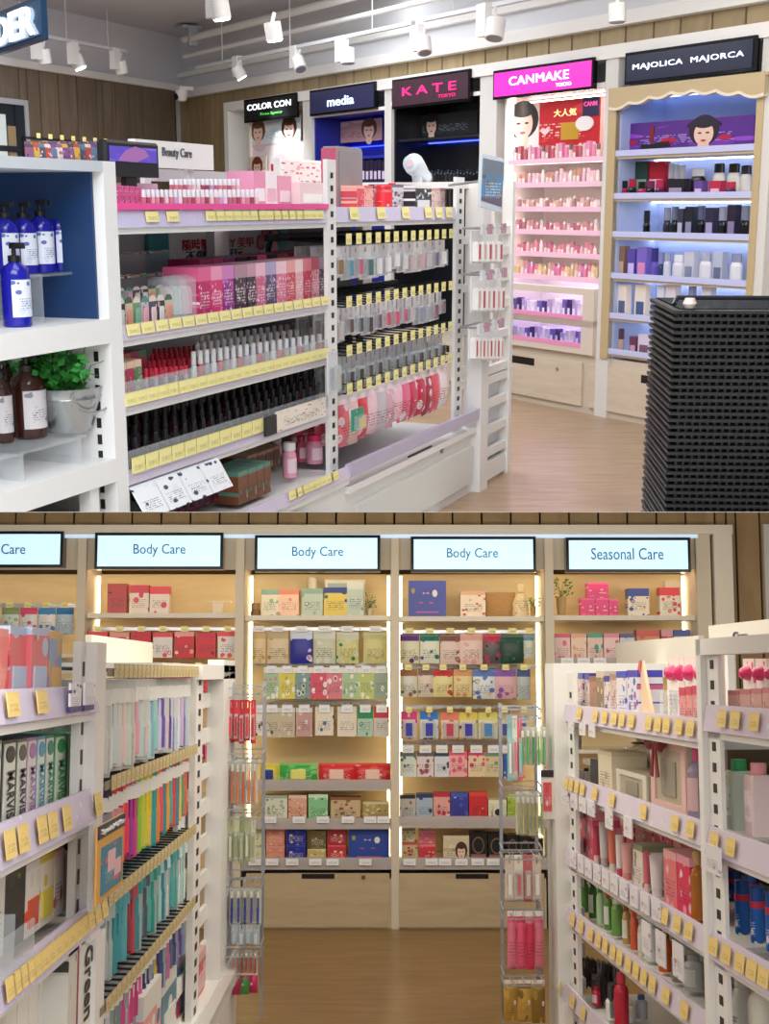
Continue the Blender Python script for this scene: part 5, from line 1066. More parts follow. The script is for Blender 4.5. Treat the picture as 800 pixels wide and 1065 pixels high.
def small_plant(px, yb, w_px, h_px, label, potc='b89a68', seed=1, y=.16, tall=.5):
    x_ = bx2(px, yb, y+.03); z_ = bz2(yb, y); pw = bx2(px+w_px/2, yb, y)-bx2(px, yb, y); ph = (bz2(yb-h_px, y)-z_)
    t = thing(BF2, 'potted_plant', label, 'plant', (x_, y+.03, z_)); rn = random.Random(seed)
    part(t, 'pot', MB().lathe([(pw*.42, z_), (pw*.55, z_+ph*tall*.9), (pw*.58, z_+ph*tall), (pw*.4, z_+ph*tall)], x_, y+.03, 14), mat(potc, .6), True)
    lf = MB(); st = MB()
    for k in range(46):
        an = rn.uniform(0, 6.28); l_ = rn.uniform(.3, 1.15)*pw; zz = z_+ph*tall+rn.uniform(.02, .5)*ph; c = Vector((x_+l_*math.cos(an), y+.03+l_*.5*math.sin(an), zz)); d1 = Vector((math.cos(an), .4*math.sin(an), rn.uniform(-.2, .8))).normalized(); d2 = Vector((-d1.z, 0, d1.x)); s_ = pw*rn.uniform(.16, .26)
        n = len(lf.v); lf.v += [tuple(c), tuple(c+d1*s_+d2*s_*.45), tuple(c+d1*s_*2), tuple(c+d1*s_-d2*s_*.45)]; lf.f += [(n, n+1, n+2, n+3)]
        if k % 3 == 0: st.cyl((x_, y+.03, z_+ph*tall), c, .0012, 4)
    part(t, 'foliage', lf, mat('3f7d3a', .6), kind='stuff'); part(t, 'stems', st, mat('4a6a2f', .6))
small_plant(384, 640, 11, 30, 'leafy sprig plant at the right of the middle bay top shelf', 'd8d0c0', 2, .3, .25)
r1 = [(262, 276, 656, 690, 'e8cda0', 'd8b884', 'c89a68', 'peach pouch'), (278, 300, 656, 690, 'e0ccaa', 'c8b48a', 'a88a60', 'beige pouch'), (302, 325, 656, 690, '2a2f9a', 'd8e0f0', 'e08aa8', 'deep blue pouch with a white top'), (326, 349, 656, 690, 'cfd0b8', 'dde0d0', 'd8b040', 'pale grey-green pouch'), (350, 373, 657, 690, 'd6cf8a', 'd8d8c0', '2f8a48', 'gold pouch with a green foot'), (378, 403, 657, 690, 'd8d08c', 'ccc890', '2f8a48', 'gold and green pouch')]
packrow(r1, 'on the upper hooks of the middle bay', y=.08, name='cotton_pouch', tagy=(651, 657), tagm=TAGW, wpx=12)
hookrow(A, B_, bz2(653, .1), 7)
r2 = [(274.5, 290.5, 694, 727, 'a8c4a0', 'e8e8e0', 'c88a9a', 'soft green face-mask packet'), (290.5, 307, 694, 727, 'dccd58', 'eeeade', 'c8a838', 'yellow face-mask packet'), (307, 323, 694, 727, '7a9a98', 'eceae4', '4a6a6a', 'slate face-mask packet'), (323, 340, 694, 727, 'd84a66', 'eee6e4', 'f0c0c8', 'crimson face-mask packet'), (340, 356, 694, 727, 'd87888', 'eee6e4', 'b84a60', 'rose face-mask packet'), (356, 373, 694, 727, 'a8c49a', 'e8e8e0', '7aa078', 'mint face-mask packet'), (373, 389, 694, 727, 'bcc878', 'ecebdc', '98a850', 'olive face-mask packet'), (389, 404, 694, 727, '94a894', 'e6e8e2', '6a8270', 'sage face-mask packet')]
packrow(r2, 'on the middle hooks', y=.06, kind='box', name='mask_packet', tagy=(692.5, 700), tagm=TAGW, wpx=10)
hookrow(A, B_, bz2(691, .1), 9)
r3 = [(265, 273, 736, 765, 'e8e2dc', '2a2024', 'c83a4a', 'white slim tube pack'), (275, 291, 736, 767, 'c8baa0', 'dedad0', '5a5248', 'khaki mask packet'), (291, 307, 736, 767, 'c8b8a0', 'dcd8d0', 'c8504a', 'khaki packet with a red stripe'), (308, 325, 736, 766, 'c89a98', 'dedad6', '8a5a5a', 'dusty pink packet'), (328, 347, 735, 765, 'e6dccb', 'ddd6c6', '2a6ab0', 'white pack with a blue foot'), (351, 371, 735, 766, 'e4d8c8', 'ded6c8', 'c83040', 'white pack with a red foot'), (372, 388, 736, 766, 'b0ccb8', '1f8a58', 'd8e0d8', 'green-topped packet'), (389, 405, 735, 766, 'ccc8c0', 'c82a48', 'e0dcd4', 'red-topped packet')]
packrow([t_+('4a3a3a', 3, .62 if 'topped' in t_[7] else .84, 'box') for t_ in r3], 'on the lower hooks of the middle bay', y=.06, kind='box', name='mask_packet', tagy=(733, 741), tagm=TAGW, wpx=11)
hookrow(A, B_, bz2(732, .1), 9)
z1_ = bshelf(A, B_, 816, .02, .025, True)
for i, (a, b, c1, c2_, c3, nm) in enumerate(((270, 290, 'e0cc4a', 'd8d878', '24408a', 'yellow wet-wipe pack with blue print'), (290.5, 330, '3fae4a', '8ad078', 'e8e07a', 'green wet-wipe pack'), (331, 369, 'd83038', 'e85a50', 'f0c8b8', 'red wet-wipe pack with a square frame'), (369, 406, 'd4303a', 'e45a50', 'f0c8b8', 'red wet-wipe pack at the right post'))):
    BP(proto(('pouch_body', MB().pillow(-.5, .5, 0, 1, 1., n=8).mesh(prn(c1, c2_, c3, 'f8e8e0', 3, 230+i, .9), True, 'pouch_body')), ('lid_flap', MB().bbox(-.2, .2, -.56, -.3, .25, .7, .04).mesh(mat(c3, .35), name='lid_flap'))), 'wet_wipe_pack', nm+' on the shelf below the hooks', 'wet wipes', a, b, 794, 816, .04, .09, zb=z1_)
z2_ = bshelf(A, B_, 856, .02, .025, True)
r5 = [(276, 299, 827, 'dcdcc8', 'a8b0a0', '6a7a6a', 'white leaf-print box'), (300, 319, 827, 'e0a890', 'e8c8b0', 'c86a50', 'salmon box'), (321, 341, 826, '8ac890', 'd8ecd0', '2a8a4a', 'green-patterned box'), (344, 375, 829, 'c8b08a', '8a5a3a', 'a03a2a', 'brown fruit-print box'), (378, 405, 834, 'b09a60', 'd8c898', '6a5a30', 'low tan box')]
for i, (a, b, yt, c1, c2_, c3, nm) in enumerate(r5):
    for dep in range(2): BP(P_box(prn(c1, c2_, c3, '4a3a2a', 5, 240+i, .88)), 'soap_box', f'{nm} on the shelf under the wet wipes'+(' (behind)' if dep else '') if False else (f'{nm} on the shelf under the wet wipes' if not dep else f'second {nm} behind its twin under the wet wipes'), 'box', a, b, yt+dep*1.5, 856, .05+.12*dep, .1, zb=z2_)
tags(c2, (281, 311, 336, 362, 385, 399), 0, 849, 856, .0, TAGW, 13)
z3_ = bshelf(A, B_, 897, .0, .03, True)
r6 = [(260, 276, 861, 880, 'd8d4a8', 'b0b890', '8a8a60', 'pale box'), (260, 276, 880, 897, 'd8d4b0', 'b0b890', '8a8a60', 'pale box'), (277, 296, 861, 880, 'd88a7a', 'e8a890', 'd8a040', 'salmon tub box'), (277, 296, 880, 897, 'd88a7a', 'e8a890', 'd8a040', 'salmon tub box'), (298, 318, 861, 878, '222a92', '3a44b0', 'e8d080', 'deep blue box'), (298, 318, 879, 897, '222a92', '3a44b0', 'e8d080', 'deep blue box'), (322, 339, 864, 882, '6a5a38', '8a7a50', 'c8b880', 'dim brown box'), (320, 339, 883, 897, 'c8b070', 'e0d0a0', '8a6a30', 'gold box'), (341, 360, 862, 879, 'a82a3a', 'c84a50', 'e8c8a8', 'crimson box'), (341, 360, 879, 897, 'c8303c', 'e86060', 'e8e0a8', 'red box')]
for i, (a, b, yt, yb, c1, c2_, c3, nm) in enumerate(r6):
    up = i % 2 == 0
    BP(P_box(prn(c1, c2_, c3, 'e8e0d0', 3.5, 250+i//2, .9)), 'gift_box', f'{"upper" if up else "lower"} {nm} stacked on the base shelf of the middle bay', 'box', a, b, yt, yb, .06, .14, zb=z3_ if not up else z3_+(bz2(r6[i+1][2], .06)-z3_)+.002)
def blue_box(a, b, yt, yb, y, lbl, zb=None, seed=1, col='2a49a0'):
    o = BP(proto(('body', MB().box(-.5, .5, -.5, .5, 0, 1).mesh(mat(col, .4), name='body')),
        ('printed_bow', MB().prism([(-.12, .62), (-.04, .655), (.04, .62), (.04, .69), (-.04, .655), (-.12, .69)], -.515, -.5).mesh(mat('e8a0b0', .4), name='printed_bow')),
        ('printed_badge', MB().prism([(.2+.07*math.cos(a_), .65+.1*math.sin(a_)) for a_ in [k*math.pi/8 for k in range(16)]], -.515, -.5).mesh(mat('e8e6dc', .4), name='printed_badge')),
        ('printed_badge', MB().prism([(-.38+.05*math.cos(a_), .72+.08*math.sin(a_)) for a_ in [k*math.pi/6 for k in range(12)]], -.515, -.5).mesh(mat('a89a60', .4), name='printed_badge')),
        ('printed_marks', MB().box(-.22, -.12, -.515, -.5, .38, .41).box(.05, .16, -.515, -.5, .38, .41).box(-.3, .3, -.515, -.5, .12, .15).mesh(mat('c85a80', .4), name='printed_marks'))), 'blue_gift_box', lbl, 'box', a, b, yt, yb, y, .14, zb=zb)
    return o
blue_box(363, 405, 862, 897, .06, 'large royal blue gift box at the right of the middle base shelf', zb=z3_)
tags(c2, (265, 283, 304, 328, 346, 380), 0, 893, 900, -.02, TAGW, 13)
# --- bay 4 (third Body Care sign)
A, B_ = 415, 568
z_ = bshelf(A, B_, 641, .02, .03)
blue_box(425, 464, 604, 640, .12, 'large blue violet gift box on the top shelf under the rightmost Body Care sign', zb=z_, col='3f4aa8')
BP(P_box(prn('e8d8c0', 'e0a888', 'c83a5a', '6a4a4a', 5, 260, .86)), 'printed_box', 'cream box with orange and pink print beside the large blue violet one', 'box', 479, 505, 615, 640, .14, .1, zb=z_)
BP(P_box(wood('a8814f', 'ba9460', (2, 2, 8), .6, 'card')), 'wooden_tray', 'brown wooden tray box behind the cloth bag on the top shelf', 'box', 506, 536, 616, 640, .3, .08, zb=z_)
t = thing(BF2, 'cloth_bag', 'tied beige cloth bag with a flower print on the top shelf', 'bag', (bx2(543, 640, .2), .2, z_))
xc_ = bx2(543, 640, .2); wq = bx2(552, 640, .2)-xc_; hq = bz2(607, .2)-z_
part(t, 'bag_body', MB().rings([[(xc_+wq*r_*math.cos(a_)*(1+.06*math.sin(5*a_)), .24+wq*.6*r_*math.sin(a_), z_+hq*u) for a_ in [k*math.pi/10 for k in range(20)]] for u, r_ in ((0, .9), (.1, 1), (.45, .95), (.66, .6), (.74, .32), (.82, .45), (1, .6))]), prn('dfcfa8', 'e8dcc0', 'c08878', '8a6a4a', 5, 261, 1.1), True)
part(t, 'tie_cord', MB().lathe([(wq*.3, z_+hq*.72), (wq*.36, z_+hq*.74), (wq*.3, z_+hq*.76)], xc_, .24, 12), mat('c8b070', .6), True)
small_plant(555, 640, 11, 18, 'small green plant in a tan pot beside the cloth bag', 'b08a50', 3, .12, .5)
r1 = [(416, 436, 659, 690, 'e8e4c4', '6a3a8a', '9ac0a0', 'cream and purple pouch'), (437, 457, 659, 690, 'e6e8d4', '2a7a6a', '5a4ab0', 'white and green pouch'), (458, 479, 659, 691, 'e8d0c4', '8a5a58', 'c88a80', 'brown-topped pink pouch'), (479, 502, 658, 691, 'f0d0c4', 'e8b0a8', 'd87888', 'pale pink pouch'), (503, 521, 659, 690, '5a5c60', 'c83a5a', '2a2a30', 'dark grey pouch with a pink tag'), (521, 545, 660, 690, '1a4436', '24584a', '8ac0a0', 'dark green pouch'), (545, 556, 660, 685, 'd8e0d0', '7aa0b8', '8ab080', 'pale blue pouch')]
packrow(r1, 'on hook row one, right Body Care bay', y=.08, name='cotton_pouch', tagy=(653, 659), tagm=TAGY, wpx=8)
hookrow(A, B_, bz2(656, .1), 7)
r2 = [(416, 434, 696, 725, 'dcdccc', 'a06a50', '3a8a4a', 'white pouch with a leaf'), (435, 451, 695, 725, 'e0d0c0', '8a6a60', '6aa078', 'beige and brown pouch'), (451, 471, 696, 725, 'e6dc9a', 'c8303a', 'd8503a', 'yellow pouch with a red top'), (472, 491, 696, 725, 'ead49a', 'd8a070', 'c0504a', 'cream and orange pouch'), (492, 515, 696, 727, 'dce4e4', '5a7ac0', 'e8c0a0', 'white pouch with blue foot'), (515, 537, 696, 727, 'e0b0b8', '8a5ab0', 'c85a98', 'pink and purple pouch'), (538, 552, 696, 728, 'b8c0c0', '4a5a8a', '5a8a6a', 'grey and blue pouch')]
packrow(r2, 'on hook row two, right Body Care bay', y=.06, name='cotton_pouch', tagy=(691, 697), tagm=TAGY, wpx=7)
hookrow(A, B_, bz2(693, .1), 8)
r3 = [(417, 434, 740, 769, 'f0d0c0', 'e03a90', '3a3ab0', 'pink-topped razor pack'), (437, 456, 740, 769, 'dce8ec', '2a7ad0', '2a3ab0', 'blue razor pack'), (459, 477, 741, 769, 'f0d8c0', 'f0806a', 'c83a5a', 'coral razor pack'), (478, 497, 741, 769, 'e4e0c0', 'e8d05a', '3a3ab0', 'yellow razor pack'), (498, 518, 741, 769, 'e4e8d8', 'e0d870', '4a8ac8', 'pale yellow and blue razor pack'), (519, 531, 742, 768, 'e0d8b8', 'd8c070', '4a4a98', 'slim cream razor pack'), (540, 550, 743, 765, 'c8d8d8', '8ab0b8', '4a5a98', 'small pale razor pack')]
packrow([t_+('4a3a3a', 3, .7, 'card') for t_ in r3], 'on hook row three, right Body Care bay', y=.06, kind='card', name='razor_pack', tagy=(735, 741), tagm=TAGY, wpx=6)
hookrow(A, B_, bz2(736, .1), 8)
r4 = [(416, 433, 782, 808, 'd8e0d8', '5a6a60', '1a8a68', 'green-banded cotton bud pack'), (434, 451, 782, 808, 'e0d4d4', '6a5a60', 'd03a60', 'red-banded cotton bud pack'), (452, 467, 782, 808, 'd8dce4', '3a3f5a', '24407a', 'navy-banded cotton bud pack'), (467, 486, 781, 808, 'f0b0b0', 'e8607a', 'd84a78', 'pink sheet pack'), (487, 504, 781, 808, 'e8d0a8', 'e0407a', 'd83a80', 'magenta-edged pack'), (504, 523, 782, 808, 'd8c8a0', '6a9a6a', 'e87a6a', 'green and cream pack'), (524, 533, 785, 809, '2a5ab0', '3a6ac0', 'e8e8e8', 'royal blue round-mark pack'), (534, 546, 785, 809, 'e8b090', 'd86a5a', '5a7ac0', 'orange pack with blue edge')]
packrow([t_+('4a3a3a', 3, .82, 'box') for t_ in r4], 'on hook row four, right Body Care bay', y=.06, kind='box', name='bud_pack', tagy=(775, 783), tagm=TAGW, wpx=12)
hookrow(A, B_, bz2(774, .1), 8)
z_ = bshelf(A, B_, 854, .0, .03, True)
r5 = [(416, 432, 827, 'b8b8b0', '2a2a2e', 'b05a40', 'dark hair dye box with text'), (433, 450, 826, 'a8b8c8', '2a3a6a', 'c8a088', 'blue hair dye box'), (451, 468, 825, 'e0a8a0', 'c82a48', 'e8d0c8', 'red hair dye box'), (469, 487, 825, '3a3f9a', '4a5ab8', 'e8e8ee', 'violet box with a white mask shape'), (488, 507, 824, 'd03038', 'e04a40', 'e8a060', 'bright red box with an orange square'), (508, 527, 832, 'e0dcb8', 'e8e4cc', '3a3a30', 'cream box with a dark face mark'), (528, 538, 826, 'a8c048', 'c8d878', '6a8a28', 'lime green box')]
for i, (a, b, yt, c1, c2_, c3, nm) in enumerate(r5): BP(P_box(prn(c1, c2_, c3, '2a2a2a', 3, 270+i, .86, low=.0)), 'hair_dye_box', f'{nm} on the shelf of the right Body Care bay', 'box', a, b, yt, 854, .05, .12, zb=z_)
t = thing(BF2, 'hair_dye_box', 'white box with a round black mark among the shelf boxes', 'box', (bx2(518, 850, .04), .04, z_)); xq = bx2(518, 850, .04)
part(t, 'body', MB().box(xq-.03, xq+.035, .02, .04, z_, z_+.09), mat('dfdbc0', .4)); part(t, 'printed_mark', MB().cyl((xq, .018, z_+.05), (xq, .02, z_+.05), .02, 14), DARK)
z_ = bshelf(A, B_, 897, .0, .03, True)
r6 = [(418, 432, 862, 'd8cca8', 'a8a070', '6a5a3a', 'pale green jar box', 1), (418, 434, 876, 'd0b890', 'c85a4a', '8a3a2a', 'orange jar box', 0), (436, 453, 864, 'd8687a', 'e8a0a8', 'c03050', 'rose box', 1), (436, 453, 878, 'd0384a', 'e88080', 'e8c8b0', 'red box', 0)]
for i, (a, b, yt, c1, c2_, c3, nm, up) in enumerate(r6):
    zz = z_+(bz2(r6[i+1][2], .08)-z_+.002 if up else 0); BP(P_box(prn(c1, c2_, c3, '4a3a2a', 4, 280+i, .85)), 'gift_box', f'{nm} on the base shelf at the left of the right bay', 'box', a, b, yt, 897, .08, .12, zb=zz)
BP(P_box(prn('d8c8a8', 'e0d4b8', 'b8a888', '6a5a4a', 3, 284, .9)), 'hair_colour_box', 'cream box with a picture of a brown-haired woman', 'box', 461, 488, 869, 897, .06, .12, zb=z_)
tt = T(); t = thing(BF2, 'picture_label', 'portrait print on the cream hair colour box', 'picture', (bx2(480, 885, .05), .05, z_)); t_w = bx2(488, 885, .05)-bx2(473, 885, .05)
portrait(t, bx2(480, 885, .05), z_+.055, t_w, .11, .058, hair='4a2e22')
for i in range(5):
    a = 489+11*i if i < 2 else 489+19*i-12
    a = (489, 508, 527, 540, 553)[i]
    BP(proto(('body', MB().box(-.5, .5, -.5, .5, 0, 1).mesh(mat('18181c', .35), name='body')), ('printed_ring', MB().prism([(.36*math.cos(a_), .56+.3*math.sin(a_)) for a_ in [k*math.pi/8 for k in range(16)]], -.51, -.5).mesh(mat('8a6a4a', .4), name='printed_ring')), ('printed_disc', MB().prism([(.3*math.cos(a_), .56+.25*math.sin(a_)) for a_ in [k*math.pi/8 for k in range(16)]], -.52, -.51).mesh(mat('16161a', .4), name='printed_disc')), ('printed_band', MB().box(-.45, .45, -.51, -.5, .04, .24).mesh(mat('9a6a64', .4), name='printed_band'))), 'black_jar_box', lab('gold-ringed black box', i, 5, 'on the right Body Care base'), 'box', a, a+17 if i < 2 else a+12, 866+1.5*i, 897, .06, .14, zb=z_)
tags(c2, (426, 449, 463, 480, 497, 513), 0, 893, 900, -.02, TAGW, 13)
# --- bay 5 (Seasonal Care)
A, B_ = 577, 727
z_ = bshelf(A, B_, 640, .02, .03)
small_plant(584, 639, 20, 35, 'leafy green plant in a tan pot under the Seasonal Care sign', 'b8a070', 4, .14, .52)
for i, (a, b, yt, lvl) in enumerate(((604, 619, 622, 0), (619.5, 633, 622, 0), (633.5, 643, 623, 0), (611, 633, 606, 1))):
    BP(P_box(prn('d82a7a', 'e85a9a', 'f0c0d0', '8a1040', 4, 290, .9)), 'pink_box', ['hot pink box at the left foot of the small pyramid', 'hot pink box in the middle of the small pyramid foot', 'hot pink box at the right foot of the small pyramid', 'hot pink box on top of the small pyramid'][i], 'box', a, b, yt, 639, .14, .1, zb=z_+(bz2(622, .14)-z_+.002)*lvl)
for i, (a, b, yt, c) in enumerate(((653, 675, 612, '2a3f9a'), (686, 707, 611, 'e0303c'))):
    BP(P_box(prn('e4dccc', c, 'c89a80', '4a3a3a', 4, 292+i, .72)), 'season_box', ['white box with a dark blue flash on the Seasonal Care shelf', 'white box with a red flash on the Seasonal Care shelf'][i], 'box', a, b, yt, 639, .12, .1, zb=z_)
BP(P_box(prn('e0d8c8', 'c8c0b0', 'e0507a', '4a3a3a', 4, 296, .8)), 'season_box', 'taller white box behind the one with a red flash', 'box', 692, 708, 604, 639, .24, .08, zb=z_)
z_ = bshelf(A, B_, 689, .02, .03, True)
for i, (a, b, c1, c2_, c3) in enumerate(((577, 593, 'ecc8c4', 'e0507a', 'd86a7a'), (594, 610, 'f0d0b8', 'e8a890', 'd87a70'), (611, 627, 'e8c8b8', '3aa08a', 'd0707a'), (628, 644, 'f0ccc8', 'e88aa0', 'c85a70'), (645, 660, 'd8d4dc', '5a5a8a', 'b09ac0'))):
    BP(P_box(prn(c1, c2_, c3, '5a3a3a', 3, 300+i, .86)), 'stocking_box', lab('pastel foot-care box', i, 5, 'on the second Seasonal Care shelf'), 'box', a, b, 659, 689, .06, .1, zb=z_)
for i, (a, b, c1, c2_) in enumerate(((662, 686, 'e0906a', 'd85a50'), (688, 700, 'c83a5a', 'e0a0a8'), (701, 718, 'c8ccd8', '4a5aa0'))):
    BP(P_box(prn(c1, c2_, 'e8e0d8', '5a3a3a', 3, 306+i, .8)), 'season_box', lab('box', i, 3, 'seen above the white header on the second shelf'), 'box', a, b, 655, 689, .1, .1, zb=z_)
tags(c2, (590, 607, 624), 0, 684, 690, -.0, TAGW, 13)
bshelf(A, B_, 735, .02); bshelf(A, B_, 780, .02); bshelf(A, B_, 830, .02)
# --- bay 2 (first Body Care sign)
A, B_ = 87, 244
z_ = bshelf(A, B_, 637.5, .02, .03)
for i, (a, b, c1, c2_) in enumerate(((112, 132, 'b83a3a', '2a2428'), (135, 155, 'd03048', 'e8486a'), (156, 176, 'e03a48', 'f0c0b8'))):
    BP(P_box(prn('e8d8cc' if i else c1, c1, c2_, '3a2a2a', 2.6, 310+i, .72)), 'pantyhose_box', ['red and black box of stockings leftmost on the left Body Care top shelf', 'red and white box of stockings between two others on the top shelf', 'rose and white box of stockings rightmost on the top shelf'][i], 'box', a, b, 607+1.5*i, 637, .1, .08, zb=z_)
t = thing(BF2, 'shelf_stand', 'small empty clear stand at the right of the left bay top shelf', 'stand', (bx2(225, 637, .1), .1, z_)); xa_, xb_ = bx2(212, 637, .1), bx2(240, 637, .1)
part(t, 'plate', MB().box(xa_, xb_, .06, .2, z_+.07, z_+.078), GLASSY); part(t, 'foot', MB().box(xa_+.05, xb_-.05, .1, .16, z_, z_+.07), GLASSY)
r1 = [(92+22.5*i, 112+22.5*i, 657+(i % 2), 684, 'd83040' if i % 3 else 'e8e0dc', ('e8485a', 'f0a0a0', 'd02a48')[i % 3], ('e8d8c0', 'f0e0d0', '3a2a30')[i % 3]) for i in range(7)]
packrow(r1, 'on the left Body Care hooks', y=.06, kind='box', name='stocking_pack', desc='red stocking pack', tagy=(651, 657), wpx=7)
hookrow(A, B_, bz2(653, .1), 7)
r2 = [(150+23*i, 171+23*i, 694, 720, 'c83040', 'e0485a', 'e8d8c8') for i in range(4)]
packrow(r2, 'low behind the toothbrush rack in the left bay', y=.06, kind='box', name='stocking_pack', desc='red stocking pack', tagy=(689, 694), wpx=7, backs=1)
bshelf(A, B_, 760, .02); bshelf(A, B_, 830, .02)
r2b = [(200+13*i, 212+13*i, 772, 790, ('c8305a', 'e85a8a', 'a82a3a')[i], 'e8b0c0', 'f0e0e0') for i in range(3)]
packrow(r2b, 'seen through the ladder in the left bay', y=.06, kind='box', name='small_box', desc='dark pink box', backs=1)
# --- bay 1 (Care)
A, B_ = -60, 78
bshelf(A, B_, 637.5, .1, .02) if False else None
r1 = [(1+19*i, 19+19*i, 632, 660, ('cfdcd0', 'e0e0dc', 'e8e4e0', 'bcd0dc')[i], ('8a9a70', 'd84a7a', '3a8ac8', '2a7ac0')[i], ('d8d8d0', '4a9ad0', 'e86a90', 'e8e8e8')[i]) for i in range(4)]
packrow(r1, 'on the hooks under the Care sign', y=.06, kind='pouch', name='wipes_pouch', desc='pale sheet mask pouch', tagy=(626, 632), wpx=7)
hookrow(A, B_, bz2(628, .1), 6)
bshelf(A, B_, 680, .02); bshelf(A, B_, 740, .02)

# ================================================================ left row, near unit
lz = lambda p, q, y=0.: LF.z(p, q, y)
lx_ = lambda p, q=800, y=0.: LF.x(p, q, y)
def lzz(*pts, y=0.): return sum(LF.z(p, q, y) for p, q in pts)/len(pts)
LD = .55
xn0 = lx_(-60); xn1 = lx_(93, 800); xn2 = lx_(103, 800)
zb1 = lzz((1, 742), (95, 737)); zb2 = lzz((1, 893), (100, 846)); zb3 = lzz((1, 1037), (106, 952))
un = thing(LF, 'shelving_unit', 'white shelf unit of toothpaste at the left edge of the body care floor', 'shelving', (xn1, 0, 0))
part(un, 'post', MB().box(xn1, xn2, -.01, .03, zb3-.03, lzz((98, 668))), WHITE); part(un, 'post', MB().box(lx_(100), lx_(109), -.01, .03, 0, zb3-.03), WHITE)
q = MB(); z = zb3+.03
while z < 1.55: q.box(xn1-.03, xn1-.014, .0115, .0125, z, z+.03); z += .06
part(un, 'slot_panel', MB().box(xn1-.045, xn1, .013, .03, zb3, lzz((90, 668), y=.02)), WHITE); part(un, 'slot_row', q, DARK)
def lshelf(t, x0, x1, z, tgs, tagm=TO, th=.03, rh=.055, tw=.07, thh=.04, rm=RAILP, d=LD): return shelf(t, x0, x1, 0, d, z, th, rm, rh, tgs, tagm=tagm, tw=tw, thh=thh, ry=-.014)
lshelf(un, xn0, xn1+.02, zb1, [lx_(p_, 733) for p_ in (3, 34)])
for i, p_ in enumerate((67, 82)): xx_ = lx_(p_, 730); part(un, 'label_card', MB().box(xx_-.045, xx_+.045, -.022, -.018, zb1-.005, zb1+.05), prn('e6e6ee', 'dcdcea', '3a3a7a', '4a4a70', 3, 320+i, .95, low=.2))
lshelf(un, xn0, xn1+.02, zb2, [lx_(p_, 850) for p_ in (1, 15, 35, 46, 61, 94)], tw=.06, thh=.045, rh=.07)
lshelf(un, xn0, lx_(106), zb3, [lx_(p_, 950) for p_ in range(3, 104, 7)], tw=.05, thh=.035, rh=.055)
part(un, 'back_panel', MB().box(xn0, xn1-.2, LD-.02, LD, 0, zb1), mat('b8b4a8', .6))
for q_ in (830, 898, 965, 1040): part(un, 'rear_rail', MB().box(xn1-.2, xn1, .45, .47, lzz((75, q_), y=.45)-.02, lzz((75, q_), y=.45)+.02), WHITE)
def LB(pr, name, label, cat, a, b, yt, zb, y, d, group=None): return fit(LF, pr, name, label, cat, a, b, yt, zb, y, d, group)
def pinkbox(c1, c2_, c3, s_): return P_box(prn(c1, c2_, c3, 'b83a4a', 2.4, s_, .9), mat(c2_, .4))
LB(pinkbox('e87a78', 'e8948c', 'c84a58', 330), 'toothpaste_carton', 'coral pink carton cut off at the left edge on the top shelf', 'box', -16, 9, 653, zb1+.01, .04, .1)
LB(pinkbox('e8747a', 'b8cce8', 'e04a5a', 331), 'toothpaste_carton', 'coral pink carton with a blue picture panel on the top shelf', 'box', 11, 33, 652, zb1+.01, .05, .1)
LB(pinkbox('e87880', 'c0d0ec', 'd8485a', 332), 'toothpaste_carton', 'coral pink carton second from the blue one on the top shelf', 'box', 33.5, 51, 653, zb1+.01, .04, .1)
LB(pinkbox('98b0d0', 'e8b870', 'e07a80', 333), 'toothpaste_carton', 'blue carton with an orange figure at the end of the pink ones', 'box', 52, 65, 657, zb1+.01, .05, .1)
mv = [(-14, 2, '7a8a78', 'olive'), (3, 17, '2a2c30', 'black'), (17.5, 28, '5a5a50', 'charcoal'), (28.5, 38, 'b87ab8', 'lilac'), (38.5, 47, '4a9ac8', 'blue'), (47.5, 56, '3f8a78', 'teal'), (57, 69, '2f9a58', 'green'), (70, 82, '35a862', 'bright green')]
for i, (a, b, c, nm) in enumerate(mv):
    yt = 771-(i*1.3)
    o = LB(proto(('body', MB().box(-.5, .5, -.5, .5, 0, 1).mesh(mat(c, .35), name='body')), ('front_label', MB().box(-.4, .4, -.515, -.5, .04, .96).mesh(mat('e3e6da', .35), name='front_label')), ('emblem', MB().prism([(.32*math.cos(a_), .83+.1*math.sin(a_)) for a_ in [k*math.pi/8 for k in range(16)]], -.53, -.515).mesh(mat(c, .35), name='emblem'))), 'toothpaste_box', f'upright toothpaste box with {nm} print on the second shelf', 'toothpaste', a, b, yt, zb2+.03, .05, .12)
    me = text_mesh('MARVIS', mat(c if i not in (2,) else '30323a', .4), 1., .02, 1., .01)
    l_ = bpy.data.objects.new('lettering', me); C.objects.link(l_); l_.parent = o; l_.rotation_euler = (0, math.radians(90), 0); l_.location = (-.02, -.54, .36); l_.scale = (.17, .2, .68); l_.rotation_euler = (0, math.radians(90), 0); reg(l_, LF)
for i, (a, b, yt, c1, c2_, c3, nm) in enumerate(((-14, 6, 902, 'd8d4cc', 'e8e4dc', 'b0aca0', 'white carton at the left edge'), (6, 27, 902, '22262a', '3a3f3a', '6a8a3a', 'black carton with a green leaf'), (28, 42, 896, 'ece8e0', 'e0dcd4', 'e05a3a', 'white carton with an orange fruit'), (43, 57, 888, 'e8e4d0', 'd8c030', 'd8c838', 'white carton with a yellow mark'), (58, 67, 884, 'ece4e2', 'e8c8cc', 'd83a50', 'white carton with a red edge'), (68, 74, 886, '9a7a70', 'b08a80', '6a3a34', 'slim brown carton'))):
    LB(P_box(prn(c1, c2_, c3, '3a4a3a', 2.2, 340+i, .9, low=.0), mat(c3, .4) if i in (2, 3) else None), 'toothpaste_box', f'{nm} on the third shelf', 'toothpaste', a, b, yt, zb3+.03, .05, .12)
part(un, 'acrylic_divider', MB().box(lx_(20), lx_(21), -.0, .3, zb3, zb3+.12).box(lx_(0), lx_(34), -.012, -.008, zb3+.03, zb3+.1), GLASSY)
zfl = .62
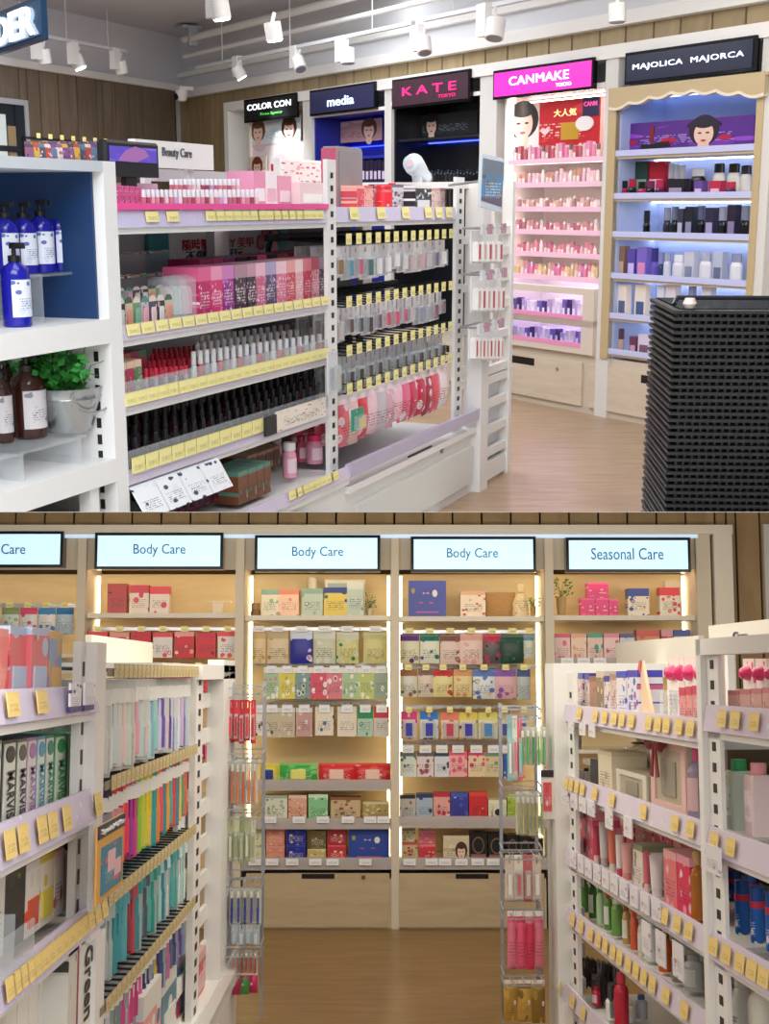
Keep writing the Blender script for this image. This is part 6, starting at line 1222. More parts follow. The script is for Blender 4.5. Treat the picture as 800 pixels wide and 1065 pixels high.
part(un, 'shelf', MB().box(xn0, xn2, -.0, LD, zfl-.03, zfl), WHITE)
for i, (a, b, yt, c1, c2_, c3, nm) in enumerate(((-12, 6, 1044, 'e4e2da', 'd8d4cc', '6a6a60', 'white'), (7, 18, 1030, 'e6e4dc', 'd8d4cc', 'c83a3a', 'red-lettered'), (19, 30, 1022, 'e8e6de', 'e0dcd4', 'c8403a', 'red-striped'), (31, 41, 1013, 'e8e6de', 'e0dcd4', 'b83a30', 'dark-red-lettered'), (42, 53, 1004, 'e8e8e0', 'd0e0c8', '3a9a40', 'green-footed'), (54, 63, 997, 'e4e2da', 'd8c8b8', '8a4a30', 'brown-footed'), (64, 72, 990, 'ece8e4', 'd8d4cc', '7a3a30', 'slim'))):
    LB(P_box(prn(c1, c2_, c3, '3a3a34', 2.2, 350+i, .93, low=.22)), 'toothpaste_box', f'white {nm} toothpaste box on the lowest visible left shelf'.replace('white white', 'plain white'), 'toothpaste', a, b, yt, zfl, .05, .12)
for a, b, yt, s_, nm, k in ((73, 85, 985, 360, 'dark printed side of a tall box beside the one marked Green', 0), (86, 103, 975, 361, 'tall white box with big black vertical letters Green', 1)):
    o = LB(proto(('body', MB().box(-.5, .5, -.5, .5, 0, 1).mesh(mat('e6e6e0', .4) if k else prn('d8d8d0', 'c8c8c0', '3a3a38', '1a1a1c', 6, s_, .95), name='body')), ('printed_stripe', MB().box(.4, .5, -.51, -.5, 0, 1).mesh(mat('3a9a58' if k else '9a3a5a', .4), name='printed_stripe'))), 'toothpaste_box', nm, 'toothpaste', a-1, b-3, yt, zfl, -.0, .14)
    if k:
        me = text_mesh('Green', mat('1c1f22', .4), 1., .02, 1., .01); l_ = bpy.data.objects.new('lettering', me); C.objects.link(l_); l_.parent = o; l_.location = (-.05, -.52, .74); l_.scale = (.17, .2, .72); l_.rotation_euler = (0, math.radians(90), 0); reg(l_, LF)
# ================================================================ left row, brush bay
xb0 = xn2; xb1 = lx_(203, 800); xb2 = lx_(214, 800); xe0_ = lx_(226, 800); xe1_ = 0.02
ub = thing(LF, 'hook_rack', 'white rack bay of hanging toothbrushes between the toothpaste unit and the aisle end', 'shelving', (xb0, 0, 0))
zrt_ = lzz((230, 692))
post(ub, lx_(203), lx_(210), .0, .02, 0, zrt_, True)
part(ub, 'end_post', MB().box(xe0_, xe1_, -.02, .04, 0, zrt_+.02), WHITE)
part(ub, 'top_rail', MB().box(xb0+.8, xe1_, .0, .3, zrt_-.03, zrt_), WHITE); part(ub, 'top_rail', MB().box(xb1, xe1_, -.02, .0, zrt_-.05, zrt_), WHITE)
for q_ in range(728, 1050, 36): zz = LF.z(218, q_, .03); part(ub, 'rung', MB().box(lx_(196), xe0_+.01, .03, .045, zz-.026, zz+.026), WHITE)
part(ub, 'back_panel', MB().box(xb0, xb1, .5, .52, 0, zrt_-.1), mat('6a6250', .6))
zh_ = LF.z(130, 692, .5) ; part(ub, 'header_panel', MB().box(lx_(95, 676, .3), lx_(159, 676, .3), .3, .32, LF.z(125, 693, .3), LF.z(125, 664, .3)), mat('d8d4c6', .5))
zbs = lzz((180, 1065), (236, 1019)); zbs_rail = zbs+.06
part(ub, 'base_shelf', MB().box(xb0, xe1_, -.06, .5, zbs-.04, zbs), WHITE); part(ub, 'acrylic_front', MB().box(xb0, xe1_, -.075, -.068, zbs-.02, zbs+.1), GLASSY)
part(ub, 'base_box', MB().box(xb0, xe1_, -.04, .5, 0, zbs-.04), WHITE)
rows = [(691, 705, 786, 'top'), (783, 800, 880, 'second'), (868, 893, 962, 'third'), (942, 974, 1030, 'lowest')]
# measured at px 200 (far end of the bay): tag height / pack bottoms
tz = [lzz((110, 697), (195, 699)), lzz((110, 803), (199, 787)), lzz((131, 903), (206, 865)), lzz((120, 1015), (202, 940))]
hb = [LF.z(110, 785), LF.z(112, 882), LF.z(130, 990)+.02, LF.z(150, 1050)]
hb = [tz[0]-.235, tz[1]-.225, tz[2]-.215, tz[3]-.17]
TT = unit_tag(TAGT)
pal = [['a8ccd0', 'dcdad4', 'e8e4e0', 'cfe0e0', 'e0dcd8', 'e8d0d4', 'd8e8d8', 'f0c8d0', 'e0a8b8', 'c8e0e0', 'e8c0c8', 'b8d8e0', '8ab8c8', '8ad0c8', 'd0c0e8', '6a5ab0', 'e0b0d0', '5a4a98', '8a7ac8', '9ac8e0', 'd8d8e8', 'c8a8d8', '7a6ab0', 'b8c8d8'],
 ['e87a30', '4a3a6a', '2a3a5a', 'e8502a', 'd83a5a', 'f06a50', 'e83a68', '9a3a98', 'd03a90', '8ac83a', 'c8d048', 'e8d040', '3a9aa0', '2aa0a8', 'e88a3a', 'd85a70', '2a8a98', 'e8a040', '58a8a0', 'd84a4a', '3a8aa8', 'e0c060', '48a078', 'd86a5a'],
 ['4a6a8a', '8a98a0', 'b0c0c0', 'a8b8b8', '3a9aa0', '48a0b0', '5ab0b8', '8a3a4a', 'b84a5a', '3a98a0', '2a8a98', '5a5a6a', '4ab0a8', '3a9a90', '48a8a0', 'a8d0d0', '3a8a9a', 'd0e0e0', '2a98a0', '58b0b0', '5aa8a0', 'd8ece8', 'a8d8d8', 'd8e8e8'],
 ['8a9aa0', '4a6a7a', '6a7a88', 'c8ccd0', '5a8a6a', '7a8a90', 'd04a8a', 'e05a9a', 'c83a80', 'b83a78', 'd85a98', '2a2a5a', '3a3a6a', '2a305a', 'c8a838', '30346a', '4a5a8a', '6a7aa0', 'c86a9a', '5a6a90', '3a4a7a', '8a7ab0', '5a4a88', '7a8ab0']]
BC = {}
for r_ in range(4):
    nm = ('top', 'second', 'third', 'lowest')[r_]; n = 24; xs_ = frange(xb0+.06, xb1-.06, n)
    part(ub, 'tag_strip', MB().box(xb0+.02, xb1-.1, -.012, -.008, tz[r_]-.012, tz[r_]+.006), mat('8a7f6a', .5))
    part(ub, 'hook_bar', MB().box(xb0+.02, xb1, .3, .32, tz[r_], tz[r_]+.03), DWIRE)
    for i, x_ in enumerate(xs_):
        hk = part(ub, 'hook', MB().cyl((x_, .31, tz[r_]+.012), (x_, -.005, tz[r_]), .0035, 4), DWIRE)
        tg = bpy.data.objects.new('price_tag', TT); C.objects.link(tg); tg.parent = hk; tg.location = (x_-ub.off[0], -.015, tz[r_]-.0); tg.scale = (.046, .002, .032); reg(tg, LF)
        c = pal[r_][i]; k = (c, r_)
        if k not in BC: BC[k] = P_brush(mat(('dfe2e0', 'cfc8c4', 'b8c8c8', 'a8b0b4')[r_], .3, alpha=.75) if r_ != 1 else mat(c, .4, alpha=.8), CLEAR, mat(c, .3), mat('e4e4e0', .3) if r_ != 2 else mat(c, .3))
        h = tz[r_]-.02-hb[r_]+random.uniform(-.02, .01)
        for dep in range(3):
            place(LF, BC[k], 'toothbrush_pack', lab('hanging toothbrush pack', i, n, f'on the {nm} hook row, {("front", "middle", "back")[dep]}'), 'toothbrush', (x_, .03+.08*dep, tz[r_]-.02-h), ((.085, .08, .08, .085)[r_], .03, h), rz=-.45+random.uniform(-.2, .2), group=f'toothbrush packs, {nm} row, {("front", "middle", "back")[dep]}')
# packs and boxes on the base shelf
for i, (a, b, yt, c1, c2_, c3, y_) in enumerate(((112, 132, 1035, '5a7a88', '7a98a0', '3a5a6a', .02), (134, 152, 1020, '7aa8b0', 'e0e4e4', 'd84a6a', .02), (153, 170, 1000, 'e8b0b8', 'dcdcd8', '2a6ab0', .1), (171, 186, 980, 'c82a3a', 'd0cfc8', 'e8e0dc', .2), (187, 200, 972, 'b8303c', 'd4d2ca', 'e8d8d0', .2), (150, 168, 1025, 'e8a0a0', 'e4e4e0', '3a7ab0', .0), (169, 184, 1010, '3a7a90', 'dcdcd8', 'e05a6a', .03), (186, 200, 996, 'd83a4a', '3a6a90', 'e8e4dc', .04), (202, 214, 992, 'c8303e', 'd8a8a8', 'e8e0d8', .02))):
    LB(P_box(prn(c1, c2_, c3, '3a3a4a', 3, 370+i, .78), mat(c2_, .4)), 'mouthwash_box', lab('red and blue white-topped box', i, 9, 'on the base shelf under the brushes'), 'box', a, b, yt, zbs, y_, .1)
# Special Offer card
xa_, xb_ = lx_(101, 890, -.06), lx_(128, 890, -.06); zt_, zb_ = LF.z(115, 853, -.06), LF.z(115, 930, -.06)
t = thing(LF, 'offer_card', 'orange and navy Special Offer card clipped to the shelf post', 'sign', (xa_, -.06, zb_))
part(t, 'holder', MB().box(xa_-.01, xb_+.01, -.055, -.045, zb_-.01, zt_+.01), GLASSY)
part(t, 'card', MB().box(xa_, xb_, -.06, -.056, zb_, zt_), mat('dba24e', .45)); part(t, 'title_band', MB().box(xa_, xb_, -.063, -.06, zt_-(zt_-zb_)*.17, zt_), mat('1f2440', .4))
part(t, 'print_panel', MB().box(xa_+(xb_-xa_)*.14, xb_-(xb_-xa_)*.1, -.063, -.06, zb_+.012, zt_-(zt_-zb_)*.3), prn('2f7f9c', '2f7f9c', 'd85a68', 'c8e0e8', 3, 380, .98))
part(t, 'print_picture', MB().box(xa_+(xb_-xa_)*.35, xa_+(xb_-xa_)*.6, -.065, -.063, zb_+.05, zb_+.09).box(xa_+(xb_-xa_)*.6, xa_+(xb_-xa_)*.82, -.065, -.063, zb_+.035, zb_+.065), mat('e8b8c0', .4))
lettering(t.o, 'Special Offer', mat('f4f4ee', .4), (xa_+xb_)/2, -.065, zt_-(zt_-zb_)*.09, (xb_-xa_)*.86, (zt_-zb_)*.085, LF, t.off, 0)

# ================================================================ wire towers at the aisle ends
def tower(fr, px0, px1, y, rims, label, name='wire_tower'):
    xa, xb = fr.x(px0, 800, y), fr.x(px1, 800, y)
    t = thing(fr, name, label, 'rack', (xa, y, 0))
    part(t, 'back_rail', MB().box(xa+.0, xa+.012, y+.12, y+.13, .2, fr.z(px0, rims[0]-6, y)).box(xb-.012, xb, y+.12, y+.13, .2, fr.z(px0, rims[0]-6, y)), WIRE)
    for q_ in rims:
        z = fr.z(px0, q_, y)
        r = MB()
        for dz in (0, -.035): r.wire([(xa, y, z+dz), (xb, y, z+dz), (xb, y+.13, z+dz+.01), (xa, y+.13, z+dz+.01), (xa, y, z+dz)], .0035, 4)
        for u in (0, .25, .5, .75, 1): r.cyl((xa+(xb-xa)*u, y, z), (xa+(xb-xa)*u, y, z-.035), .002, 4)
        part(t, 'wire_basket', r, WIRE)
        for u in (.2, .5, .8): part(t, 'hook', MB().cyl((xa+(xb-xa)*u, y+.12, z-.02), (xa+(xb-xa)*u, y-.01, z-.02), .0025, 4), WIRE)
    return t
EL = Frame(RL, 0, LY, 1, 0); ER = Frame(RL, 0, RY, 1, 0)
tower(EL, 236, 273, -.2, [716, 784, 842, 913, 985], 'chrome wire tower of hanging brush packs at the end of the left row')
tower(ER, 522, 563, -.1, [738, 818, 884, 946, 1015], 'chrome wire tower of hanging packs at the end of the right row')
def hang(fr, y, lst, where, grp):
    for i0, (px0, px1, yt, yb, cs, kind, n, nm) in enumerate(lst):
        for i in range(n):
            a = px0+(px1-px0)*i/n; b = px0+(px1-px0)*(i+.95)/n; c = cs[i % len(cs)]
            for dep in range(2):
                yy = y+.045*dep; z0 = fr.z((px0+px1)/2, yb+random.uniform(-2, 2), yy)
                if kind == 'brush': pr_ = P_brush(mat('dfe4dc', .3, alpha=.35), CLEAR, mat(c, .3), mat('e8e8e0', .3))
                elif kind == 'card': pr_ = P_card(mat(c, .4), CLEAR, mat(cs[(i+1) % len(cs)], .3))
                else: pr_ = P_pouch(prn(c, cs[(i+1) % len(cs)], 'f0e0d8', '6a3a3a', 2.5, 400+i0, .86), mat('e8e4e0', .3))
                fit(fr, pr_, {'brush': 'brush_pack', 'card': 'clip_pack', 'pouch': 'sponge_pouch'}[kind], lab(nm, i, n, f'{where}, {("front", "behind")[dep]}'), 'pack', a, b, yt, z0, yy, .03, f'{nm} group {grp}')
hang(EL, -.17, [(237, 266, 728, 772, ['c82a3a', 'd83a48', 'b83040'], 'card', 5, 'red clip pack'), (239, 268, 790, 838, ['e07028', 'e8803a', 'd8602a'], 'brush', 5, 'orange brush pack'), (237, 266, 850, 898, ['b8c098', 'd8d8b8', '9aaa78'], 'card', 5, 'pale green pack'), (238, 272, 924, 962, ['2a3a9a', '3a4ab0'], 'brush', 5, 'blue brush pack'), (240, 270, 963, 984, ['c8d0d8', 'b0c0c8'], 'card', 4, 'clear small pack'), (240, 268, 990, 1012, ['d8402a', 'e05a3a', 'c83028'], 'brush', 6, 'orange-red brush pack'), (241, 268, 1013, 1034, ['c82a6a', '3a9a48', 'c02a60'], 'pouch', 3, 'magenta pouch')], 'on the left wire tower', 'on the left tower')
hang(ER, -.07, [(528, 544, 745, 812, ['8ac0c8', 'd8e0d8', 'e86a7a'], 'card', 3, 'mixed narrow pack'), (541, 569, 756, 796, ['3fae3a', '4ac048', '2a9a58'], 'brush', 5, 'green toothbrush pack'), (537, 566, 824, 868, ['b0a850', 'c8c070', '98a048'], 'brush', 6, 'olive brush pack'), (526, 564, 890, 938, ['d8c8b8', 'e8e0d4', 'c86a70'], 'card', 4, 'clear pack with a white figure'), (528, 566, 948, 1008, ['e07890', 'e85a80', 'd83a5a'], 'pouch', 4, 'pink sponge pouch'), (524, 568, 1020, 1064, ['b08a38', 'c8a048', '8a6a28'], 'pouch', 3, 'golden pouch')], 'on the right wire tower', 'on the right tower')

# ================================================================ right row
rxp = lambda p, q=800, y=0.: RF2.x(p, q, y)
def rz_(*pts, y=0.): return sum(RF2.z(p, q, y) for p, q in pts)/len(pts)
xA = rxp(583, 800); xBs = rxp(596, 800); xC = rxp(733, 800); xD = rxp(750, 800); xE = rxp(870, 800)
ur = thing(RF2, 'shelving_unit', 'white lotion shelf unit on the right side of the body care aisle', 'shelving', (0, 0, 0))
part(ur, 'end_post', MB().box(-.07, xA-.0, -.02, .04, 0, rz_((574, 690))), WHITE)
part(ur, 'end_cap', MB().box(-.07, xA, .04, .5, rz_((574, 690))-.05, rz_((574, 690))), WHITE)
post(ur, rxp(592), rxp(598), .0, .015, 0, rz_((594, 700)), True)
for q_ in range(735, 1060, 34): zz = rz_((587, q_), y=.03); part(ur, 'rung', MB().box(xA-.01, rxp(593), .03, .045, zz-.025, zz+.025), WHITE)
part(ur, 'back_panel', MB().box(xBs, xC, .52, .54, 0, 1.3), mat('8a7c62', .6))
zr1 = rz_((592, 822), (735, 872)); zr2 = rz_((598, 899), (732, 982)); zr3 = rz_((597, 964), (727, 1060)); zr0 = rz_((599, 750), (735, 764)); zrb = rz_((574, 1018), (612, 1062))
def rshelf(t, x0, x1, z, tgs, tagm=TO, rh=.06, rm=RAILC): return shelf(t, x0, x1, 0, .5, z, .03, rm, rh, tgs, tagm=tagm, tw=.06, thh=.04, ry=-.014)
rshelf(ur, xBs-.1, xC, zr0, [rxp(p_, 740) for p_ in (607, 624, 634, 644, 652, 662, 680, 690, 699, 712, 724)])
rshelf(ur, xBs-.1, xC, zr1, [rxp(p_, 840) for p_ in (594, 599, 605, 611, 624, 642, 675, 708, 724)])
rshelf(ur, xBs-.1, xC, zr2, [rxp(p_, 930) for p_ in (697, 710, 722)])
rshelf(ur, xBs-.1, xC, zr3, [rxp(p_, 1000) for p_ in (601, 610, 620, 628, 635, 643, 650, 659, 667, 675, 684, 698, 717)])
rshelf(ur, xBs-.15, xC, zrb, [rxp(p_, 1030) for p_ in (580, 586, 600, 611)])
def rcard(pxs, q, zc, hh=.06, ww=.1, name='label_card'):
    for i, p_ in enumerate(pxs):
        x_ = rxp(p_, q); part(ur, name, MB().box(x_-ww/2, x_+ww/2, -.022, -.018, zc-hh/2, zc+hh/2), prn('e6e4ea', 'dcdae4', 'c87a8a', '5a5070', 3, 450+i % 3, .95))
rcard((593, 603, 612, 621), 835, zr1-.03, .05, .1); rcard((640, 660), 850, zr1-.04, .06, .09)
rcard((602, 610, 618, 627, 636, 645, 655, 666, 677, 689), 900, zr2+.025, .055, .085)
rcard((680, 695, 713), 985, zr2-.07, .09, .09)
rcard((600, 612, 622), 765, zr0-.03, .04, .08)
part(ur, 'base_box', MB().box(0, xC, -.0, .5, 0, zrb-.03), WHITE)
def RB(pr, name, label, cat, a, b, yt, zb, y, d, group=None): return fit(RF2, pr, name, label, cat, a, b, yt, zb, y, d, group, rz=math.pi/2 if cat == 'tube' else 0)
# top shelf goods
zq = zr0+.012
tp = [(601, 606, 700, 'e0ccc4', '4a4aa0', 'slim pack with a blue tip'), (608, 613, 701, 'd8c8c0', '3a3a98', 'slim white pack with a blue tip'), (613, 620, 703, 'a87a5a', '8a5a40', 'brown perfume box'), (620, 628, 698, '8a7a58', 'd0c0a8', 'olive perfume box'), (628, 634, 703, 'e0d4d0', '3a3aa0', 'small pale box'), (634, 641, 701, 'd8c0b8', 'b08a80', 'tan box'), (641, 651, 698, 'e0e0e8', '4a5ac0', 'white box with blue writing'), (652, 663, 697, 'dcdce8', '4a4ab8', 'white box with violet writing')]
for i, (a, b, yt, c1, c2_, nm) in enumerate(tp):
    RB(P_box(prn(c1, c2_, 'c8607a', '4a3a5a', 4, 460+i, .86)), 'cosmetic_box', f'{nm} on the top shelf of the right unit', 'box', a, b, yt, zq, .05, .08)
t = thing(RF2, 'folded_card', 'pink and cream folded triangular card standing on the top right shelf', 'card', (rxp(668, 720, .06), .06, zq)); a_, b_ = rxp(656, 720, .06), rxp(679, 720, .06); zt_ = RF2.z(667, 687, .06)
part(t, 'card', MB().prism([(a_, zq), (b_, zq), ((a_+b_)/2+.01, zt_)], .06, .07), mat('e8c8a8', .5)); part(t, 'edge_stripe', MB().prism([(a_, zq), (a_+.035, zq), ((a_+b_)/2+.02, zt_), ((a_+b_)/2-.0, zt_)], .055, .06), mat('e06a78', .4))
for i, (a, b, yt) in enumerate(((680, 692, 684), (693, 697, 684), (698, 709, 683), (710, 722, 684), (728, 734, 684))):
    RB(P_dome(prn('eee4e0', 'f2dcd8', 'e87a8a', '2a2024', 4, 470+i, .95), mat('d8306e', .2)), 'hair_clip_card', lab('tall white pack with magenta top', i, 5, 'on the top right shelf'), 'pack', a, b, yt-1, zq, .06, .05)
for i in range(4):
    RB(P_box(prn('e8a0a0', 'd84a68', 'f0d8d0', '4a2a3a', 4, 476+i, .8)), 'small_box', lab('low pink box', i, 4, 'in front of the tall magenta-topped packs'), 'box', 706+7*i, 712.5+7*i, 715-i, zq, .02, .03)
xa_, xb_ = rxp(641, 678, .42), rxp(727, 678, .42)
t = thing(RF2, 'header_board', 'plain cream header board behind the tall magenta-topped packs', 'sign', (xa_, .42, RF2.z(680, 692, .42)))
part(t, 'board', MB().box(xa_, xb_, .42, .44, RF2.z(680, 691, .42), RF2.z(680, 665, .42)), mat('d9d2c6', .5)); part(t, 'bracket', MB().box(xa_+.1, xa_+.13, .44, .46, zr0, RF2.z(680, 670, .42)), WHITE)
# first product row: boxes, sets, bottles
zq = zr1+.012
goods1 = [(607, 613, 800, 'e0e0dc', '1a1a20', 'white bottle with a black cap', 'bottle'), (614, 622, 790, '2a2c34', '14141a', 'dark slim box', 'box'), (622, 636, 781, 'ece0c4', 'e0d0a8', 'cream carton with a round mark', 'box'), (641, 672, 803, 'dcd4c4', '8a8a78', 'white framed gift set of two small boxes', 'window'), (676, 712, 767, 'e0b8b0', '8a8070', 'large pink framed gift set with a dark red bow', 'window'), (713, 733, 780, 'b8a8c0', '8ac0d0', 'clear lilac jar with a pink top', 'bottle')]
for i, (a, b, yt, c1, c2_, nm, k) in enumerate(goods1):
    pr_ = P_box(prn(c1, c2_, 'c8a0a0', '4a3a3a', 3, 480+i, .9)) if k == 'box' else P_window(mat(c1, .45), mat('b8ac98', .4), mat('9a9284', .4)) if k == 'window' else P_round(mat(c1, .2, alpha=.85), mat('e85a90' if 'pink' in nm else c2_, .3), mat('e8c0c0', .4), ch=.82)
    RB(pr_, {'box': 'carton', 'window': 'gift_set', 'bottle': 'bottle'}[k], nm+' on the second right shelf', {'box': 'box', 'window': 'gift set', 'bottle': 'bottle'}[k], a, b, yt, zq, .05, .12)
x_, z_ = RF2.hit(681, 772, .03)
t = thing(RF2, 'ribbon_bow', 'dark red ribbon bow on the large pink gift set', 'ribbon', (x_, .03, z_))
for sx in (-1, 1):
    part(t, 'bow_loop', MB().rings([[(x_+sx*u, .03+.012*math.cos(a), z_+h*math.sin(a)) for a in [k*math.pi/5 for k in range(10)]] for u, h in ((0, .006), (.03, .022), (.06, .026), (.075, .01))]), mat('7a1a2a', .5), True)
    part(t, 'bow_tail', MB().prism([(x_, z_), (x_+sx*.02, z_-.1), (x_+sx*.045, z_-.095), (x_+.012*sx, z_)], .026, .03), mat('7a1a2a', .5))
t = thing(RF2, 'cellophane_bag', 'clear cellophane gift bag tied at the top behind the white gift set', 'bag', (rxp(657, 800, .2), .2, zq)); xm_ = rxp(657, 800, .22); ztt = RF2.z(657, 762, .22); ww = (rxp(672, 800, .22)-rxp(642, 800, .22))/2
part(t, 'bag_body', MB().rings([[(xm_+ww*r_*math.cos(a), .27+.1*r_*math.sin(a), zq+(ztt-zq)*u) for a in [k*math.pi/8 for k in range(16)]] for u, r_ in ((0, .9), (.5, 1), (.72, .6), (.8, .2), (.88, .3), (1, .5))]), mat('d8d0c4', .15, alpha=.45), True)
part(t, 'tie', MB().lathe([(ww*.2, zq+(ztt-zq)*.78), (ww*.28, zq+(ztt-zq)*.8), (ww*.2, zq+(ztt-zq)*.82)], xm_, .27, 10), mat('7a1a2a', .5), True)
part(t, 'contents', MB().bbox(xm_-ww*.6, xm_+ww*.6, .22, .32, zq, zq+(ztt-zq)*.5, .02), mat('c0b4a4', .5))
for i in range(12):
    p_ = 606+10.5*i; RB(P_box(prn(('d8c8b8', 'e8c8c8', 'c8c0b0')[i % 3], ('b8a898', 'd89aa0', '9a9484')[i % 3], 'a87a7a', '4a3a3a', 3, 490+i % 5, .88)), 'carton', lab('pale carton', i, 12, 'in the back row of the second right shelf'), 'box', p_, p_+9, 790+(i % 3)*4+i*1.0, zq, .32, .1, 'pale cartons at the back of the second right shelf')
# second product row: pink and red bottles and boxes
zq = zr2+.012
g2 = [(602, 609, 842, 'd83a58', 'e86a7a', 'box', 'red'), (609.5, 616, 845, 'e85a78', 'f0a0b0', 'box', 'rose'), (617, 623, 858, 'c84a60', 'e8d0d0', 'tube', 'dark rose'), (624, 632, 857, 'd8d0cc', 'b8b0b0', 'tube', 'grey'), (633, 640, 862, 'e8806a', 'e8d8c8', 'tube', 'coral'), (641, 647, 870, 'f0e4e0', 'd84a60', 'tube', 'white'), (647.5, 657, 880, 'f0b0a8', 'e88a8a', 'tube', 'salmon'), (658.5, 668, 878, 'e8ddd0', '8a8a70', 'box', 'slim cream'), (669, 676, 884, 'e0707a', 'f0d0d0', 'tube', 'pink'), (677, 689, 893, 'f0e8e8', 'e8e0e0', 'tube', 'white pearl'), (690, 703, 885, 'e87a80', 'f0b0b0', 'box', 'tall pink'), (704, 717, 890, 'e02a58', 'f0a0b8', 'box', 'magenta'), (718, 731, 889, 'b8702a', 'd8b070', 'bottle', 'amber')]
for i, (a, b, yt, c1, c2_, k, nm) in enumerate(g2):
    pr_ = P_box(prn(c1, c2_, 'f0d8d8', '6a2a3a', 3, 500+i, .86)) if k == 'box' else P_tube(mat(c1, .3), mat(c2_, .3)) if k == 'tube' else P_round(mat(c1, .15), mat(c2_, .3), ch=.8, cr=.2)
    RB(pr_, {'box': 'carton', 'tube': 'lotion_tube', 'bottle': 'oil_bottle'}[k], f'{nm} {dict(box="carton", tube="squeeze tube", bottle="oil bottle")[k]} in the front of the third right shelf', {'box': 'box', 'tube': 'tube', 'bottle': 'bottle'}[k], a, b, yt, zq, .05, .1)
for i in range(13):
    p_ = 602+9.8*i; c1 = ('d03a50', 'e8607a', 'e89a90', 'c84058')[i % 4]
    RB(P_box(prn(c1, 'f0b8b8', 'f0e0e0', '6a2a3a', 3, 515+i % 4, .86)), 'carton', lab('red-pink carton', i, 13, 'at the back of the third right shelf'), 'box', p_, p_+8, 842+i*2.6, zq, .25, .12, 'red and pink cartons at the back of the third right shelf')
# third product row: green and orange bottles
zq = zr3+.012
g3 = [(605, 612, 915, '5a8a3a', '3a6a2a', 'green bottle'), (613, 620, 918, '4a7a38', '2a5a28', 'dark green bottle'), (621, 628, 925, 'b8d8a8', '3a9a4a', 'pale green bottle with green cap'), (629, 636, 930, '6a9a48', 'd83a38', 'green bottle with a red foot'), (637, 647, 938, '7aa858', 'e8ece0', 'light green bottle'), (648, 655, 944, 'c8a060', '8a5a30', 'brown bottle'), (656, 663, 950, 'e86a4a', 'e8502a', 'orange red bottle'), (664, 670, 958, 'e8d8c8', 'c8b8a8', 'cream bottle'), (671, 685, 962, 'dfe0dc', 'c8ccc8', 'white bottle'), (686, 698, 975, 'e0602a', 'c84a20', 'bright orange bottle'), (700, 712, 992, '9a9c90', '6a6c68', 'grey bottle'), (713, 730, 1000, 'c8c8c4', 'a8a8a8', 'large clear grey bottle')]
for i, (a, b, yt, c1, c2_, nm) in enumerate(g3):
    RB(P_round(mat(c1, .2), mat(c2_, .3), mat('e8e6dc', .4) if i % 2 else None, ch=.84, cr=.25), 'lotion_bottle', f'{nm} on the fourth right shelf', 'bottle', a, b, yt, zq, .06, .1)
    RB(P_round(mat(c1, .2), mat(c2_, .3), ch=.84, cr=.25), 'lotion_bottle', f'second {nm} behind its twin on the fourth right shelf', 'bottle', a, b, yt-6, zq, .24, .1)
# base: black packs, red and white bottles
zq = zrb+.012
for i in range(10): RB(P_card(mat('2a2426', .4), mat('5a5254', .3, alpha=.6), mat('3a3032', .4)), 'black_pack', lab('black stocking pack', i, 10, 'at the far end of the right base shelf'), 'pack', 581+5.5*i, 586+5.5*i, 990+1.6*i, zq, .06+.02*(i % 3), .03, 'black packs on the right base shelf')
for i, (a, b, yt, c1, c2_, nm) in enumerate(((617, 624, 1030, 'c82a48', 'c02040', 'red bottle'), (625, 634, 1022, 'd8284a', 'c82040', 'crimson bottle'), (634, 640, 1012, 'e03a48', 'd82a3a', 'slim red bottle'), (632, 648, 1042, 'ecebe6', '3a5ab0', 'white detergent bottle'), (650, 660, 1046, 'e8e8e4', 'e8e8e4', 'white jug'), (662, 672, 1040, 'c8ccd8', '4a6aa8', 'blue-capped bottle'), (640, 652, 1018, 'c82a40', 'e04050', 'red refill bottle'))):
    RB(P_round(mat(c1, .3), mat(c2_, .3), mat('e8c8c8', .4) if i < 3 else None, ch=.8, cr=.25), 'household_bottle', f'{nm} on the base shelf at the bottom of the picture', 'bottle', a, b, yt, zq, .05+.05*(i % 3), .12)
# post between the two right hand units, near unit
un2 = thing(RF2, 'shelving_unit', 'white shelf unit cut off by the right edge with blue spray cans', 'shelving', (xC, 0, 0))
zpt = rz_((742, 664))
part(un2, 'post', MB().box(xC, xC+.035, -.015, .03, 0, zpt), WHITE); post(un2, xC+.035, xD, .0, .01, 0, zpt, True)
part(un2, 'top_rail', MB().box(xC, xE, -.015, .03, zpt-.04, zpt), WHITE)
part(un2, 'back_panel', MB().box(xD, xE, .52, .54, 0, 1.35), mat('b8aa90', .6))
zn1 = rz_((740, 880), (800, 905)); zn2 = rz_((740, 990), (800, 1025)); zn0 = rz_((752, 757), (800, 762))
for z, n_ in ((zn0, (761, 775, 795)), (zn1, (749, 766)), (zn2, (745, 758, 772, 784, 796))): rshelf(un2, xC+.03, xE, z, [rxp(p_, 850) for p_ in n_], rh=.065)
xx_ = rxp(743, 895, -.03); zc_ = RF2.z(743, 895, -.03); part(un2, 'label_card', MB().box(xx_-.055, xx_+.055, -.035, -.03, zc_-.03, zc_+.035), prn('e6e4ea', 'dcdae4', 'c8a8b8', '4a4050', 3, 530, .95))
SP = proto(('can_body', MB().lathe([(.46, 0), (.5, .03), (.5, .7), (.44, .74)], seg=16).mesh(prn('1f5fb0', '2a7ac8', 'e8e8f0', 'f0f4f8', 2.4, 531, .98), True, 'can_body')), ('cap', MB().lathe([(.46, .74), (.47, .76), (.46, .98), (.42, 1)], seg=16).mesh(mat('1f4f9c', .3), True, 'cap')), ('red_band', MB().lathe([(.51, .62), (.52, .64), (.52, .72), (.51, .74)], seg=16).mesh(mat('c8304a', .3), True, 'red_band')))
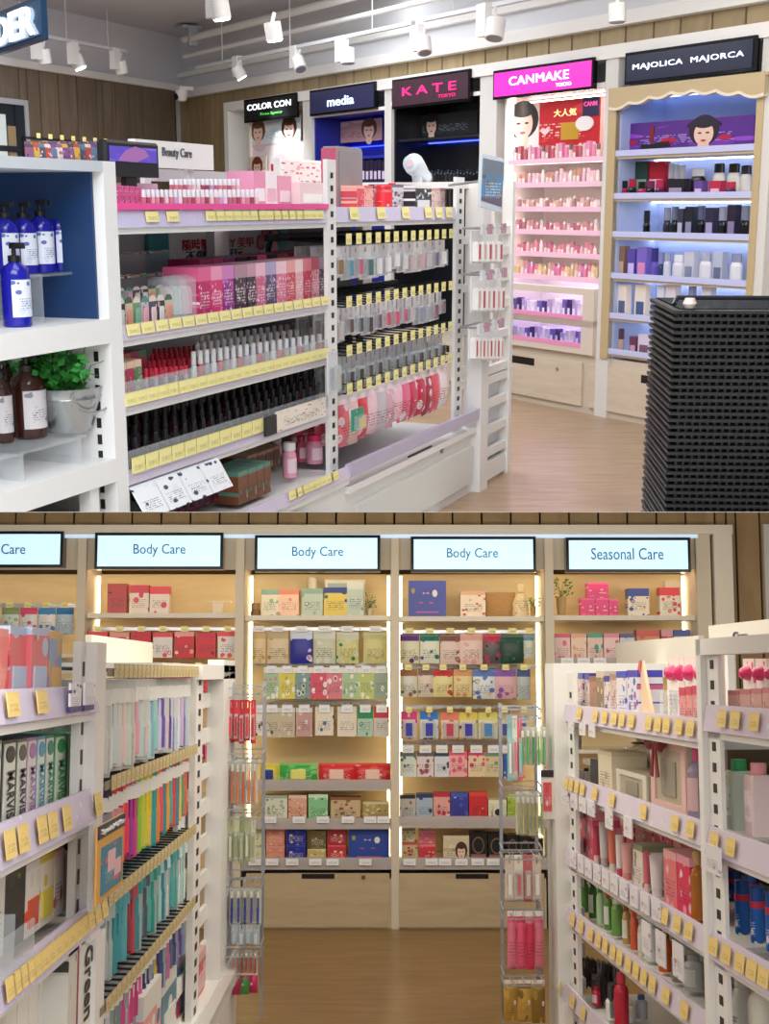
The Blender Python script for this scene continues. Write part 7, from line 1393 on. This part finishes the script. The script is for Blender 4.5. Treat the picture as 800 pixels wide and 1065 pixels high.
for i, (a, b, yt) in enumerate(((764, 779, 918), (780, 795, 925), (796, 811, 930))): RB(SP, 'spray_can', lab('blue spray can with red band', i, 3, 'on the near right unit'), 'spray can', a, b, yt, zn2+.04, .06, .1)
for i, (a, b, yt) in enumerate(((757, 771, 908), (775, 789, 912))): RB(SP, 'spray_can', lab('blue spray can', i, 2, 'in the back row of the near right unit'), 'spray can', a, b, yt, zn2+.04, .2, .1)
for i, (a, b, yt, c, c2_) in enumerate(((759, 778, 792, '3faf6a', 'dcead8'), (779, 799, 796, 'e89aa0', 'f0d8d8'))):
    RB(proto(('bottle_body', MB().bbox(-.5, .5, -.5, .5, 0, .84, .08).mesh(mat(c2_, .15, alpha=.9), name='bottle_body')), ('cap', MB().lathe([(.3, .84), (.32, .86), (.32, 1), (.28, 1)], seg=14).mesh(mat(c, .3), True, 'cap')), ('label_print', MB().box(-.34, .34, -.515, -.5, .2, .62).mesh(prn('e0ece0' if i == 0 else 'f4e0e0', c2_, c, '4a6a5a', 3, 540+i, .95), name='label_print'))), 'lotion_bottle', ('flat clear bottle with a green cap' if i == 0 else 'flat clear bottle with a pink cap')+' on the near right unit', 'bottle', a, b, yt, zn1+.04, .05, .12)
zb_ = rz_((742, 1090), (800, 1140)); part(un2, 'shelf', MB().box(xC+.03, xE, 0, .5, zb_-.03, zb_), WHITE)
for i, (a, b, yt, c1, c2_, nm) in enumerate(((749, 762, 1012, 'c8c4bc', '8a8a88', 'grey printed tube'), (763, 779, 1018, 'e8e4dc', 'e8e4dc', 'white rounded jug'), (780, 800, 1022, 'eae4d4', 'e0a848', 'white jug with an orange top'))):
    RB(P_round(prn(c1, c1, 'b8b4b0', '5a5a60', 3, 545+i, 1.1), mat(c2_, .3), ch=.8, cr=.3), 'lotion_jug', f'{nm} at the bottom right corner', 'bottle', a, b, yt, zb_, .06, .13)
for i in range(4):
    RB(P_dome(prn('efe6e4', 'f2dcd8', 'e05a60', '4a2a3a', 3, 550+i, .95), mat('d83a70', .2)), 'hair_clip_card', lab('white clip card', i, 4, 'on the top shelf of the near right unit'), 'pack', 757+13*i, 768+13*i, 685, zn0+.012, .1, .05)
for i in range(4):
    RB(P_box(prn('e8b8b0', 'd8888a', 'f0e0d8', '4a2a3a', 4, 555+i, .85)), 'small_box', lab('peach pink box', i, 4, 'at the front of the near right top shelf'), 'box', 757+12*i, 768+12*i, 718-i, zn0+.012, .04, .05)
# slanted header board far right
xa_, xb_ = rxp(737, 650, .25), rxp(860, 640, .25); z0_, z1_, z2_ = RF2.z(737, 664, .25), RF2.z(740, 653, .25), RF2.z(800, 641, .25)
t = thing(RF2, 'header_board', 'cream header board with the word Care at the right edge', 'sign', (xa_, .25, z0_))
part(t, 'board', MB().box(xa_, xb_, .25, .28, z0_-.01, (z1_+z2_)/2), mat('ddd8ce', .5)); part(t, 'bracket', MB().box(xa_+.05, xa_+.08, .28, .3, zn0, z1_), WHITE)
lettering(t.o, 'Skin Care' if False else 'Care', mat('6a6a6c', .5), rxp(771, 660, .25), .247, RF2.z(771, 661, .25), rxp(777, 660, .25)-rxp(762, 660, .25), .025, RF2, t.off)
# price sign on the right end post
pxa, pxb = ER.x(563, 825, -.06), ER.x(577, 825, -.06); zt_, zb_ = ER.z(569, 801, -.06), ER.z(569, 852, -.06)
t = thing(ER, 'offer_card', 'small white and red offer card with a black title on the right end post', 'sign', (pxa, -.06, zb_))
part(t, 'card', MB().box(pxa, pxb, -.06, -.052, zb_, zt_), mat('d8cfc8', .4)); part(t, 'title_band', MB().box(pxa, pxb, -.063, -.06, zt_-(zt_-zb_)*.14, zt_), mat('2a1f24', .4)); part(t, 'print_panel', MB().box(pxa+.008, pxb-.012, -.063, -.06, zb_+.03, zt_-(zt_-zb_)*.25), prn('d85a60', 'c84a54', 'e8d0c8', 'f0e0e0', 2, 560, .9))
# sheet seen at the far right edge beside the boards
single(BF2, 'framed_notice', MB().box(bx2(796, 600, .05), bx2(830, 600, .05), .05, .09, bz2(650, .05), bz2(545, .05)), mat('cfccc8', .4), 'pale framed edge of a neighbouring cabinet at the right margin', 'cabinet', (bx2(796, 600, .05), .05, bz2(650, .05)))
# ---------------------------------------------------------------- the two storeys end at the slab between them (world z = 0)
import bmesh
bpy.context.view_layer.update()
def trim_storey(objs, sign):
    for o in list(objs):
        if o.type != 'MESH': continue
        M = o.matrix_world
        zs = [(M @ Vector(c)).z*sign for c in o.bound_box]
        if min(zs) >= -.0005: continue
        if max(zs) <= .0015:
            for ch in o.children:
                if ch.type == 'MESH': bpy.data.objects.remove(ch)
            bpy.data.objects.remove(o); continue
        me = o.data.copy(); bm = bmesh.new(); bm.from_mesh(me); I = M.inverted()
        co = I @ Vector((0, 0, .0006*sign)); no = (M.to_3x3().transposed() @ Vector((0, 0, sign))).normalized()
        r = bmesh.ops.bisect_plane(bm, geom=bm.verts[:]+bm.edges[:]+bm.faces[:], plane_co=co, plane_no=no, clear_inner=True)
        ed = [e for e in r['geom_cut'] if isinstance(e, bmesh.types.BMEdge)]
        if ed:
            try: bmesh.ops.holes_fill(bm, edges=ed)
            except Exception: pass
        bm.to_mesh(me); bm.free()
        if len(me.polygons) == 0:
            bpy.data.objects.remove(o); continue
        o.data = me
def alive(L):
    out = []
    for o in L:
        try: o.name; out.append(o)
        except ReferenceError: pass
    return out
trim_storey(UP, 1); trim_storey(LO, -1)
for L in (UP, LO):
    for o in alive(L):
        if o.type == 'EMPTY' and not o.children: bpy.data.objects.remove(o)
